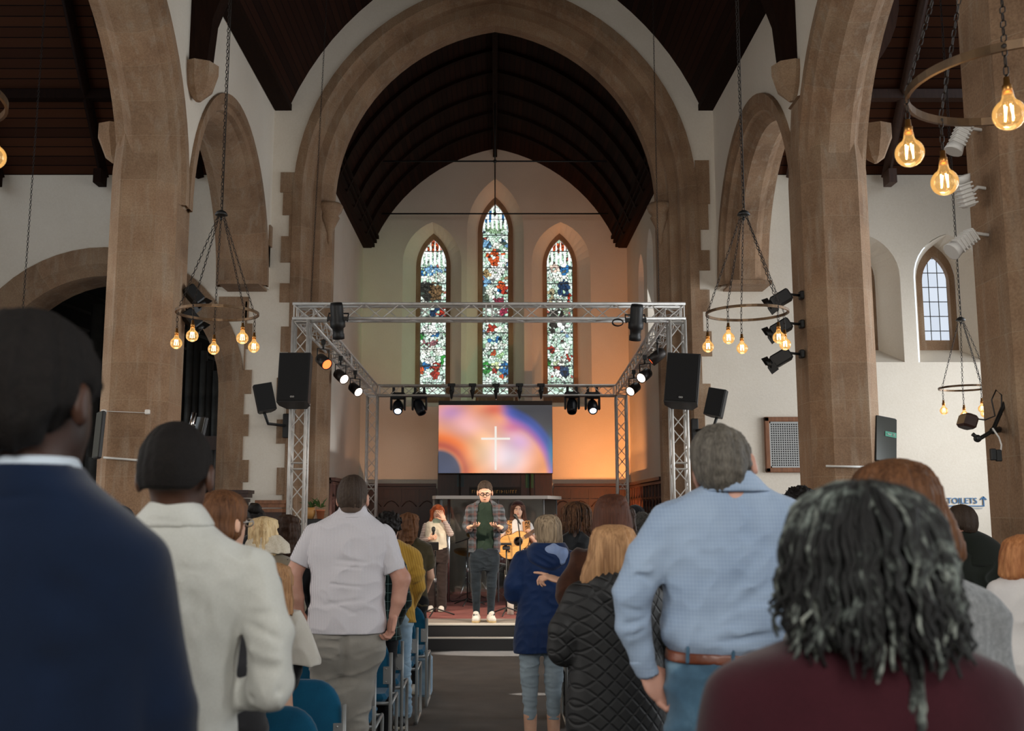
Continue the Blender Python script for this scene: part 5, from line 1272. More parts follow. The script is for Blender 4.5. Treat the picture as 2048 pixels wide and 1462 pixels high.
    def short_hair(s, mat, t=.03, fade=0, h_=.005, bumps=.003, seed=1, name='hair', top=.0, low=0.0, lump=None, label=None):
        E_, L = s.HE, s.HL; up = s.HM @ Vector((0, .6, -.8))
        pr = [E_((0, -.06, .13 + top * .5), (.335 + t, .42 + t, .38 + t + top * .5), .04), E_((0, -.17, -.10), (.285 + t * .6, .27 + t * .6, .28), .16)]
        pr += [('cut', L(0, .06, -.03 + low * -1), up), ('cut', L(0, 0, -.30 - low), s.HM @ Vector((0, 0, -1)))]
        for q_ in (-1, 1): pr += [E_((q_ * .38, .02, -.08), (.085, .13, .17), .01, 'sub'), E_((q_ * .43, -.12, -.32), (.20, .42, .26), .03, 'sub')]
        pr += [('strands', bumps, 26, 0, tuple(s.hc), seed), ('noise', bumps, (130, 130, 130), seed, False)]
        if lump: pr.append(('noise', lump[0], (lump[1],) * 3, seed, False))
        return s.part(name, pr, mat, h_, label)
    def fade(s, mat, t=.012, low=.06, h_=.005):
        E_, L = s.HE, s.HL; pr = [E_((0, -.06, .13), (.335 + t, .42 + t, .38 + t), .04), E_((0, -.17, -.10), (.285 + t, .27 + t, .28), .16), ('cut', L(0, .10, -.03), s.HM @ Vector((0, .6, -.8))), ('cut', L(0, 0, -.30 - low), s.HM @ Vector((0, 0, -1)))]
        for q_ in (-1, 1): pr += [E_((q_ * .37, .04, -.06), (.08, .12, .15), .01, 'sub'), E_((q_ * .43, -.12, -.34), (.19, .42, .26), .03, 'sub')]
        return s.part('faded_sides', pr, mat, h_)
def hand(W, d, n, side, L, curl=.35, spread=.12, fing=None, k=.006, thumb=None, curls=None):
    """palm, four fingers and a thumb; d = towards the fingers, n = way the palm faces, side = +1/-1 thumb side along d x n"""
    d = Vector(d).normalized(); n = Vector(n); n = (n - d * n.dot(d)).normalized(); a = d.cross(n).normalized() * side; W = Vector(W)
    M = np.array([[a[i], n[i], d[i]] for i in range(3)], np.float32)
    pr = [('ell', W + d * .27 * L, (.215 * L, .085 * L, .30 * L), M, k), ('ell', W + d * .16 * L + a * .10 * L + n * .03 * L, (.10 * L, .07 * L, .16 * L), M, k)]
    for i, (o, ln) in enumerate(((.16, .42), (.055, .47), (-.05, .44), (-.15, .34))):
        c = (curls[i] if curls else curl); b = W + d * (.50 - .02 * abs(i - 1)) * L + a * o * L; dd = (d + a * spread * (o * 4)).normalized(); r = .052 * L; ang = 0
        for sg, (fl, cf) in enumerate(((.45, .7), (.30, 1.1), (.25, .8))):
            ang += c * cf; v = dd * math.cos(ang) + n * math.sin(ang); e = b + v * ln * fl * L; pr.append(('cap', b, e, r, r * .9, k * .5)); b = e; r *= .9
    td = thumb if thumb is not None else (.62, .62, .35)
    b = W + d * .10 * L + a * .14 * L; v = (d * td[0] + a * td[1] + n * td[2]).normalized(); e = b + v * .27 * L; pr.append(('cap', b, e, .075 * L, .06 * L, k))
    v = (v + d * .45 + n * .1).normalized(); pr.append(('cap', e, e + v * .20 * L, .058 * L, .048 * L, k * .6)); return pr
def shoe(root, heel, toe, mat, sole, w_=.048, h_=.09, name='shoe'):
    heel = Vector(heel); toe = Vector(toe); d = (toe - heel).normalized(); L = (toe - heel).length
    pr = [('cap', heel + d * .04 + Vector((0, 0, .045)), toe - d * .06 + Vector((0, 0, .038)), w_, w_ * .92, .02), ('cap', heel + d * .05 + Vector((0, 0, .05)), heel + d * .10 + Vector((0, 0, h_)), w_ * .9, w_ * .75, .02), ('cut', (0, 0, heel.z + .012), (0, 0, -1))]
    o = mesh_from(name, [grow(pr, .006)], mat, root); pv = Vector(root.location)
    pr = [('cap', heel + d * .04 + Vector((0, 0, .02)), toe - d * .055 + Vector((0, 0, .02)), w_ * 1.04, w_ * .96, .01), ('cut', (0, 0, heel.z + .026), (0, 0, 1)), ('cut', (0, 0, heel.z + .001), (0, 0, -1))]
    so = mesh_from('sole', [grow(pr, .006)], sole, root); so.parent = o; return o
def tube_mesh(name, curves, mat, root, n=6):
    mb = MB(); mb.M = Matrix.Translation(-root.location)
    for pts, r in curves: mb.tube(pts, r, n)
    return mb.build(name, mat, root, recalc=False)

# --- skins, hairs and cloths
SK_W = skin('skin_fair', 'c99a80', 'dcb096'); SK_R = skin('skin_ruddy', 'ac7c6a', 'c29583'); SK_B = skin('skin_dark', '2e1c14', '4a2e21'); SK_B2 = skin('skin_deep_brown', '38231a', '523526')
H_BLKS = hairm('hair_close_cropped_black', '0c0a09', '191412', .8, s=(190, 190, 190), big=.3); H_BLK = hairm('hair_black', '0b0908', '171210'); H_DBR = hairm('hair_dark_brown', '20140e', '3a261a'); H_BRN = hairm('hair_brown', '3f2718', '6f4a30')
H_CHB = hairm('hair_chestnut', '341d14', '5b3626'); H_BLD = hairm('hair_blonde', 'a3845c', 'dcc397'); H_DBL = hairm('hair_dark_blonde', '7c583a', 'c0946a')
H_GRY = hairm('hair_dark_grey', '34302c', '6b655c', s=(160, 160, 30)); H_SHB = hairm('hair_short_brown', '2a201a', '43362c', s=(220, 220, 60)); H_RED = hairm('hair_red', '7a3418', 'b5592c')
H_GNG = hairm('hair_ginger', '8a5432', 'c08556'); H_HIL = hairm('hair_highlighted', '4a3a2c', 'b29c80', s=(90, 90, 4), big=.35)
# ---------------------------------------------------------------- cloth materials
def pattern_fab(name, base, fn, rough=.95, weave=900, bump=.2):
    m = NT(name); v = m.coords('Object'); sp = m.n('ShaderNodeSeparateXYZ'); m.l(v, sp.inputs[0])
    col = fn(m, sp.outputs[0], sp.outputs[1], sp.outputs[2], v)
    fine = m.noise(weave, v, 1); m.bump(fine, bump, .002)
    m.set(col, rough); m.b.inputs['Sheen Weight'].default_value = .12; m.b.inputs['Specular IOR Level'].default_value = .15; return m.m
def stripe(m, c, per, duty):
    return m.math('LESS_THAN', m.math('FRACT', m.math('DIVIDE', c, per)), duty)
C_NAVY = fabric('navy_suit_wool', '0b1628', '0e1c33'); C_IVORY = fabric('ivory_wool_jacket', 'b9b9b2', 'c9c9c3', weave=500)
C_PIN = pattern_fab('pinstriped_cotton', None, lambda m, x, y, z, v: m.mix(m.math('MULTIPLY', stripe(m, m.math('ADD', x, m.math('MULTIPLY', y, .4)), .0072, .36), m.math('ADD', .55, m.math('MULTIPLY', stripe(m, z, .006, .5), .3))), lin('cbc8cc'), lin('a09ca6')))
C_BLUE = pattern_fab('light_blue_check_shirt', None, lambda m, x, y, z, v: m.mix(m.math('MULTIPLY', m.math('ADD', stripe(m, x, .009, .2), stripe(m, z, .011, .16)), .13), m.ramp(m.noise(5, v, 3), [(.3, lin('8396b0')), (.7, lin('97a9c0'))]), lin('c3cedb')))
C_KHAKI = fabric('grey_khaki_cotton', '77736c', '8a867f'); C_DENIM = pattern_fab('mid_blue_denim', None, lambda m, x, y, z, v: m.ramp(m.noise(6, v, 5), [(.3, lin('2b4052')), (.55, lin('48657a')), (.75, lin('7390a2'))]), weave=700)
C_LDEN = pattern_fab('light_wash_denim', None, lambda m, x, y, z, v: m.ramp(m.noise(7, v, 5), [(.3, lin('6f8ca4')), (.7, lin('9fb6c6'))]), weave=700)
C_GDEN = fabric('pale_grey_denim', '8696a0', '9aa8b1'); C_DDEN = pattern_fab('dark_slate_denim', None, lambda m, x, y, z, v: m.ramp(m.noise(5, v, 4), [(.3, lin('161c22')), (.7, lin('273038'))]))
C_BURG = fabric('burgundy_knit', '2f1118', '3b171f', weave=420, bump=.2); C_GREY = fabric('grey_marl_knit', '6c6e70', '8a8c8d', weave=380, bump=.5, scale=60)
C_RAIN = fabric('navy_raincoat_nylon', '0e2144', '142d57', weave=600, rough=.6, bump=.1); C_RLIN = fabric('pale_blue_hood_lining', '7288b4', '9aaacb')
C_BLKF = fabric('black_cloth', '0f0f10', '17171a'); C_DGRN = fabric('dark_olive_coat', '171b17', '1f231e'); C_WTEE = fabric('white_tee_cotton', 'c4c0bf', 'd6d2cf')
C_YEL = pattern_fab('mustard_knit', None, lambda m, x, y, z, v: m.mix(m.math('MULTIPLY', stripe(m, m.math('ADD', x, m.math('MULTIPLY', z, .25)), .018, .3), .55), lin('b08a3c'), lin('866428')), weave=300, bump=.6)
C_OLV = fabric('olive_vest', '3b3422', '4a4230'); C_BRN = fabric('brown_sheer_blouse', '2e1a12', '43281b', scale=14); C_TAN = fabric('taupe_suede', '6d6252', '7d7160'); C_FUR = fabric('cream_shearling', 'b9ae9b', 'd2c8b6', weave=130, bump=1.0)
C_QLT = None
def _q():
    m = NT('black_quilted_nylon'); v = m.coords('Object'); sp = m.n('ShaderNodeSeparateXYZ'); m.l(v, sp.inputs[0])
    x = m.math('ADD', sp.outputs[0], m.math('MULTIPLY', sp.outputs[1], .8)); z = sp.outputs[2]
    def ln(a): return m.math('ABSOLUTE', m.math('SUBTRACT', m.math('FRACT', m.math('DIVIDE', a, .058)), .5))
    d1 = ln(m.math('ADD', x, z)); d2 = ln(m.math('SUBTRACT', x, z)); h_ = m.math('SUBTRACT', .5, m.math('MAXIMUM', d1, d2))
    h_ = m.math('MINIMUM', h_, .16); m.bump(h_, 1.0, .02)
    m.set(m.ramp(m.noise(8, v, 3), [(.3, lin('0e0e0f')), (.7, lin('19191a'))]), .6); return m.m
C_QLT = _q()
def _plaid():
    m = NT('grey_blue_plaid_flannel'); v = m.coords('Object'); sp = m.n('ShaderNodeSeparateXYZ'); m.l(v, sp.inputs[0]); x, z = sp.outputs[0], sp.outputs[2]
    c = m.mix(stripe(m, x, .10, .42), lin('41454a'), lin('303337')); c = m.mix(m.math('MULTIPLY', stripe(m, m.math('ADD', x, .03), .10, .22), .6), c, lin('55352f'))
    c = m.mix(m.math('MULTIPLY', stripe(m, z, .10, .25), .45), c, lin('55352f')); c = m.mix(m.math('MULTIPLY', stripe(m, m.math('ADD', z, .05), .10, .3), .35), c, lin('667079')); m.set(c, .95); return m.m
C_PLAID = _plaid(); C_DGT = fabric('dark_green_tee', '1d2a22', '26352b'); C_CREAM = fabric('cream_vest', 'c4b8a2', 'd8cdb8', weave=160, bump=.7)
C_STRP = pattern_fab('striped_sleeves', None, lambda m, x, y, z, v: m.mix(stripe(m, z, .022, .4), lin('cdbfb4'), lin('6a4b48')))
C_LEO = NT('leopard_print'); _v = C_LEO.coords('Object', (1, 1, 1)); _vo = C_LEO.n('ShaderNodeTexVoronoi'); C_LEO.l(_v, _vo.inputs['Vector']); _vo.inputs['Scale'].default_value = 42
C_LEO.set(C_LEO.ramp(_vo.outputs['Distance'], [(.0, lin('b97a3c')), (.24, lin('c48a4c')), (.34, lin('1f1410')), (.52, lin('1f1410')), (.6, lin('c89258'))]), .9); C_LEO = C_LEO.m
C_DPLAID = pattern_fab('dark_green_check', None, lambda m, x, y, z, v: m.mix(m.math('MULTIPLY', m.math('ADD', stripe(m, x, .06, .06), stripe(m, z, .06, .06)), .5), lin('101d1c'), lin('6f8c8a')))
C_DBRN = fabric('dark_brown_trousers', '241c1a', '33292', '' and 1) if False else fabric('dark_brown_trousers', '241c1a', '332926')
M_LEATH = noisy('brown_leather_belt', '5a2b17', '7a4026', 12, .4, bump=.1); M_SHOEW = noisy('white_trainer', 'b9b4ab', 'd0ccc4', 12, .6, bump=0); M_SHOEB = simple('black_shoe', '141414', .5); M_SOLE = simple('shoe_sole', 'b0a998', .7); M_SOLED = simple('dark_sole', '2a2724', .8)

def legs(p, xl, xr, hip, r, mat, knee=None, out=1.0, h_=.010, hem=.09, shoes=(M_SHOEB, M_SOLED), face=1, name='trousers', core=True, extra=()):
    """trousers from hip to the floor plus shoes; z in metres from the floor"""
    s = p.s; pr = list(extra); z0 = p.z0
    for x in (xl, xr):
        a = p.q(x, hip); hz = a.z - z0; kx = a.x; b = Vector((a.x, p.Y + .01 * face, z0 + hz * .53)); c = Vector((a.x, p.Y - .02 * face, z0 + hem))
        pr += [('cap', a, b, r * s, r * s * .74, .03), ('cap', b, c, r * s * .74, r * s * .58, .03)]
    a, b = p.q(xl, hip), p.q(xr, hip); pr.append(('cap', a + Vector((0, 0, .03)), b + Vector((0, 0, .03)), r * s * 1.02, r * s * 1.02, .05))
    pr += [('noise', .004, (9, 9, 26), int(xl) % 97, True), ('cut', (0, 0, z0 + hem), (0, 0, -1))]
    o = p.part(name, pr, mat, h_)
    for x in (xl, xr):
        a = p.q(x, hip); shoe(p.root, (a.x, p.Y - .09 * face, z0), (a.x, p.Y + .17 * face, z0), shoes[0], shoes[1])
    if core:
        return [('cap', p.q(x, hip), Vector((p.q(x, hip).x, p.Y, z0 + .09)), r * s * .75, .035, .02) for x in (xl, xr)] + [('cap', a_, b_, r * s * .8, r * s * .8, .04) for a_, b_ in ((p.q(xl, hip), p.q(xr, hip)),)]
def core(p, nx, ny, hx, hy, r): return [('cap', p.q(nx, ny), p.q(hx, hy), r * p.s * .8, r * p.s, .03)]

def long_hair(p, rows, mat, amp=.004, fa=22, fz=3, seed=1, n=2.2, h_=.007, extra=(), name='hair', label=None):
    lf = p.loft(rows, 4, n); c = p.q((rows[0][1] + rows[0][2]) / 2, rows[0][0])
    return p.part(name, [lf, p.HE((0, -.06, .12), (.365, .455, .41), .06), p.HE((0, -.15, -.10), (.33, .34, .30), .08)] + list(extra) + [p_cut(p, (0, .27, .10), (0, .92, -.3)), ('strands', amp, fa, fz, tuple(p.hc), seed)], mat, h_, label)

# ================================================================ CONGREGATION
# --- tall man in a navy suit, nearest on the left
p = Person(70, 1.50, 'tall dark-skinned man in a navy suit jacket, nearest figure at the left edge')
hd = p.head(66, 640, 965, yaw=14, neck=p.q(60, 1080))
lg = legs(p, -20, 170, 2150, 105, C_NAVY, h_=.012)
p.part('body', hd + core(p, 66, 1100, 75, 2150, 100) + lg, SK_B, .007)
p.short_hair(H_BLKS, t=.05, bumps=.002, h_=.006, seed=3, low=.05, lump=(.002, 160))
p.part('shirt_collar', [p.loft([(914, -16, 146, 88, 2), (936, -22, 156, 92), (1000, -26, 160, 96)], 3)], fabric('pale_blue_shirt', 'a9b6c4', 'bcc7d2'), .006)
rows = [(932, -24, 158, 90), (955, -34, 172, 95), (985, -54, 205, 100), (1030, -112, 262, 104), (1080, -165, 312, 116), (1140, -190, 332, 124), (1250, -205, 335, 132), (1350, -205, 330, 135), (1462, -205, 325, 138), (1700, -205, 325, 138), (2000, -200, 320, 136), (2300, -190, 315, 132)]
jk = [p.loft(rows, 10, 2.5), p.cap((272, 1130, 0), (338, 1420, 8), 62, 56, 26), p.cap((338, 1420, 8), (352, 1640, 20), 56, 50, 12), p.cap((352, 1640, 20), (330, 1950, 90), 50, 40, 12),
      p.cap((-150, 1130, 0), (-205, 1420, 8), 62, 56, 26), p.cap((-205, 1420, 8), (-225, 1640, 20), 56, 50, 12), p.cap((-225, 1640, 20), (-190, 1950, 90), 50, 40, 12),
      p.groove((268, 1190, -110), (246, 1500, -120), 14, 16), p.groove((-40, 1000, -95), (66, 990, -100), 4, 7), p.groove((66, 990, -100), (175, 1010, -95), 4, 7), p.groove((70, 1500, -135), (75, 2300, -135), 6, 6),
      p.groove((120, 1180, -120), (240, 1280, -120), 9, 30), p.groove((100, 1330, -130), (230, 1300, -125), 8, 26), ('noise', .0035, (7, 7, 5), 4, False)]
p.part('suit_jacket', jk, C_NAVY, .008)
p.part('hand', hand(p.q(330, 1975, 90), (-.1, .3, -1), (-1, 0, 0), 1, .19, .5), SK_B, .005)

# --- man in the ivory jacket
p = Person(350, 2.35, 'dark-skinned man in an ivory wool jacket with his hand in his pocket, seen from behind')
hd = p.head(353, 850, 1052, yaw=0, neck=p.q(347, 1120), pitch=-6, scale_w=.96)
lg = legs(p, 290, 410, 1760, 66, C_BLKF)
p.part('body', hd + core(p, 348, 1130, 345, 1760, 62) + lg, SK_B2, .006)
p.short_hair(H_BLKS, t=.018, bumps=.0012, h_=.005, seed=5, low=-.12, lump=(.0012, 200))
rows = [(1006, 302, 372, 30), (1018, 286, 396, 44), (1042, 262, 414, 54), (1062, 236, 436, 62), (1084, 200, 476, 70), (1106, 178, 506, 76), (1140, 164, 522, 80), (1200, 168, 506, 84), (1260, 180, 484, 86), (1366, 188, 470, 88), (1462, 190, 472, 90), (1640, 192, 474, 90), (1760, 192, 474, 88)]
jk = [p.loft(rows, 8, 2.5), p.cap((510, 1140, 0), (540, 1270, -6), 44, 46, 22), p.cap((540, 1270, -6), (541, 1376, -8), 46, 43, 10), p.cap((541, 1376, -8), (500, 1386, 34), 43, 34, 16), p.cap((500, 1386, 34), (455, 1402, 80), 34, 30, 10),
      p.cap((185, 1140, 0), (162, 1290, -6), 40, 40, 20), p.cap((162, 1290, -6), (166, 1400, 40), 40, 32, 10),
      p.groove((504, 1200, -60), (472, 1262, -84), 8, 8), p.groove((472, 1262, -80), (466, 1450, -80), 12, 7), p.groove((368, 1136, -80), (440, 1150, -80), 2.2, 3), p.groove((440, 1150, -80), (506, 1174, -70), 2.2, 3), p.groove((200, 1168, -78), (290, 1140, -82), 2.2, 3), p.groove((290, 1140, -82), (368, 1136, -80), 2.2, 3),
      p.groove((430, 1150, -85), (470, 1230, -85), 6, 14), p.groove((385, 1195, -86), (455, 1290, -86), 4, 12), p.groove((380, 1240, -86), (440, 1310, -86), 3.5, 10), p.groove((420, 1265, -86), (470, 1215, -80), -5, 12), p.groove((250, 1230, -86), (380, 1300, -88), 3, 16),
      p.groove((505, 1178, -44), (548, 1195, -52), 2.0, 3), p.groove((548, 1195, -52), (562, 1370, -56), 2.0, 3),
      p.groove((500, 1250, -46), (560, 1280, -50), 5, 9), p.groove((490, 1330, -46), (560, 1340, -50), 4, 9), p.groove((505, 1230, -46), (575, 1225, -46), 3, 9), p.groove((500, 1300, -46), (560, 1320, -50), -4, 8), p.groove((505, 1395, -30), (570, 1380, -46), 4, 8),
      p.groove((300, 1032, -50), (400, 1036, -52), 3, 3), ('noise', .004, (11, 11, 9), 8, False), ('noise', .002, (26, 26, 18), 9, True)]
p.part('jacket', jk, C_IVORY, .006)
p.part('jacket_collar', [p.loft([(1003, 304, 394, 52, 2), (1018, 290, 408, 57), (1036, 276, 420, 62), (1054, 262, 430, 66)], 3, 2.3), p.groove((290, 1040, -60), (412, 1044, -60), 2, 3)], C_IVORY, .006)

# --- man in the pinstriped short-sleeved shirt
p = Person(695, 5.6, 'stocky man in a pinstriped short-sleeved shirt and grey trousers beside the aisle')
hd = p.head(706, 955, 1041, yaw=3, neck=p.q(702, 1062), scale_w=.96)
Lh = hand(p.q(600, 1224, -2), (.12, .0, -1), (.15, -1, 0), 1, .185, .75, k=.004)
Rh = hand(p.q(786, 1230, -2), (-.12, -.15, -1), (-.75, -.55, 0), -1, .185, .85, k=.004)
arms = [p.cap((607, 1108, 0), (585, 1152, -4), 17, 17, 6), p.cap((585, 1152, -4), (594, 1196, -4), 17.5, 14, 6), p.cap((594, 1196, -4), (600, 1228, -2), 13, 9.5, 5),
        p.cap((784, 1120, 0), (803, 1158, -4), 18, 17.5, 6), p.cap((803, 1158, -4), (797, 1200, -4), 17.5, 14.5, 6), p.cap((797, 1200, -4), (787, 1232, -2), 13.5, 9.5, 5)]
pelvis = [p.loft([(1232, 624, 764, 44), (1262, 616, 769, 47), (1292, 616, 769, 48), (1322, 622, 764, 44), (1345, 640, 745, 32)], 8, 2.4), p.cap((654, 1300, 0), (656, 1420, 2), 37, 27, 10), p.cap((727, 1300, 0), (708, 1412, 2), 38, 28, 10),
          p.groove((688, 1258, -50), (690, 1322, -46), 7, 6), p.groove((690, 1322, -44), (684, 1420, -30), 8, 8), p.groove((700, 1316, -50), (764, 1296, -40), 3, 4), p.groove((700, 1326, -50), (758, 1330, -40), 3, 4), p.groove((625, 1300, -46), (684, 1318, -50), 3, 4), p.groove((628, 1318, -44), (686, 1328, -50), 2.5, 3), p.groove((702, 1345, -44), (748, 1362, -36), 2.5, 4), p.groove((712, 1372, -40), (738, 1340, -40), 2.5, 3)]
lg = legs(p, 656, 712, 1400, 28, C_KHAKI, extra=pelvis, shoes=(M_SHOEB, M_SOLE), h_=.007)
p.part('body', hd + core(p, 702, 1062, 694, 1290, 38) + lg, SK_R, .006, extra=[grow(arms + Lh + Rh, .0045)])
p.short_hair(H_SHB, t=.03, bumps=.0018, h_=.004, seed=9, top=.03, low=-.10); p.fade(simple('faded_hair', '5a483c', .8), low=.02)
rows = [(1017, 680, 728, 19), (1024, 670, 736, 23), (1036, 652, 750, 28), (1047, 630, 766, 33), (1062, 616, 780, 37), (1085, 612, 784, 41), (1120, 617, 776, 44), (1160, 624, 768, 47), (1200, 621, 769, 50), (1240, 618, 771, 52), (1270, 621, 768, 52)]
sh = [p.loft(rows, 5, 2.5), p.cap((628, 1072, 0), (600, 1124, -2), 22, 21, 8), p.cap((768, 1074, 0), (788, 1140, -2), 23, 22, 8), ('cut', p.q(598, 1128), p.q(598, 1128) - p.q(624, 1078)) ]
tors = [p.loft(rows, 5, 2.5), p.groove((676, 1036, -26), (730, 1038, -26), 1.5, 1.6), p.groove((632, 1056, -34), (700, 1048, -36), 1, 1.5), p.groove((700, 1048, -36), (764, 1058, -34), 1, 1.5),
        p.groove((672, 1120, -46), (760, 1128, -44), 2, 3), p.groove((668, 1132, -46), (748, 1138, -46), 1.6, 2.5), p.groove((662, 1168, -46), (740, 1176, -50), 1.8, 3), p.groove((650, 1210, -50), (755, 1196, -50), 2, 4), p.groove((640, 1196, -50), (720, 1232, -52), 2, 3), p.groove((700, 1228, -52), (768, 1210, -46), 2, 3), p.groove((745, 1080, -40), (758, 1150, -42), 3, 5), p.groove((640, 1085, -42), (636, 1150, -44), 2.5, 5), p.groove((700, 1060, -44), (703, 1110, -46), 1.2, 3),
        ('noise', .003, (14, 14, 26), 11, True), ('noise', .003, (8, 8, 9), 12, False), p.cut((700, 1264, 0), (0, 0, -1))]
t1 = grow(tors, .0055)
sl = grow([p.cap((630, 1070, 0), (596, 1130, -2), 23, 22, 8), ('cut', p.q(599, 1127), tuple(p.q(596, 1130) - p.q(630, 1070))), ('noise', .002, (20, 20, 20), 3, True)], .0055)
sr = grow([p.cap((766, 1072, 0), (791, 1148, -2), 24, 23, 8), ('cut', p.q(789, 1143), tuple(p.q(791, 1148) - p.q(766, 1072))), ('noise', .002, (20, 20, 20), 4, True)], .0055)
p.part('shirt', [], C_PIN, extra=[t1, sl, sr])
p.part('collar', [p.loft([(1011, 680, 731, 22, 2), (1022, 675, 735, 25, 0), (1036, 668, 742, 27)], 2), p.groove((676, 1030, -26), (736, 1030, -26), 1.2, 1.5)], C_PIN, .005)

# --- man in the light blue shirt, hand on hip
p = Person(1465, 2.95, 'grey-haired man in a light blue shirt, jeans and brown belt, hand at his hip')
hd = p.head(1449, 858, 1018, yaw=22, roll=-14, neck=p.q(1468, 1010), pitch=-8)
lg = legs(p, 1400, 1540, 1560, 72, C_DENIM, h_=.010, extra=[p.loft([(1298, 1338, 1608, 82), (1330, 1334, 1610, 86), (1400, 1330, 1612, 88), (1462, 1332, 1610, 86), (1560, 1340, 1602, 80)], 10, 2.5), p.groove((1470, 1330, -90), (1472, 1560, -90), 7, 8), p.groove((1340, 1352, -72), (1470, 1372, -90), 1.6, 2.4), p.groove((1470, 1372, -90), (1600, 1350, -72), 1.6, 2.4), p.groove((1342, 1362, -78), (1412, 1372, -88), 1.8, 2), p.groove((1412, 1372, -88), (1410, 1450, -90), 1.8, 2), p.groove((1345, 1364, -78), (1350, 1440, -78), 1.8, 2), p.groove((1350, 1440, -78), (1385, 1460, -88), 1.8, 2), p.groove((1385, 1460, -88), (1410, 1450, -90), 1.8, 2)], shoes=(M_SHOEB, M_SOLED))
Lh = hand(p.q(1291, 1342, 18), (.62, .05, -.78), (.25, -.55, .2), -1, .19, curls=(.12, .35, .75, .9), spread=.2, k=.005, thumb=(.75, .5, .1))
p.part('body', hd + core(p, 1468, 1010, 1470, 1520, 76) + lg, SK_R, .006, extra=[grow([p.cap((1276, 1300, 8), (1294, 1350, 18), 22, 16, 8)] + Lh, .004)])
p.short_hair(H_GRY, t=.035, bumps=.003, h_=.005, seed=12, low=.03, top=.02, lump=(.0015, 90))
rows = [(950, 1432, 1506, 36), (962, 1416, 1520, 44), (975, 1398, 1534, 50), (990, 1370, 1566, 56), (1008, 1346, 1598, 64), (1035, 1328, 1622, 72), (1085, 1320, 1632, 78), (1160, 1326, 1626, 84), (1210, 1328, 1620, 88), (1262, 1320, 1616, 92), (1286, 1328, 1610, 90), (1302, 1342, 1600, 82)]
g = p.groove
tors = [p.loft(rows, 8, 2.5), p.cap((1340, 1048, 0), (1296, 1118, -6), 42, 42, 20), p.cap((1296, 1118, -6), (1264, 1190, -8), 41, 38, 10), p.cap((1264, 1190, -8), (1266, 1250, -2), 38, 34, 10), p.cap((1266, 1250, -2), (1292, 1338, 14), 33, 23, 10),
        p.cap((1600, 1048, 0), (1650, 1160, -4), 42, 40, 20), p.cap((1650, 1160, -4), (1640, 1290, 30), 38, 26, 10),
        g((1330, 1030, -50), (1324, 1170, -60), 3, 3.5), g((1370, 1010, -66), (1326, 1110, -66), 3, 9), g((1400, 1000, -70), (1600, 994, -66), 1, 2),
        g((1326, 1090, -66), (1420, 1110, -82), 2.5, 6), g((1428, 1076, -86), (1510, 1062, -84), 3.2, 6), g((1330, 1122, -74), (1420, 1104, -86), 2.4, 5), g((1350, 1215, -84), (1450, 1196, -92), 3.6, 4), g((1350, 1208, -84), (1450, 1188, -92), -2, 5),
        g((1420, 1240, -92), (1540, 1090, -88), 4, 12), g((1400, 1262, -92), (1560, 1160, -90), 4.5, 10), g((1380, 1276, -92), (1480, 1240, -92), 3.5, 7), g((1340, 1250, -86), (1400, 1170, -90), 4, 12), g((1332, 1200, -80), (1350, 1120, -80), 4, 10), g((1440, 1284, -92), (1600, 1262, -88), 3.5, 6), g((1480, 1210, -92), (1580, 1196, -88), 2.4, 6), g((1500, 1150, -90), (1570, 1080, -88), -3, 12),
        g((1276, 1150, -44), (1324, 1172, -50), 6, 7), g((1268, 1146, -44), (1300, 1140, -48), -3, 7), g((1240, 1215, -44), (1300, 1228, -40), 4, 6), g((1250, 1250, -34), (1300, 1236, -36), 4, 6), g((1240, 1280, -30), (1290, 1262, -34), 3, 5), g((1258, 1300, -30), (1296, 1290, -30), 3, 5), g((1262, 1230, -44), (1262, 1320, -24), 1.6, 2.4),
        ('noise', .004, (9, 9, 12), 21, False), ('noise', .0018, (28, 28, 34), 22, True), ('cut', p.q(1294, 1348, 14), tuple(p.q(1292, 1338, 14) - p.q(1266, 1250, -2)))]
tors[-1] = None
tors = [t for t in tors if t]
p.part('shirt', tors, C_BLUE, .006)
p.part('collar', [p.loft([(942, 1420, 1498, 56, -2), (955, 1412, 1514, 61, -2), (970, 1404, 1528, 66, -2), (984, 1392, 1544, 68, -2)], 3, 2.3), p.groove((1412, 962, -44), (1524, 960, -44), 1.6, 2)], C_BLUE, .005)
p.part('cuff', [p.cap((1283, 1318, 10), (1296, 1346, 15), 25, 22, 4), ('cut', p.q(1296, 1352, 15), (.25, .05, -.95)), ('cut', p.q(1281, 1316, 10), (-.25, -.05, .95))], C_BLUE, .005)
p.part('belt', [p.loft([(1296, 1333, 1612, 87), (1321, 1330, 1613, 89)], 2, 2.5), p.cut((1400, 1319, 0), (0, 0, -1)), p.cut((1400, 1298, 0), (0, 0, 1))], M_LEATH, .006)
for x in (1376, 1467, 1560): p.part('belt_loop', [p.cap((x, 1296, -88 if x == 1467 else -78), (x - 1, 1324, -89 if x == 1467 else -79), 4, 4, 2)], C_DENIM, .004)

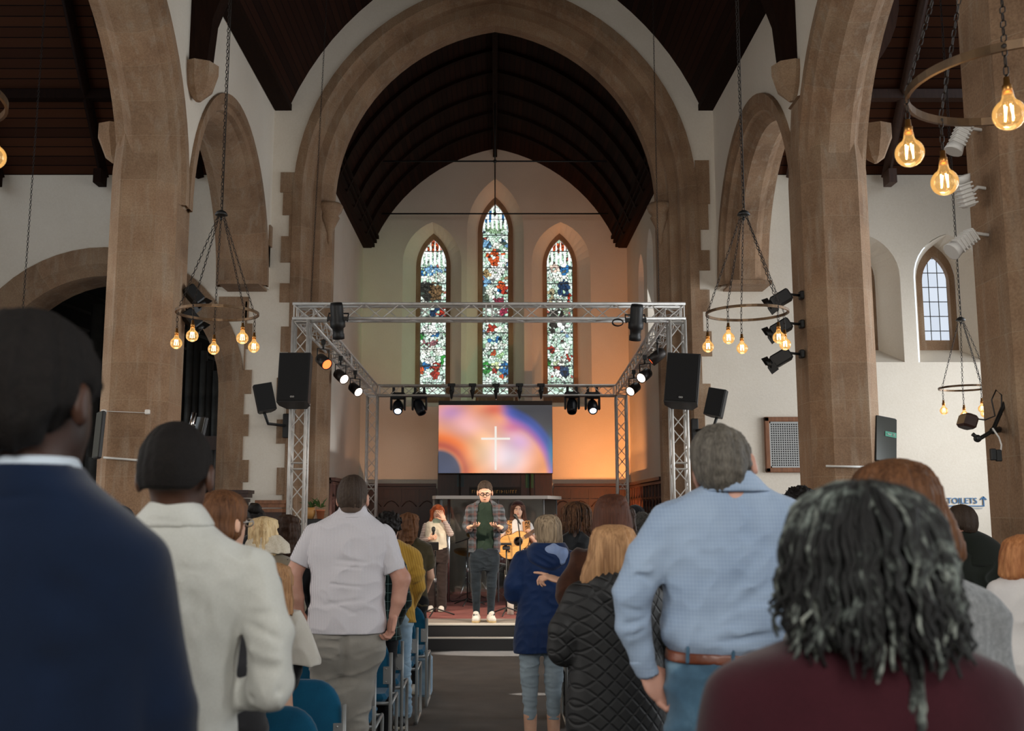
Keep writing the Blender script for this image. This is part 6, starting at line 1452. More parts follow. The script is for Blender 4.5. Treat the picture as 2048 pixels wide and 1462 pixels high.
# --- woman with long loose twists in a burgundy jumper, nearest on the right
p = Person(1735, 1.50, 'woman with black and grey twisted locks in a burgundy jumper, nearest on the right')
hd = p.head(1726, 985, 1285, yaw=0, neck=p.q(1735, 1330))
lg = legs(p, 1650, 1820, 2150, 100, C_BLKF, h_=.012)
p.part('body', hd + core(p, 1735, 1330, 1735, 2150, 95) + lg, SK_B2, .008)
rows = [(1238, 1664, 1806, 66), (1262, 1628, 1850, 84), (1292, 1556, 1916, 104), (1318, 1488, 1972, 118), (1348, 1448, 2006, 128), (1391, 1424, 2030, 136), (1462, 1412, 2040, 142), (1600, 1420, 2040, 150), (1850, 1440, 2030, 150), (2150, 1450, 2020, 150)]
p.part('jumper', [p.loft(rows, 10, 2.5), p.cap((1480, 1400, 0), (1440, 1600, 0), 64, 58, 26), p.cap((1440, 1600, 0), (1460, 1900, 90), 56, 44, 12), p.cap((1980, 1400, 0), (2030, 1600, 0), 64, 58, 26), p.cap((2030, 1600, 0), (2010, 1900, 90), 56, 44, 12),
                  g((1660, 1262, -84) , (1735, 1282, -90), 0, 6), ('noise', .004, (7, 7, 6), 31, False), p.groove((1500, 1420, -120), (1490, 1600, -120), 10, 20)], C_BURG, .008)
p.part('jumper_neckband', [p.loft([(1226, 1672, 1798, 62, 4), (1262, 1650, 1826, 76)], 2)], C_BURG, .007)
p.part('scalp_hair', [p.HE((0, -.06, .10), (.42, .47, .42), .04), p.loft([(1090, 1604, 1850, 110, -8), (1160, 1596, 1866, 112, -12), (1230, 1612, 1868, 100, -20), (1275, 1640, 1840, 70, -30)], 10), ('noise', .008, (40, 40, 20), 5, True)], H_BLK, .009)
M_LOCK = NT('twisted_lock_hair'); _v = M_LOCK.coords('Object'); _n1 = M_LOCK.noise(9, _v, 3); _n2 = M_LOCK.noise(60, M_LOCK.coords('Object', (1, 1, 1)), 3)
_f = M_LOCK.math('ADD', M_LOCK.math('MULTIPLY', _n1, .62), M_LOCK.math('MULTIPLY', _n2, .38))
M_LOCK.bump(M_LOCK.noise(400, _v, 3), .8, .003); M_LOCK.set(M_LOCK.ramp(_f, [(.44, lin('0b0a0a')), (.53, lin('1a1c1b')), (.62, lin('6d756f')), (.72, lin('9fa59c'))]), .7); M_LOCK = M_LOCK.m
rs = random.Random(17); curves = []; Lw = p.HL; sH = p.Hh
def lock(th, u0, ln, rad, flare, kink=1.0, back=1.0):
    """one twist: leaves the crown, lies over the skull and hangs"""
    pts = []; N = 17; cr = [math.sin(th), -math.cos(th)]
    for i in range(N):
        t_ = i / (N - 1)
        if t_ < .4:
            a_ = (t_ / .4) * (math.pi / 2) ; rr = .05 + (.40 + flare * .3) * math.sin(a_); u = .14 + .40 * math.cos(a_)
        else:
            k_ = (t_ - .4) / .6; rr = (.45 + flare * .3) + flare * .22 * k_; u = .14 - ln * k_
        wob = .018 * kink * math.sin(i * 1.6 + th * 7) * (.3 + t_); wob2 = .018 * kink * math.cos(i * 1.9 + th * 5) * (.3 + t_)
        pts.append(Lw(rr * cr[0] * 1.0 + wob, rr * cr[1] * 1.08 + wob2 - .05, u + u0))
    return pts
for k in range(250):
    th = rs.uniform(-2.0, 2.0) * (1 if k % 3 else .8); ln = rs.uniform(.45, .68) - .10 * (abs(th) > 1.5); ln *= (.85 + .3 * math.cos(th * .5))
    pts = lock(th, rs.uniform(-.05, .03), ln, .01, rs.uniform(0, .32), rs.uniform(.6, 2.0))
    r0 = rs.uniform(.010, .017) * sH * 1.35; nP = len(pts)
    rr = [r0 * (1.0 + .30 * math.sin(i * 2.3 + k)) * (1 - .55 * (i / nP) ** 3) for i in range(nP)]
    curves.append((pts, rr))
for k in range(9):          # a thin tail hanging down the back
    pts = [Lw(.13 + .02 * math.sin(k * 2.1 + i * .9), -.46 - .03 * i / 10 - .02 * math.cos(k + i), -.10 - i * (.105 + .006 * (k % 4)) ) for i in range(9 + (k % 3))]
    pts = [q_ + Vector((.006 * math.sin(i * 1.3 + k), 0, 0)) for i, q_ in enumerate(pts)]
    curves.append((pts, [.011 * sH * (1 + .3 * math.sin(i * 2 + k)) for i in range(len(pts))]))
dark = [c for i, c in enumerate(curves) if i % 4 != 1 or i > 250]; grey = [c for i, c in enumerate(curves) if i % 4 == 1 and i <= 250]
M_LOCK2 = NT('grey_lock_hair'); _n1 = M_LOCK2.noise(13, M_LOCK2.coords('Object'), 3); _n2 = M_LOCK2.noise(55, M_LOCK2.coords('Object'), 3)
_f = M_LOCK2.math('ADD', M_LOCK2.math('MULTIPLY', _n1, .6), M_LOCK2.math('MULTIPLY', _n2, .4)); M_LOCK2.bump(M_LOCK2.noise(400, M_LOCK2.coords('Object'), 3), .8, .003)
M_LOCK2.set(M_LOCK2.ramp(_f, [(.40, lin('0e0e0e')), (.50, lin('2b2e2c')), (.58, lin('7b817a')), (.70, lin('a8ada3'))]), .75); M_LOCK2 = M_LOCK2.m
tube_mesh('hair_locks', dark, M_LOCK, p.root, 6)
tube_mesh('grey_hair_locks', grey, M_LOCK2, p.root, 6)['label'] = 'grey twisted locks'

# --- blonde woman in the black quilted coat
p = Person(1222, 3.95, 'woman with shoulder-length dark blonde hair in a black quilted hooded coat, seen from behind')
hd = p.head(1228, 1058, 1172, yaw=-6, neck=p.q(1226, 1190))
lg = legs(p, 1180, 1262, 1560, 42, C_GDEN)
p.part('body', hd + core(p, 1226, 1195, 1222, 1560, 48) + lg, SK_W, .008)
long_hair(p, [(1049, 1212, 1244, 16), (1054, 1196, 1258, 34), (1068, 1184, 1270, 46, -2), (1090, 1179, 1279, 52, -2), (1115, 1174, 1284, 52, -4), (1135, 1166, 1285, 48, -6), (1150, 1162, 1280, 42, -8), (1166, 1162, 1262, 32, -12), (1176, 1166, 1240, 18, -16)], H_DBL, .005, 20, 3, 4, extra=[p.groove((1200, 1080, -50), (1180, 1160, -50), 2.5, 3), p.groove((1236, 1060, -50), (1240, 1150, -54), 2, 3), p.groove((1262, 1080, -48), (1272, 1150, -48), 2.5, 3)])
rows = [(1140, 1186, 1276, 40), (1154, 1172, 1290, 50), (1172, 1152, 1306, 56), (1200, 1138, 1316, 62), (1240, 1134, 1320, 66), (1300, 1140, 1322, 68), (1360, 1136, 1328, 72), (1420, 1132, 1334, 74), (1470, 1134, 1334, 76), (1500, 1140, 1330, 74)]
p.part('quilted_coat', [p.loft(rows, 8, 2.4), p.cap((1158, 1196, 0), (1132, 1262, -4), 31, 34, 14), p.cap((1132, 1262, -4), (1128, 1298, 0), 35, 33, 8), p.cap((1128, 1298, 0), (1160, 1306, 44), 31, 24, 10), p.cap((1300, 1200, 0), (1326, 1270, -4), 30, 32, 14), p.cap((1326, 1270, -4), (1310, 1330, 40), 32, 24, 8),
                       p.groove((1160, 1210, -56), (1166, 1330, -60), 5, 6), ('noise', .004, (10, 10, 10), 41, False)], C_QLT, .008)
p.part('hood', [p.loft([(1138, 1186, 1288, 48, -4), (1158, 1170, 1300, 58, -6), (1185, 1168, 1302, 62, -8), (1215, 1188, 1290, 60, -8), (1240, 1214, 1268, 52, -8)], 6, 2.3)], C_QLT, .008)
p.part('hand', hand(p.q(1164, 1306, 46), (.8, .6, 0), (0, .2, -1), 1, .17, .5), SK_W, .006)

# --- woman in the brown sheer blouse with very long straight hair, pointing hand
p = Person(1215, 5.3, 'woman with very long straight chestnut hair and brown blouse, pointing with one hand')
hd = p.head(1222, 995, 1084, yaw=8, neck=p.q(1216, 1102))
Lh = hand(p.q(1124, 1163, 18), (-.93, .05, .30), (.1, .25, -.95), -1, .165, curls=(.12, .75, .95, 1.05), k=.004)
lg = legs(p, 1190, 1240, 1330, 32, C_BLKF)
p.part('body', hd + core(p, 1216, 1105, 1212, 1330, 34) + lg, SK_W, .007, extra=[grow([p.cap((1134, 1172, 14), (1122, 1162, 18), 9, 7.5, 4)] + Lh, .0045)])
long_hair(p, [(988, 1214, 1236, 12), (992, 1204, 1246, 24), (1003, 1194, 1254, 32, -2), (1025, 1188, 1260, 38, -2), (1060, 1184, 1266, 38, -4), (1110, 1184, 1272, 36, -6), (1170, 1190, 1272, 30, -10), (1220, 1196, 1264, 22, -12)], H_CHB, .0022, 50, .6, 6)
rows = [(1086, 1196, 1236, 20), (1096, 1176, 1254, 26), (1108, 1156, 1276, 31), (1130, 1148, 1284, 34), (1180, 1156, 1276, 36), (1240, 1164, 1268, 34), (1300, 1160, 1272, 36), (1330, 1158, 1274, 36)]
p.part('blouse', [p.loft(rows, 5, 2.4), p.cap((1160, 1116, 0), (1134, 1176, -2), 20, 22, 8), p.cap((1134, 1176, -2), (1131, 1194, 2), 22, 19, 6), p.cap((1131, 1194, 2), (1136, 1172, 16), 15, 10, 5), p.cap((1274, 1116, 0), (1292, 1180, 0), 20, 20, 8), p.cap((1292, 1180, 0), (1270, 1220, 26), 18, 12, 6), ('noise', .004, (14, 14, 16), 51, True)], C_BRN, .007)

# --- woman in the navy raincoat
p = Person(1075, 7.1, 'woman in a long navy raincoat and cropped light jeans beside the aisle')
hd = p.head(1096, 1034, 1102, yaw=0, neck=p.q(1092, 1116))
ank = [('cap', Vector((p.q(x, 1300).x, 7.1, .10)), Vector((p.q(x, 1300).x, 7.1, .30)), .036, .045, .01) for x in (1060, 1106)]
jn = [p.cap((1060, 1290, 0), (1059, 1356, 1), 22, 17.5, 6), p.cap((1059, 1356, 1), (1060, 1437, -2), 17.5, 11.5, 6), p.cap((1108, 1290, 0), (1107, 1356, 1), 22, 17.5, 6), p.cap((1107, 1356, 1), (1107, 1437, -2), 17.5, 11.5, 6), p.cap((1060, 1285, 0), (1108, 1285, 0), 22, 22, 8), ('noise', .003, (14, 14, 40), 61, True), p.cut((1060, 1438, 0), (0, 0, -1))]
p.part('cropped_jeans', jn, C_GDEN, .006)
p.part('body', hd + core(p, 1092, 1118, 1084, 1280, 26) + ank + [p.cap((x, 1290, 0), (x, 1440, 0), 14, 9, 4) for x in (1060, 1107)], SK_W, .006)
for x in (1060, 1106):
    xx = p.q(x, 1300).x; shoe(p.root, (xx, 7.02, 0), (xx, 7.27, 0), M_SHOEB, M_SOLED)
long_hair(p, [(1029, 1088, 1104, 8), (1032, 1080, 1112, 18), (1040, 1072, 1119, 25), (1055, 1069, 1123, 28), (1072, 1072, 1124, 27, -2), (1086, 1084, 1124, 22, -4), (1094, 1092, 1120, 14, -6)], H_HIL, .0035, 24, 2, 7, h_=.005)
rows = [(1090, 1062, 1122, 26), (1100, 1050, 1136, 31), (1115, 1040, 1148, 35), (1150, 1036, 1150, 37), (1200, 1036, 1146, 38), (1250, 1030, 1146, 42), (1296, 1026, 1148, 46), (1310, 1028, 1146, 46)]
p.part('raincoat', [p.loft(rows, 5, 2.4), p.cap((1044, 1122, 0), (1030, 1170, -2), 20, 21, 8), p.cap((1030, 1170, -2), (1028, 1188, 4), 21, 19, 6), p.cap((1028, 1188, 4), (1054, 1192, 34), 18, 12, 6), p.cap((1142, 1122, 0), (1152, 1175, 0), 20, 20, 8), p.cap((1152, 1175, 0), (1140, 1196, 30), 19, 12, 6),
                   p.groove((1046, 1150, -34), (1044, 1210, -34), 4, 4), p.groove((1056, 1170, -38), (1100, 1150, -40), 2, 5), p.groove((1086, 1160, -40), (1080, 1300, -46), 1.6, 5), p.groove((1050, 1240, -42), (1060, 1306, -46), 2.5, 6), p.groove((1110, 1220, -42), (1120, 1306, -46), 2.5, 6), ('noise', .004, (9, 9, 7), 62, False), ('noise', .002, (24, 24, 24), 63, True), p.cut((1060, 1303, 0), (.06, 0, -1))], C_RAIN, .006)
p.part('hood', [p.loft([(1085, 1066, 1130, 31, -4), (1098, 1053, 1137, 37, -6), (1115, 1051, 1138, 40, -8), (1130, 1064, 1130, 38, -8), (1140, 1084, 1118, 30, -8)], 4), p.groove((1056, 1105, -40), (1100, 1132, -50), 3, 4), p.groove((1062, 1098, -42), (1110, 1122, -50), 2.5, 3), p.groove((1075, 1092, -40), (1124, 1106, -46), 3, 4)], C_RAIN, .005)
p.part('hood_lining', [p.cap((1098, 1100, -37), (1124, 1108, -37), 9, 10, 5), p.cap((1124, 1108, -37), (1124, 1122, -37), 10, 7, 5), p.cap((1108, 1095, -34), (1128, 1104, -32), 8, 8, 5), ('noise', .003, (20, 20, 20), 6, True)], C_RLIN, .004)

# --- singer-side congregation: dreadlocks
p = Person(1152, 8.6, 'person with long beaded dreadlocks and a black top between the raincoat and the chestnut hair', group=None)
hd = p.head(1150, 1004, 1060, yaw=-20, neck=p.q(1150, 1072))
lg = legs(p, 1138, 1164, 1212, 19, C_BLKF)
p.part('body', hd + core(p, 1150, 1074, 1150, 1212, 20) + lg, SK_B2, .008)
p.part('top', [p.loft([(1062, 1138, 1164, 13), (1070, 1126, 1174, 17), (1080, 1118, 1184, 20), (1110, 1116, 1186, 21), (1160, 1122, 1180, 22), (1212, 1124, 1178, 22)], 4), p.cap((1122, 1090, 0), (1114, 1130, 0), 11, 10, 5), p.cap((1114, 1130, 0), (1126, 1150, 16), 10, 7, 4), p.cap((1180, 1090, 0), (1188, 1130, 0), 11, 10, 5), p.cap((1188, 1130, 0), (1176, 1150, 16), 10, 7, 4), ('noise', .003, (15, 15, 15), 71, True)], fabric('black_satin', '101112', '22252a', rough=.5), .008)
M_DRD = hairm('dreadlock_hair', '1b1310', '6b4a33', s=(60, 60, 60)); cv = []; Lw = p.HL; rs = random.Random(23)
p.part('scalp_hair', [p.HE((0, -.06, .12), (.37, .45, .41), .04)], H_BLK, .007)
for k in range(70):
    th = rs.uniform(-1.9, 1.9); ln = rs.uniform(.45, .78); fl = rs.uniform(0, .12); pts = []
    for i in range(10):
        t_ = i / 9; a_ = min(1, t_ / .4) * math.pi / 2; k_ = max(0, (t_ - .4) / .6); rr = .05 + (.40 + fl) * math.sin(a_) + .1 * k_ * fl; pts.append(Lw(rr * math.sin(th) + .012 * math.sin(i * 2 + k), -rr * math.cos(th) * 1.1 - .05, .14 + .36 * math.cos(a_) - ln * k_))
    cv.append((pts, [.022 * p.Hh * (1 + .3 * math.sin(i * 2.5 + k)) for i in range(10)]))
tube_mesh('dreadlocks', cv, M_DRD, p.root, 5)

# --- generic standing figure for the people further in
def stander(px, top, Y, label, sk, hair, hmat, tmat, bmat, yaw=0, wide=1.0, female=False, z0=0.0, sleeves='long', group=None, seed=1, hl=1.0, h_=.009, shoes=(M_SHOEB, M_SOLED), pitch=0, lean=0, raise_hand=False):
    p = Person(px, Y, label, z0, group=group); s = p.s
    zt = p.q(px, top).z; H_ = zt - z0; Hh = H_ / 7.5; hp = Hh / s
    py = lambda frac: top + (H_ * frac) / s            # fraction of the height below the crown, in pixels
    hd = p.head(px + lean, top + hp * .03, top + hp * 1.03, yaw=yaw, pitch=pitch, neck=p.q(px, py(.155)))
    sw = hp * 1.0 * wide * (.92 if female else 1.05); dp = hp * .48 * wide
    arm = []
    for q_ in (-1, 1):
        sh_ = (px + q_ * sw * .86, py(.215), 0); el = (px + q_ * sw * 1.02, py(.365), 2); wr = (px + q_ * sw * .80, py(.45), hp * .55)
        arm += [(sh_, el, wr)]
    hands = []
    for q_, (a, b, c) in zip((-1, 1), arm):
        W = p.q(*c); hands += [p.cap(b, c, hp * .15, hp * .10, 3)] + hand(W, (-q_ * .5, .8, .1), (0, .1, 1), q_ * (-1), Hh * .78, .5, k=.004)
        if sleeves == 'short': hands.append(p.cap(a, b, hp * .19, hp * .15, 3))
    lg = legs(p, px - sw * .42, px + sw * .42, py(.52), hp * .40 * wide, bmat, h_=.011, shoes=shoes)
    p.part('body', hd + core(p, px, py(.16), px, py(.5), hp * .42) + lg, sk, h_, extra=[grow(hands, .006)])
    rows = [(py(.135), px - sw * .36, px + sw * .36, dp * .55), (py(.152), px - sw * .56, px + sw * .56, dp * .7), (py(.17), px - sw * .86, px + sw * .86, dp * .82), (py(.20), px - sw * .98, px + sw * .98, dp * .92), (py(.26), px - sw * .96, px + sw * .96, dp), (py(.36), px - sw * .80, px + sw * .80, dp), (py(.44), px - sw * .82, px + sw * .82, dp), (py(.53), px - sw * .90, px + sw * .90, dp * 1.05)]
    tp = [p.loft(rows, 5, 2.4)]
    for a, b, c in arm:
        if sleeves == 'long': tp += [p.cap(a, b, hp * .27, hp * .22, hp * .1), p.cap(b, c, hp * .21, hp * .14, hp * .05)]
        else: tp += [p.cap(a, tuple(a[i] + (b[i] - a[i]) * .55 for i in range(3)), hp * .27, hp * .25, hp * .1)]
    p.part('top', tp + [('noise', .004, (12, 12, 14), seed, True), ('noise', .003, (6, 6, 6), seed + 1, False)], tmat, h_)
    L, E_ = p.HL, p.HE
    if hair == 'short': p.short_hair(hmat, t=.035, bumps=.002, h_=.006, seed=seed)
    elif hair == 'bowl': p.part('hair', [E_((0, -.04, .14), (.40, .47, .41), .04), E_((0, -.10, -.12), (.38, .42, .26), .06), p_cut(p, (0, .16, .0), (0, .9, -.35)), ('strands', .004, 26, 4, tuple(p.hc), seed)], hmat, .006)
    elif hair == 'long':
        a = L(0, 0, 0); tz = hp; rw = [(top, px - hp * .12, px + hp * .12, hp * .14), (top + hp * .05, px - hp * .30, px + hp * .30, hp * .32), (top + hp * .2, px - hp * .40, px + hp * .40, hp * .44), (top + hp * .45, px - hp * .43, px + hp * .43, hp * .48, -hp * .04), (top + hp * .8, px - hp * .44, px + hp * .44, hp * .40, -hp * .12), (top + hp * (1.0 + .3 * hl), px - hp * .42, px + hp * .42, hp * .32, -hp * .22), (top + hp * (1.0 + .65 * hl), px - hp * .28, px + hp * .28, hp * .16, -hp * .36)]
        p.part('hair', [p.loft(rw, 4, 2.2), E_((0, -.06, .12), (.365, .455, .41), .06), p_cut(p, (0, .24, .16), (0, .85, -.5)), ('strands', .005, 20, 5, tuple(p.hc), seed), ('noise', .004, (20, 20, 24), seed, True)], hmat, .007)
    elif hair == 'curly': p.part('hair', [E_((0, -.05, .10), (.46, .52, .46), .05), p_cut(p, (0, .22, -.02), (0, .8, -.6)), ('noise', .012, (110, 110, 110), seed, False), ('noise', .006, (230, 230, 230), seed + 1, False)], hmat, .0055)
    elif hair == 'bun': p.part('hair', [E_((0, -.05, .12), (.37, .45, .41), .04), E_((0, -.30, .50), (.26, .26, .22), .05), p_cut(p, (0, .2, .0), (0, .8, -.6)), ('noise', .010, (90, 90, 90), seed, False)], hmat, .006)
    return p

p = stander(446, 981, 3.9, 'brown-haired person with a bowl haircut and glasses behind the ivory jacket', SK_W, 'bowl', H_BRN, fabric('charcoal_sweater', '2b2b2d', '37373a'), C_DDEN, yaw=32, seed=2, wide=.78)
p.face_parts(glasses='9a948c')
p = stander(527, 1034, 6.7, 'blonde woman in a taupe shearling coat with a cream fur collar', SK_W, 'long', H_BLD, C_TAN, C_BLKF, yaw=18, female=True, wide=1.12, seed=3, hl=.25, h_=.007)
p.part('fur_collar', [p.loft([(1070, 502, 558, 26), (1080, 494, 570, 32), (1092, 490, 578, 36), (1106, 492, 580, 37)], 3), ('noise', .006, (90, 90, 90), 7, False)], C_FUR, .005)
p.part('coat_strap', [p.cap((575, 1120, -14), (560, 1148, -30), 2, 2, 1), p.cap((540, 1128, -34), (562, 1128, -32), 1.6, 1.6, 1)], M_BLACK, .004)
stander(574, 1030, 7.6, 'woman with long wavy dark brown hair beside the left truss tower', SK_W, 'long', H_DBR, C_BLKF, C_BLKF, yaw=-10, female=True, seed=4, hl=1.3)
stander(512, 1016, 8.6, 'person with curly black hair tied up high and a dark top, behind the blonde woman', SK_B2, 'bun', H_BLK, C_BLKF, C_DDEN, female=True, seed=5)
p = stander(778, 1024, 8.2, 'curly-haired person in a mustard yellow knit jumper and light blue jeans', SK_W, 'curly', H_BLK, C_YEL, C_LDEN, yaw=25, wide=1.02, seed=6, h_=.007, shoes=(M_SHOEB, M_SOLE))
p.part('batwing_sleeve', [p.cap((812, 1104, 0), (832, 1150, -2), 15, 17, 8), p.cap((832, 1150, -2), (826, 1172, 10), 17, 13, 6), p.loft([(1092, 768, 818, 18), (1140, 772, 826, 20), (1203, 770, 822, 20)], 5), ('noise', .004, (10, 10, 30), 7, True)], C_YEL, .006)
p.part('jeans_leg', [p.cap((806, 1226, 0), (806, 1300, 2), 19, 15, 6), p.cap((806, 1300, 2), (812, 1424, 0), 15, 12, 6), ('noise', .004, (10, 10, 30), 8, True)], C_LDEN, .006)
p = stander(818, 1026, 9.7, 'young woman with long brown hair, dark olive vest and white tee near the stage', SK_W, 'long', H_BRN, C_OLV, C_BLKF, yaw=30, female=True, seed=8, hl=.6, h_=.007, sleeves='short', shoes=(M_SHOEW, M_SOLE))
p.part('tee_sleeve', [p.cap((834, 1086, 0), (842, 1102, -2), 9, 8.5, 4), ('noise', .002, (20, 20, 20), 9, True)], C_WTEE, .005)
stander(746, 1042, 7.4, 'person in a dark green checked shirt, hidden behind the stocky man', SK_W, 'short', H_DBR, C_DPLAID, C_BLKF, seed=10)
# dark bottle-green haired row further left, at the organ side
stander(186, 986, 8.0, 'person with wavy reddish-brown hair under the left pillar', SK_W, 'long', H_CHB, C_DGRN, C_BLKF, female=True, seed=11, hl=.4, wide=.95)
stander(243, 1012, 7.0, 'black-haired person low beside the ivory jacket', SK_B2, 'short', H_BLK, C_BLKF, C_BLKF, seed=12)
stander(140, 1000, 9.5, 'curly ginger-haired person beyond the reddish-brown-haired one', SK_W, 'curly', H_CHB, C_BRN, C_BLKF, seed=13)
# long light-brown hair of a short person behind the ivory elbow
p = stander(552, 1128, 5.0, 'short person with long honey-brown hair and a cream skirt behind the ivory elbow', SK_W, 'long', H_DBL, C_BLKF, fabric('cream_cotton', 'b3aea4', 'c7c3ba'), female=True, seed=14, hl=1.9, wide=.5)
p.part('cream_skirt', [p.loft([(1222, 566, 600, 16), (1250, 568, 616, 20), (1285, 570, 632, 22), (1330, 566, 642, 24)], 4), ('noise', .004, (16, 16, 10), 15, True)], fabric('cream_cotton', 'b3aea4', 'c7c3ba'), .007)
# right side
stander(1287, 1026, 8.8, 'person with short greying black hair behind the chestnut-haired woman', SK_B2, 'curly', hairm('hair_salt_pepper', '1c1b1b', '55534f', s=(200, 200, 200)), C_BLKF, C_BLKF, yaw=20, seed=15)
stander(1268, 1010, 11.0, 'person in a dark beanie near the right chancel panelling', SK_R, 'short', C_BLKF, C_BLKF, C_BLKF, yaw=-90, seed=16)
stander(1243, 1012, 7.2, 'dark-haired person partly hidden behind the long chestnut hair', SK_W, 'long', H_DBR, C_BLKF, C_BLKF, female=True, seed=17, hl=1.0, wide=.8)
stander(1600, 974, 6.6, 'dark-haired person whose head shows above the blue-shirted shoulder', SK_W, 'curly', H_BLK, C_BLKF, C_BLKF, seed=18)
p = stander(1952, 1010, 6.6, 'man with short brown hair in a dark olive coat below the toilets sign', SK_R, 'short', H_SHB, C_DGRN, C_BLKF, yaw=-30, seed=19, wide=1.12, h_=.007, pitch=-8, lean=-31)
p.part('coat_collar', [p.loft([(1060, 1910, 1950, 20), (1070, 1906, 1972, 28), (1082, 1904, 1990, 34), (1100, 1902, 2004, 38), (1130, 1900, 2010, 40)], 4)], C_DGRN, .006)
p = stander(1796, 921, 2.42, 'woman with shoulder-length brown hair in a grey marl jumper behind the burgundy jumper', SK_W, 'none', H_BRN, C_GREY, C_DDEN, yaw=0, female=True, wide=1.04, seed=20, h_=.008)
long_hair(p, [(919, 1764, 1814, 22), (928, 1738, 1838, 50), (950, 1716, 1858, 74), (1000, 1706, 1878, 88), (1050, 1700, 1902, 92, -4), (1090, 1698, 1920, 86, -8), (1115, 1708, 1924, 66, -12), (1132, 1730, 1908, 40, -16)], H_BRN, .006, 22, 2, 9)
p = Person(2062, 4.0, 'woman with wavy ginger hair in a pale grey tee at the right edge')
hd = p.head(2052, 1074, 1180, yaw=15, neck=p.q(2056, 1196))
lg = legs(p, 2024, 2100, 1440, 44, fabric('navy_denim', '16243c', '22334f'))
ah = hand(p.q(1998, 1290, 20), (.2, .7, -.5), (1, 0, 0), 1, .17, .5)
p.part('body', hd + core(p, 2058, 1200, 2062, 1440, 46) + lg, SK_W, .008, extra=[grow([p.cap((1986, 1225, 0), (1984, 1262, -2), 20, 16, 6), p.cap((1984, 1262, -2), (1998, 1292, 18), 14, 9, 5)] + ah, .005)])
long_hair(p, [(1069, 2036, 2066, 16), (1078, 2020, 2084, 36), (1100, 2008, 2096, 48), (1130, 2004, 2102, 50, -4), (1150, 2004, 2104, 42, -8), (1160, 2014, 2096, 28, -12)], H_GNG, .008, 14, 9, 10)
p.part('tee', [p.loft([(1148, 2028, 2086, 34), (1156, 2008, 2106, 42), (1170, 1992, 2126, 50), (1200, 1988, 2136, 54), (1260, 1996, 2130, 56), (1330, 1990, 2134, 60), (1382, 1996, 2132, 62)], 6, 2.4), p.cap((2000, 1186, 0), (1986, 1234, -2), 26, 23, 10), p.cap((2122, 1186, 0), (2140, 1234, 0), 26, 23, 10), p.groove((2002, 1220, -40), (2006, 1330, -52), 4, 5), ('noise', .004, (10, 10, 14), 81, True), ('noise', .003, (6, 6, 5), 82, False), p.cut((2000, 1384, 0), (0, 0, -1))], C_WTEE, .007)

# ================================================================ ON THE STAGE
Z1 = .288
# --- preacher
p = Person(969, 13.0, 'man in glasses and open plaid overshirt on the stage with both palms raised', Z1)
hd = p.head(970, 965, 1005, yaw=180, pitch=-14, neck=p.q(969, 1014))
Lh = hand(p.q(942, 1054, -30), (.52, -.80, .10), (.2, -.1, 1), -1, .175, .4, spread=.3, k=.003, thumb=(.45, .6, .5))
Rh = hand(p.q(998, 1054, -30), (-.52, -.80, .10), (-.2, -.1, 1), 1, .175, .4, spread=.3, k=.003, thumb=(.45, .6, .5))
jn = [p.loft([(1096, 941, 997, 13), (1112, 940, 998, 15), (1126, 941, 997, 14), (1140, 945, 993, 11)], 7, 2.5), p.cap((952, 1120, 0), (952, 1172, 0), 13, 9.5, 6), p.cap((952, 1172, 0), (953, 1226, 2), 9.5, 6.6, 4), p.cap((985, 1120, 0), (983, 1172, 0), 13, 9.5, 6), p.cap((983, 1172, 0), (981, 1226, 2), 9.5, 6.6, 4), ('noise', .0022, (14, 14, 34), 91, True), p.cut((950, 1229, 0), (0, 0, -1))]
p.part('jeans', jn, C_DDEN, .006)
p.part('body', hd + core(p, 969, 1016, 969, 1115, 9) + [p.cap((952, 1115, 0), (953, 1236, 2), 8, 5, 3), p.cap((984, 1115, 0), (981, 1236, 2), 8, 5, 3)], SK_W, .005, extra=[grow([p.cap((936, 1058, -10), (942, 1054, -30), 6, 4.6, 2), p.cap((1004, 1058, -10), (998, 1054, -30), 6, 4.6, 2)] + Lh + Rh, .004)])
p.face_parts('2a1d16', glasses='15120f')
p.short_hair(H_SHB, t=.03, bumps=.004, h_=.004, seed=2, top=.06, low=-.11)
p.part('tee', [p.loft([(1004, 961, 980, 9, 0), (1011, 949, 991, 11.5, 0), (1018, 943, 997, 12, 0), (1034, 942, 998, 12.2, 0), (1060, 942, 997, 12.2, 0), (1103, 941, 997, 12.8, 0)], 2, 2.2), ('noise', .003, (18, 18, 18), 92, True), p.cut((969, 1102, 0), (0, 0, -1))], C_DGT, .005)
st = [p.loft([(1000, 957, 983, 10, 3), (1007, 946, 994, 13, 2), (1014, 939, 1001, 15, 1), (1032, 938, 1002, 15, 1), (1060, 938, 1001, 15, 1), (1106, 937, 1001, 16, 1)], 3, 2.2),
      ('loft', [(p.q(0, y_).z, p.q((a_ + b_) / 2, y_).x, p.q(970, y_, -20).y, (b_ - a_) / 2 * p.s, 18 * p.s) for y_, a_, b_ in ((995, 962, 979), (1010, 957, 984), (1030, 954, 986), (1070, 953, 987), (1112, 952, 988))], 6.0, .004, 'sub'), p.cap((941, 1018, 0), (933, 1052, 0), 9, 8.5, 4), p.cap((933, 1052, 0), (938, 1060, -18), 8.5, 6.5, 3), p.cap((999, 1018, 0), (1007, 1054, 0), 9, 8.5, 4), p.cap((1007, 1054, 0), (1002, 1060, -18), 8.5, 6.5, 3), ('noise', .004, (14, 14, 18), 93, True), p.cut((969, 1105, 0), (0, 0, -1))]
p.part('plaid_overshirt', st, C_PLAID, .005)
p.part('collar', [p.cap((961, 1000, 3), (952, 1010, -8), 3.5, 3, 2), p.cap((979, 1000, 3), (988, 1010, -8), 3.5, 3, 2)], C_PLAID, .004)
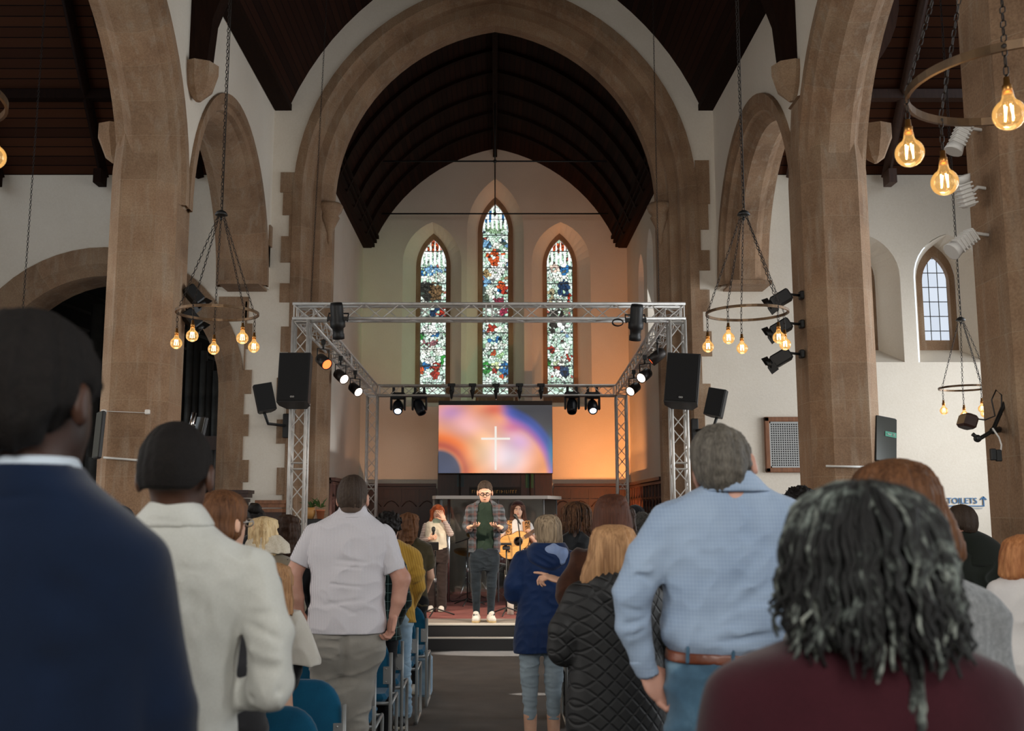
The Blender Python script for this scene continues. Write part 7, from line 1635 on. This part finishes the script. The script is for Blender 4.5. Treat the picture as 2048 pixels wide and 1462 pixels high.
for x0, x1 in ((953, 951), (981, 986)):
    a = p.q(x0, 1200); b = p.q(x1, 1200); sh = shoe(p.root, (a.x, 13.09, Z1 + .001), (b.x, 12.83, Z1 + .001), M_SHOEW, simple('gum_sole', 'a58f66', .7), w_=.05, h_=.10)
    mb = MB(); mb.M = Matrix.Translation(-p.root.location)
    for k in range(4): mb.tube([(b.x - .025, 12.93 + .025 * k, Z1 + .085 + .008 * k), (b.x + .025, 12.95 + .025 * k, Z1 + .09 + .008 * k)], .006, 5)
    mb.build('laces', M_BLACK, p.root)

# --- red-haired singer
p = Person(873, 14.35, 'red-haired singer in a cream vest holding a microphone, one hand to her face', Z1)
hd = p.head(875, 1010, 1040, yaw=182, neck=p.q(873, 1048), roll=-4)
Rr_ = hand(p.q(889, 1040, -18), (-.45, -.1, .9), (-.5, .8, 0), 1, .165, .15, spread=.3, k=.003)
Lm = hand(p.q(860, 1077, -20), (.7, -.6, .2), (.3, .8, .2), 1, .16, 1.0, k=.003)
p.part('body', hd + core(p, 873, 1050, 873, 1110, 10) + [p.cap((864, 1105, 0), (865, 1215, 0), 7, 4, 3), p.cap((882, 1105, 0), (882, 1218, 0), 7, 4, 3)], SK_W, .005, extra=[grow([p.cap((848, 1080, -4), (860, 1077, -20), 4, 3.4, 2), p.cap((899, 1066, -6), (889, 1040, -18), 4, 3.4, 2)] + Rr_ + Lm, .004)])
p.face_parts('6a3a20', lip='b05a50')
p.part('hair', [p.HE((0, -.06, .14), (.40, .46, .40), .04), p.HE((0, .26, .30), (.30, .16, .16), .05), p.cap((864, 1022, -3), (863, 1044, -5), 4, 4, 3), p.cap((863, 1044, -5), (866, 1052, -7), 4, 3, 3), p.cap((886, 1022, -3), (885, 1046, -5), 4, 4, 3), p.cap((885, 1046, -5), (883, 1053, -7), 4, 3, 3), p_cut(p, (0, .30, .12), (0, .75, -.65)) if False else ('noise', .004, (40, 40, 12), 3, True), p.HE((0, .42, -.12), (.24, .26, .30), .02, 'sub')], H_RED, .005)
p.part('vest', [p.loft([(1040, 862, 883, 9), (1045, 853, 892, 12), (1055, 850, 895, 14), (1078, 851, 893, 14), (1099, 849, 895, 14)], 3, 2.4), ('noise', .004, (50, 50, 50), 4, False)], C_CREAM, .005)
p.part('scarf', [p.loft([(1037, 866, 882, 8, -3), (1046, 863, 884, 10, -4)], 2)], simple('pale_green_scarf', '8f9a86', .8), .004)
p.part('striped_sleeve', [p.cap((852, 1052, 0), (844, 1080, 2), 6.5, 6, 2), p.cap((844, 1080, 2), (857, 1078, -16), 6, 4.5, 2)], C_STRP, .005)
p.part('striped_sleeve', [p.cap((893, 1052, 0), (901, 1067, -4), 6.5, 6, 2), p.cap((901, 1067, -4), (890, 1044, -17), 6, 4.5, 2)], C_STRP, .005)
p.part('trousers', [p.loft([(1094, 850, 895, 13), (1110, 850, 896, 14), (1125, 852, 896, 13)], 3), p.cap((862, 1118, 0), (862, 1212, 0), 11, 9, 4), p.cap((884, 1118, 0), (883, 1213, 0), 11, 10, 4), ('noise', .004, (12, 12, 30), 5, True)], C_DBRN, .006)
for x in (862, 883): a = p.q(x, 1200); shoe(p.root, (a.x, 14.42, Z1 + .001), (a.x, 14.19, Z1 + .001), M_SHOEW, M_SOLE, w_=.042, h_=.07)
a = p.q(867, 1079, -26); b = p.q(867, 1058, -24); mb = MB(); mb.lathe([(.0, 0), (.012, .01), (.016, .10), (.026, .12), (.028, .15), (.018, .17), (0, .175)], a, b - a, 12)
tag(mb.build('handheld_microphone', M_BLACK), 'black handheld microphone in the red-haired singer\'s hand', 'microphone')

# --- guitarist
p = Person(1036, 14.45, 'guitarist in a leopard print waistcoat and white tee playing an acoustic guitar', Z1)
hd = p.head(1036, 1004, 1036, yaw=180, neck=p.q(1036, 1046))
Rh = hand(p.q(1010, 1076, -26), (.75, -.3, -.15), (0, .9, -.2), 1, .165, .6, k=.003)
Lh = hand(p.q(1061, 1074, -24), (-.1, -.5, .7), (-.6, .6, .2), 1, .165, .9, k=.003)
p.part('body', hd + core(p, 1036, 1048, 1036, 1110, 12) + [p.cap((1027, 1105, 0), (1027, 1225, 0), 8, 5, 3), p.cap((1045, 1105, 0), (1045, 1225, 0), 8, 5, 3)], SK_W, .005, extra=[grow([p.cap((1012, 1058, 0), (1003, 1082, -2), 6, 5.5, 2), p.cap((1003, 1082, -2), (1010, 1076, -26), 5.5, 4, 2), p.cap((1060, 1058, 0), (1068, 1084, -2), 6, 5.5, 2), p.cap((1068, 1084, -2), (1061, 1074, -24), 5.5, 4, 2)] + Rh + Lh, .004)])
p.face_parts('3a251a', lip='a8564c')
p.part('hair', [p.HE((0, -.06, .12), (.39, .45, .40), .04), p.cap((1026, 1014, 0), (1024, 1040, -4), 4, 4.5, 3), p.cap((1024, 1040, -4), (1027, 1046, -6), 4.5, 3, 3), p.cap((1046, 1014, 0), (1049, 1040, -4), 4, 4.5, 3), p.cap((1049, 1040, -4), (1046, 1048, -6), 4.5, 3, 3), p.HE((0, .44, -.08), (.24, .26, .40), .02, 'sub'), ('noise', .003, (40, 40, 12), 6, True)], H_CHB, .005)
p.part('beanie', [p.HE((0, -.10, .26), (.40, .44, .34), .04), p_cut(p, (0, 0, .24), (0, .35, -1))], fabric('dark_maroon_beanie', '2a1413', '381b19'), .005)
p.part('tee', [p.loft([(1038, 1025, 1048, 9), (1044, 1014, 1058, 12), (1054, 1010, 1062, 14), (1085, 1014, 1058, 14), (1110, 1014, 1058, 14)], 3, 2.4), p.cap((1014, 1052, 0), (1008, 1066, 0), 7.5, 7, 3), p.cap((1058, 1052, 0), (1064, 1066, 0), 7.5, 7, 3)], C_WTEE, .005)
for x0, x1 in ((1012, 1025), (1047, 1060)): p.part('waistcoat_front', [p.loft([(1041, x0 + 3, x1, 13, -1), (1055, x0 - 1, x1 + 1, 15, -1), (1108, x0 - 1, x1 + 1, 15.5, -1)], 2, 2.6)], C_LEO, .005)
p.part('trousers', [p.loft([(1100, 1016, 1057, 13), (1118, 1015, 1058, 14)], 3), p.cap((1026, 1115, 0), (1026, 1222, 0), 10, 8, 4), p.cap((1046, 1115, 0), (1046, 1222, 0), 10, 8, 4)], C_BLKF, .006)
for x in (1026, 1046): a = p.q(x, 1200); shoe(p.root, (a.x, 14.52, Z1 + .001), (a.x, 14.28, Z1 + .001), M_SHOEB, M_SOLED, w_=.042, h_=.07)
p.part('guitar_strap', [p.cap((1047, 1045, -14), (1050, 1072, -17), 2.6, 2.6, 1)], simple('tan_strap', 'b07a4a', .7), .004)
# acoustic guitar
gy = 14.45 - .21
gA = P(998, 1107, gy); gB = P(1066, 1063, gy)          # tail -> head
ax = (gB - gA).normalized(); gl = empty('acoustic_guitar', gA, 0, 'honey-coloured acoustic guitar slung across the guitarist', 'guitar')
Mg = Matrix.Translation(gA) @ Matrix(((ax.x, 0, -ax.z, 0), (0, 1, 0, 0), (ax.z, 0, ax.x, 0), (0, 0, 0, 1)))
def gmb(): mb = MB(); mb.M = Matrix.Translation(-gA) @ Mg; return mb
ol = []
for k in range(40):
    t_ = 2 * math.pi * k / 40; u = .235 - .235 * math.cos(t_); wv = abs(math.sin(t_)) * (.195 - .045 * (u / .47)) * (1 - .22 * math.exp(-((u - .29) / .07) ** 2)); ol.append((u, wv if t_ < math.pi else -wv))
mb = gmb(); mb.prism(ol, lambda u, v, w: (u, w, v), -.045, .05); mb.build('body', simple('guitar_side', '6a3b1c', .3), gl)
mb = gmb(); mb.prism([(.006 + u * .975, v * .96) for u, v in ol], lambda u, v, w: (u, w, v), -.05, -.044); mb.build('soundboard', noisy('honey_spruce', 'c08a45', 'd6a560', 5, .3, stretch=(1, 1, 14), bump=0), gl)
mb = gmb(); mb.lathe([(0, 0), (.05, 0)], (.31, -.052, 0), (0, -1, 0), 20); mb.build('sound_hole', M_BLACK, gl)
mb = gmb(); mb.lathe([(.05, 0), (.062, 0), (.062, .001), (.05, .001)], (.31, -.053, 0), (0, -1, 0), 20, caps=False); mb.box((.13, -.054, 0), (.025, .01, .12)); mb.build('bridge', simple('guitar_dark_wood', '2e1a10', .4), gl)
mb = gmb(); mb.box((.62, -.045, 0), (.42, .025, .052)); mb.box((.87, -.04, 0), (.14, .02, .07)); mb.build('neck', simple('guitar_neck', '5a3a22', .4), gl)
mb = gmb()
for k in range(6): mb.tube([(.13, -.062, -.02 + .008 * k), (.84, -.062, -.018 + .0072 * k)], .0009, 3)
mb.build('strings', M_CHROME, gl)

# ================================================================ CHAIRS
M_UPH = fabric('teal_blue_upholstery', '0d4460', '125878', weave=600, bump=.4)
def make_chair(label):
    root = empty('stacking_chair', (0, 0, 0), 0, label, 'chair', 'blue upholstered stacking chairs')
    w_ = .235
    # back pad: rounded top, slight curve
    pts = [(-w_, .02), (-w_, .20)] + [(-w_ + .0 + .13 * (1 - math.cos(a)), .20 + .15 * math.sin(a)) for a in [math.pi / 2 * k / 6 for k in range(1, 7)]]
    pts += [(-x, z) for x, z in reversed(pts)]
    pr = [('cap', (-.12, 0, .17), (.12, 0, .17), .001, .001, .0)]
    mb = MB(); n = len(pts)
    cx, cz = 0, .18
    def pad(sc_, y): return [(cx + (x - cx) * sc_, y + .10 * (x * x) * -1 + 0, .50 + cz + (z - cz) * sc_) for x, z in pts]
    rings = [pad(.93, .028), pad(1.0, .014), pad(1.0, -.010), pad(.93, -.026)]
    vs_ = [v for r_ in rings for v in r_]; fs_ = []
    for k in range(3):
        for i in range(n): fs_.append((k * n + i, k * n + (i + 1) % n, (k + 1) * n + (i + 1) % n, (k + 1) * n + i))
    tri = tessellate_polygon([[Vector((x, z, 0)) for x, z in pts]])
    fs_ += [tuple(t_) for t_ in tri] + [tuple(3 * n + k for k in reversed(t_)) for t_ in tri]
    mb.add(vs_, fs_, None, True); mb.build('backrest', M_UPH, root)
    mb = MB(); mb.box((0, .235, .445), (.44, .42, .055), bev=.022); mb.build('seat', M_UPH, root)
    for s in (-1, 1):
        x = s * .25
        mb = MB(); mb.tube([(x, -.025, .84 - .10), (x, -.02, .48), (x, -.035, .05), (x, -.02, .018), (x, .02, .014), (x, .36, .014), (x, .40, .018), (x, .425, .05), (x, .395, .20), (x, .42, .385), (x, .40, .415), (x, .0, .415)], .0115, 8); mb.build('leg', M_CHAIRF, root)
        mb = MB(); mb.box((x - s * .022, -.030, .60), (.055, .006, .11), bev=.002); mb.lathe([(0, 0), (.006, .001), (.006, .004), (0, .005)], (x - s * .03, -.034, .64), (0, -1, 0), 8); mb.lathe([(0, 0), (.006, .001), (.006, .004), (0, .005)], (x - s * .03, -.034, .56), (0, -1, 0), 8); mb.build('bracket', simple('bracket_steel', '9a9a98', .35, .6), root)
    mb = MB(); mb.tube([(-.25, .03, .415), (.25, .03, .415)], .0105, 8); mb.tube([(-.25, .38, .415), (.25, .38, .415)], .0105, 8); mb.build('cross_bar', M_CHAIRF, root)
    return root
ch0 = make_chair('tmp'); used = False
def chair(x, y, rz, label):
    global used
    o = ch0 if not used else copy_tree(ch0)
    used = True; o.location = (x, y, 0); o.rotation_euler = (0, 0, rz); o['label'] = label
LW = ['nearest the camera', 'second from the camera', 'third from the camera', 'fourth from the camera', 'fifth from the camera', 'sixth from the camera', 'seventh, closest to the stage']
for k, (y, x) in enumerate(((4.4, -.955), (5.08, -.965), (6.12, -.94), (6.86, -.92), (7.45, -.90), (8.3, -.86), (9.0, -.83))):
    chair(x, y, 0, 'blue aisle chair on the left block, ' + LW[k])
for k, (y, x) in enumerate(((5.08, -1.58), (6.12, -1.56))):
    chair(x, y, 0, 'blue chair beside the %s left aisle chair, one seat in' % ('second' if k == 0 else 'third'))
chair(-1.30, 3.75, 0, 'blue chair low at the bottom edge beside the ivory jacket')
for k, (y, x) in enumerate(((3.35, .60), (5.85, .72), (6.7, .74), (8.2, .80))):
    chair(x, y, 0, ('blue chair at the bottom edge behind the quilted coat', 'blue chair with pale frame between the raincoat and the quilted coat', 'blue aisle chair behind the raincoat on the right block', 'blue aisle chair on the right block hidden by the raincoat')[k])
mb = MB(); mb.box((-.64, 9.62, .17), (.14, .24, .34), bev=.02); mb.tube([(-.64, 9.52, .33), (-.64, 9.54, .42), (-.64, 9.70, .42), (-.64, 9.72, .33)], .006, 6)
tag(mb.build('denim_bag', C_LDEN), 'small blue bag standing beneath the chair nearest the stage', 'bag')
# ================================================================ STAGE LIGHT BEAMS (they leave the fixtures built above)
def beam(c, d, power, col, ang, blend=.6, r=.06): return spot(Vector(c) + Vector(d).normalized() * .16, Vector(d), power, col, ang, blend, r)
beam((1.9, 20.8, .46), (.10, .66, .74), 520, (1, .36, .10), 80, .9)
beam((2.55, 21.6, .46), (.25, .55, .80), 520, (1, .38, .12), 90, .9)
beam((-2.45, 20.9, .46), (-.05, .66, .74), 150, (1, .52, .28), 70, .9)
beam((-2.45, 18.9, .46), (-.35, .25, .9), 330, (.95, .97, 1), 55, .8)
for px, py, Y, s in ((681, 752, 16.0, 1), (710, 778, 17.2, 1), (1290, 750, 16.0, -1), (1268, 777, 17.2, -1)):
    beam(P(px, py, Y), (.58 * s, -.62, -.50), 90, (1, .72, .5), 60)
beam(P(646, 722, 14.9), (.58, -.62, -.50), 40, (1, .4, .15), 60)
beam(P(1185, 811, 20.5), (-.62, .72, .42), 170, (.55, 1, .5), 46)
# front light on the preacher and singers from the lamps on the pillars
spot(P(1562, 656, 11.0) + Vector((-.3, 0, -.15)), aim((3.1, 11.0, 4.3), (.1, 13.6, 1.62)), 1050, (1, .82, .64), 32, .5)
spot(P(383, 638, 11.35) + Vector((.3, 0, -.15)), aim((-3.1, 11.4, 4.4), (-.1, 13.6, 1.62)), 1050, (1, .82, .64), 32, .5)
# sunlight slanting through a narrow south window onto the carpet
spot((8.7, 12.42, 3.0), aim((8.7, 12.42, 3.0), (.1, 12.36, 0)), 20000, (1, .98, .94), 3.4, .35, .02, 'sun_patch')
spot((8.7, 9.75, 3.0), aim((8.7, 9.75, 3.0), (.35, 9.66, 0)), 14000, (1, .98, .94), .8, .5, .01, 'sun_patch')
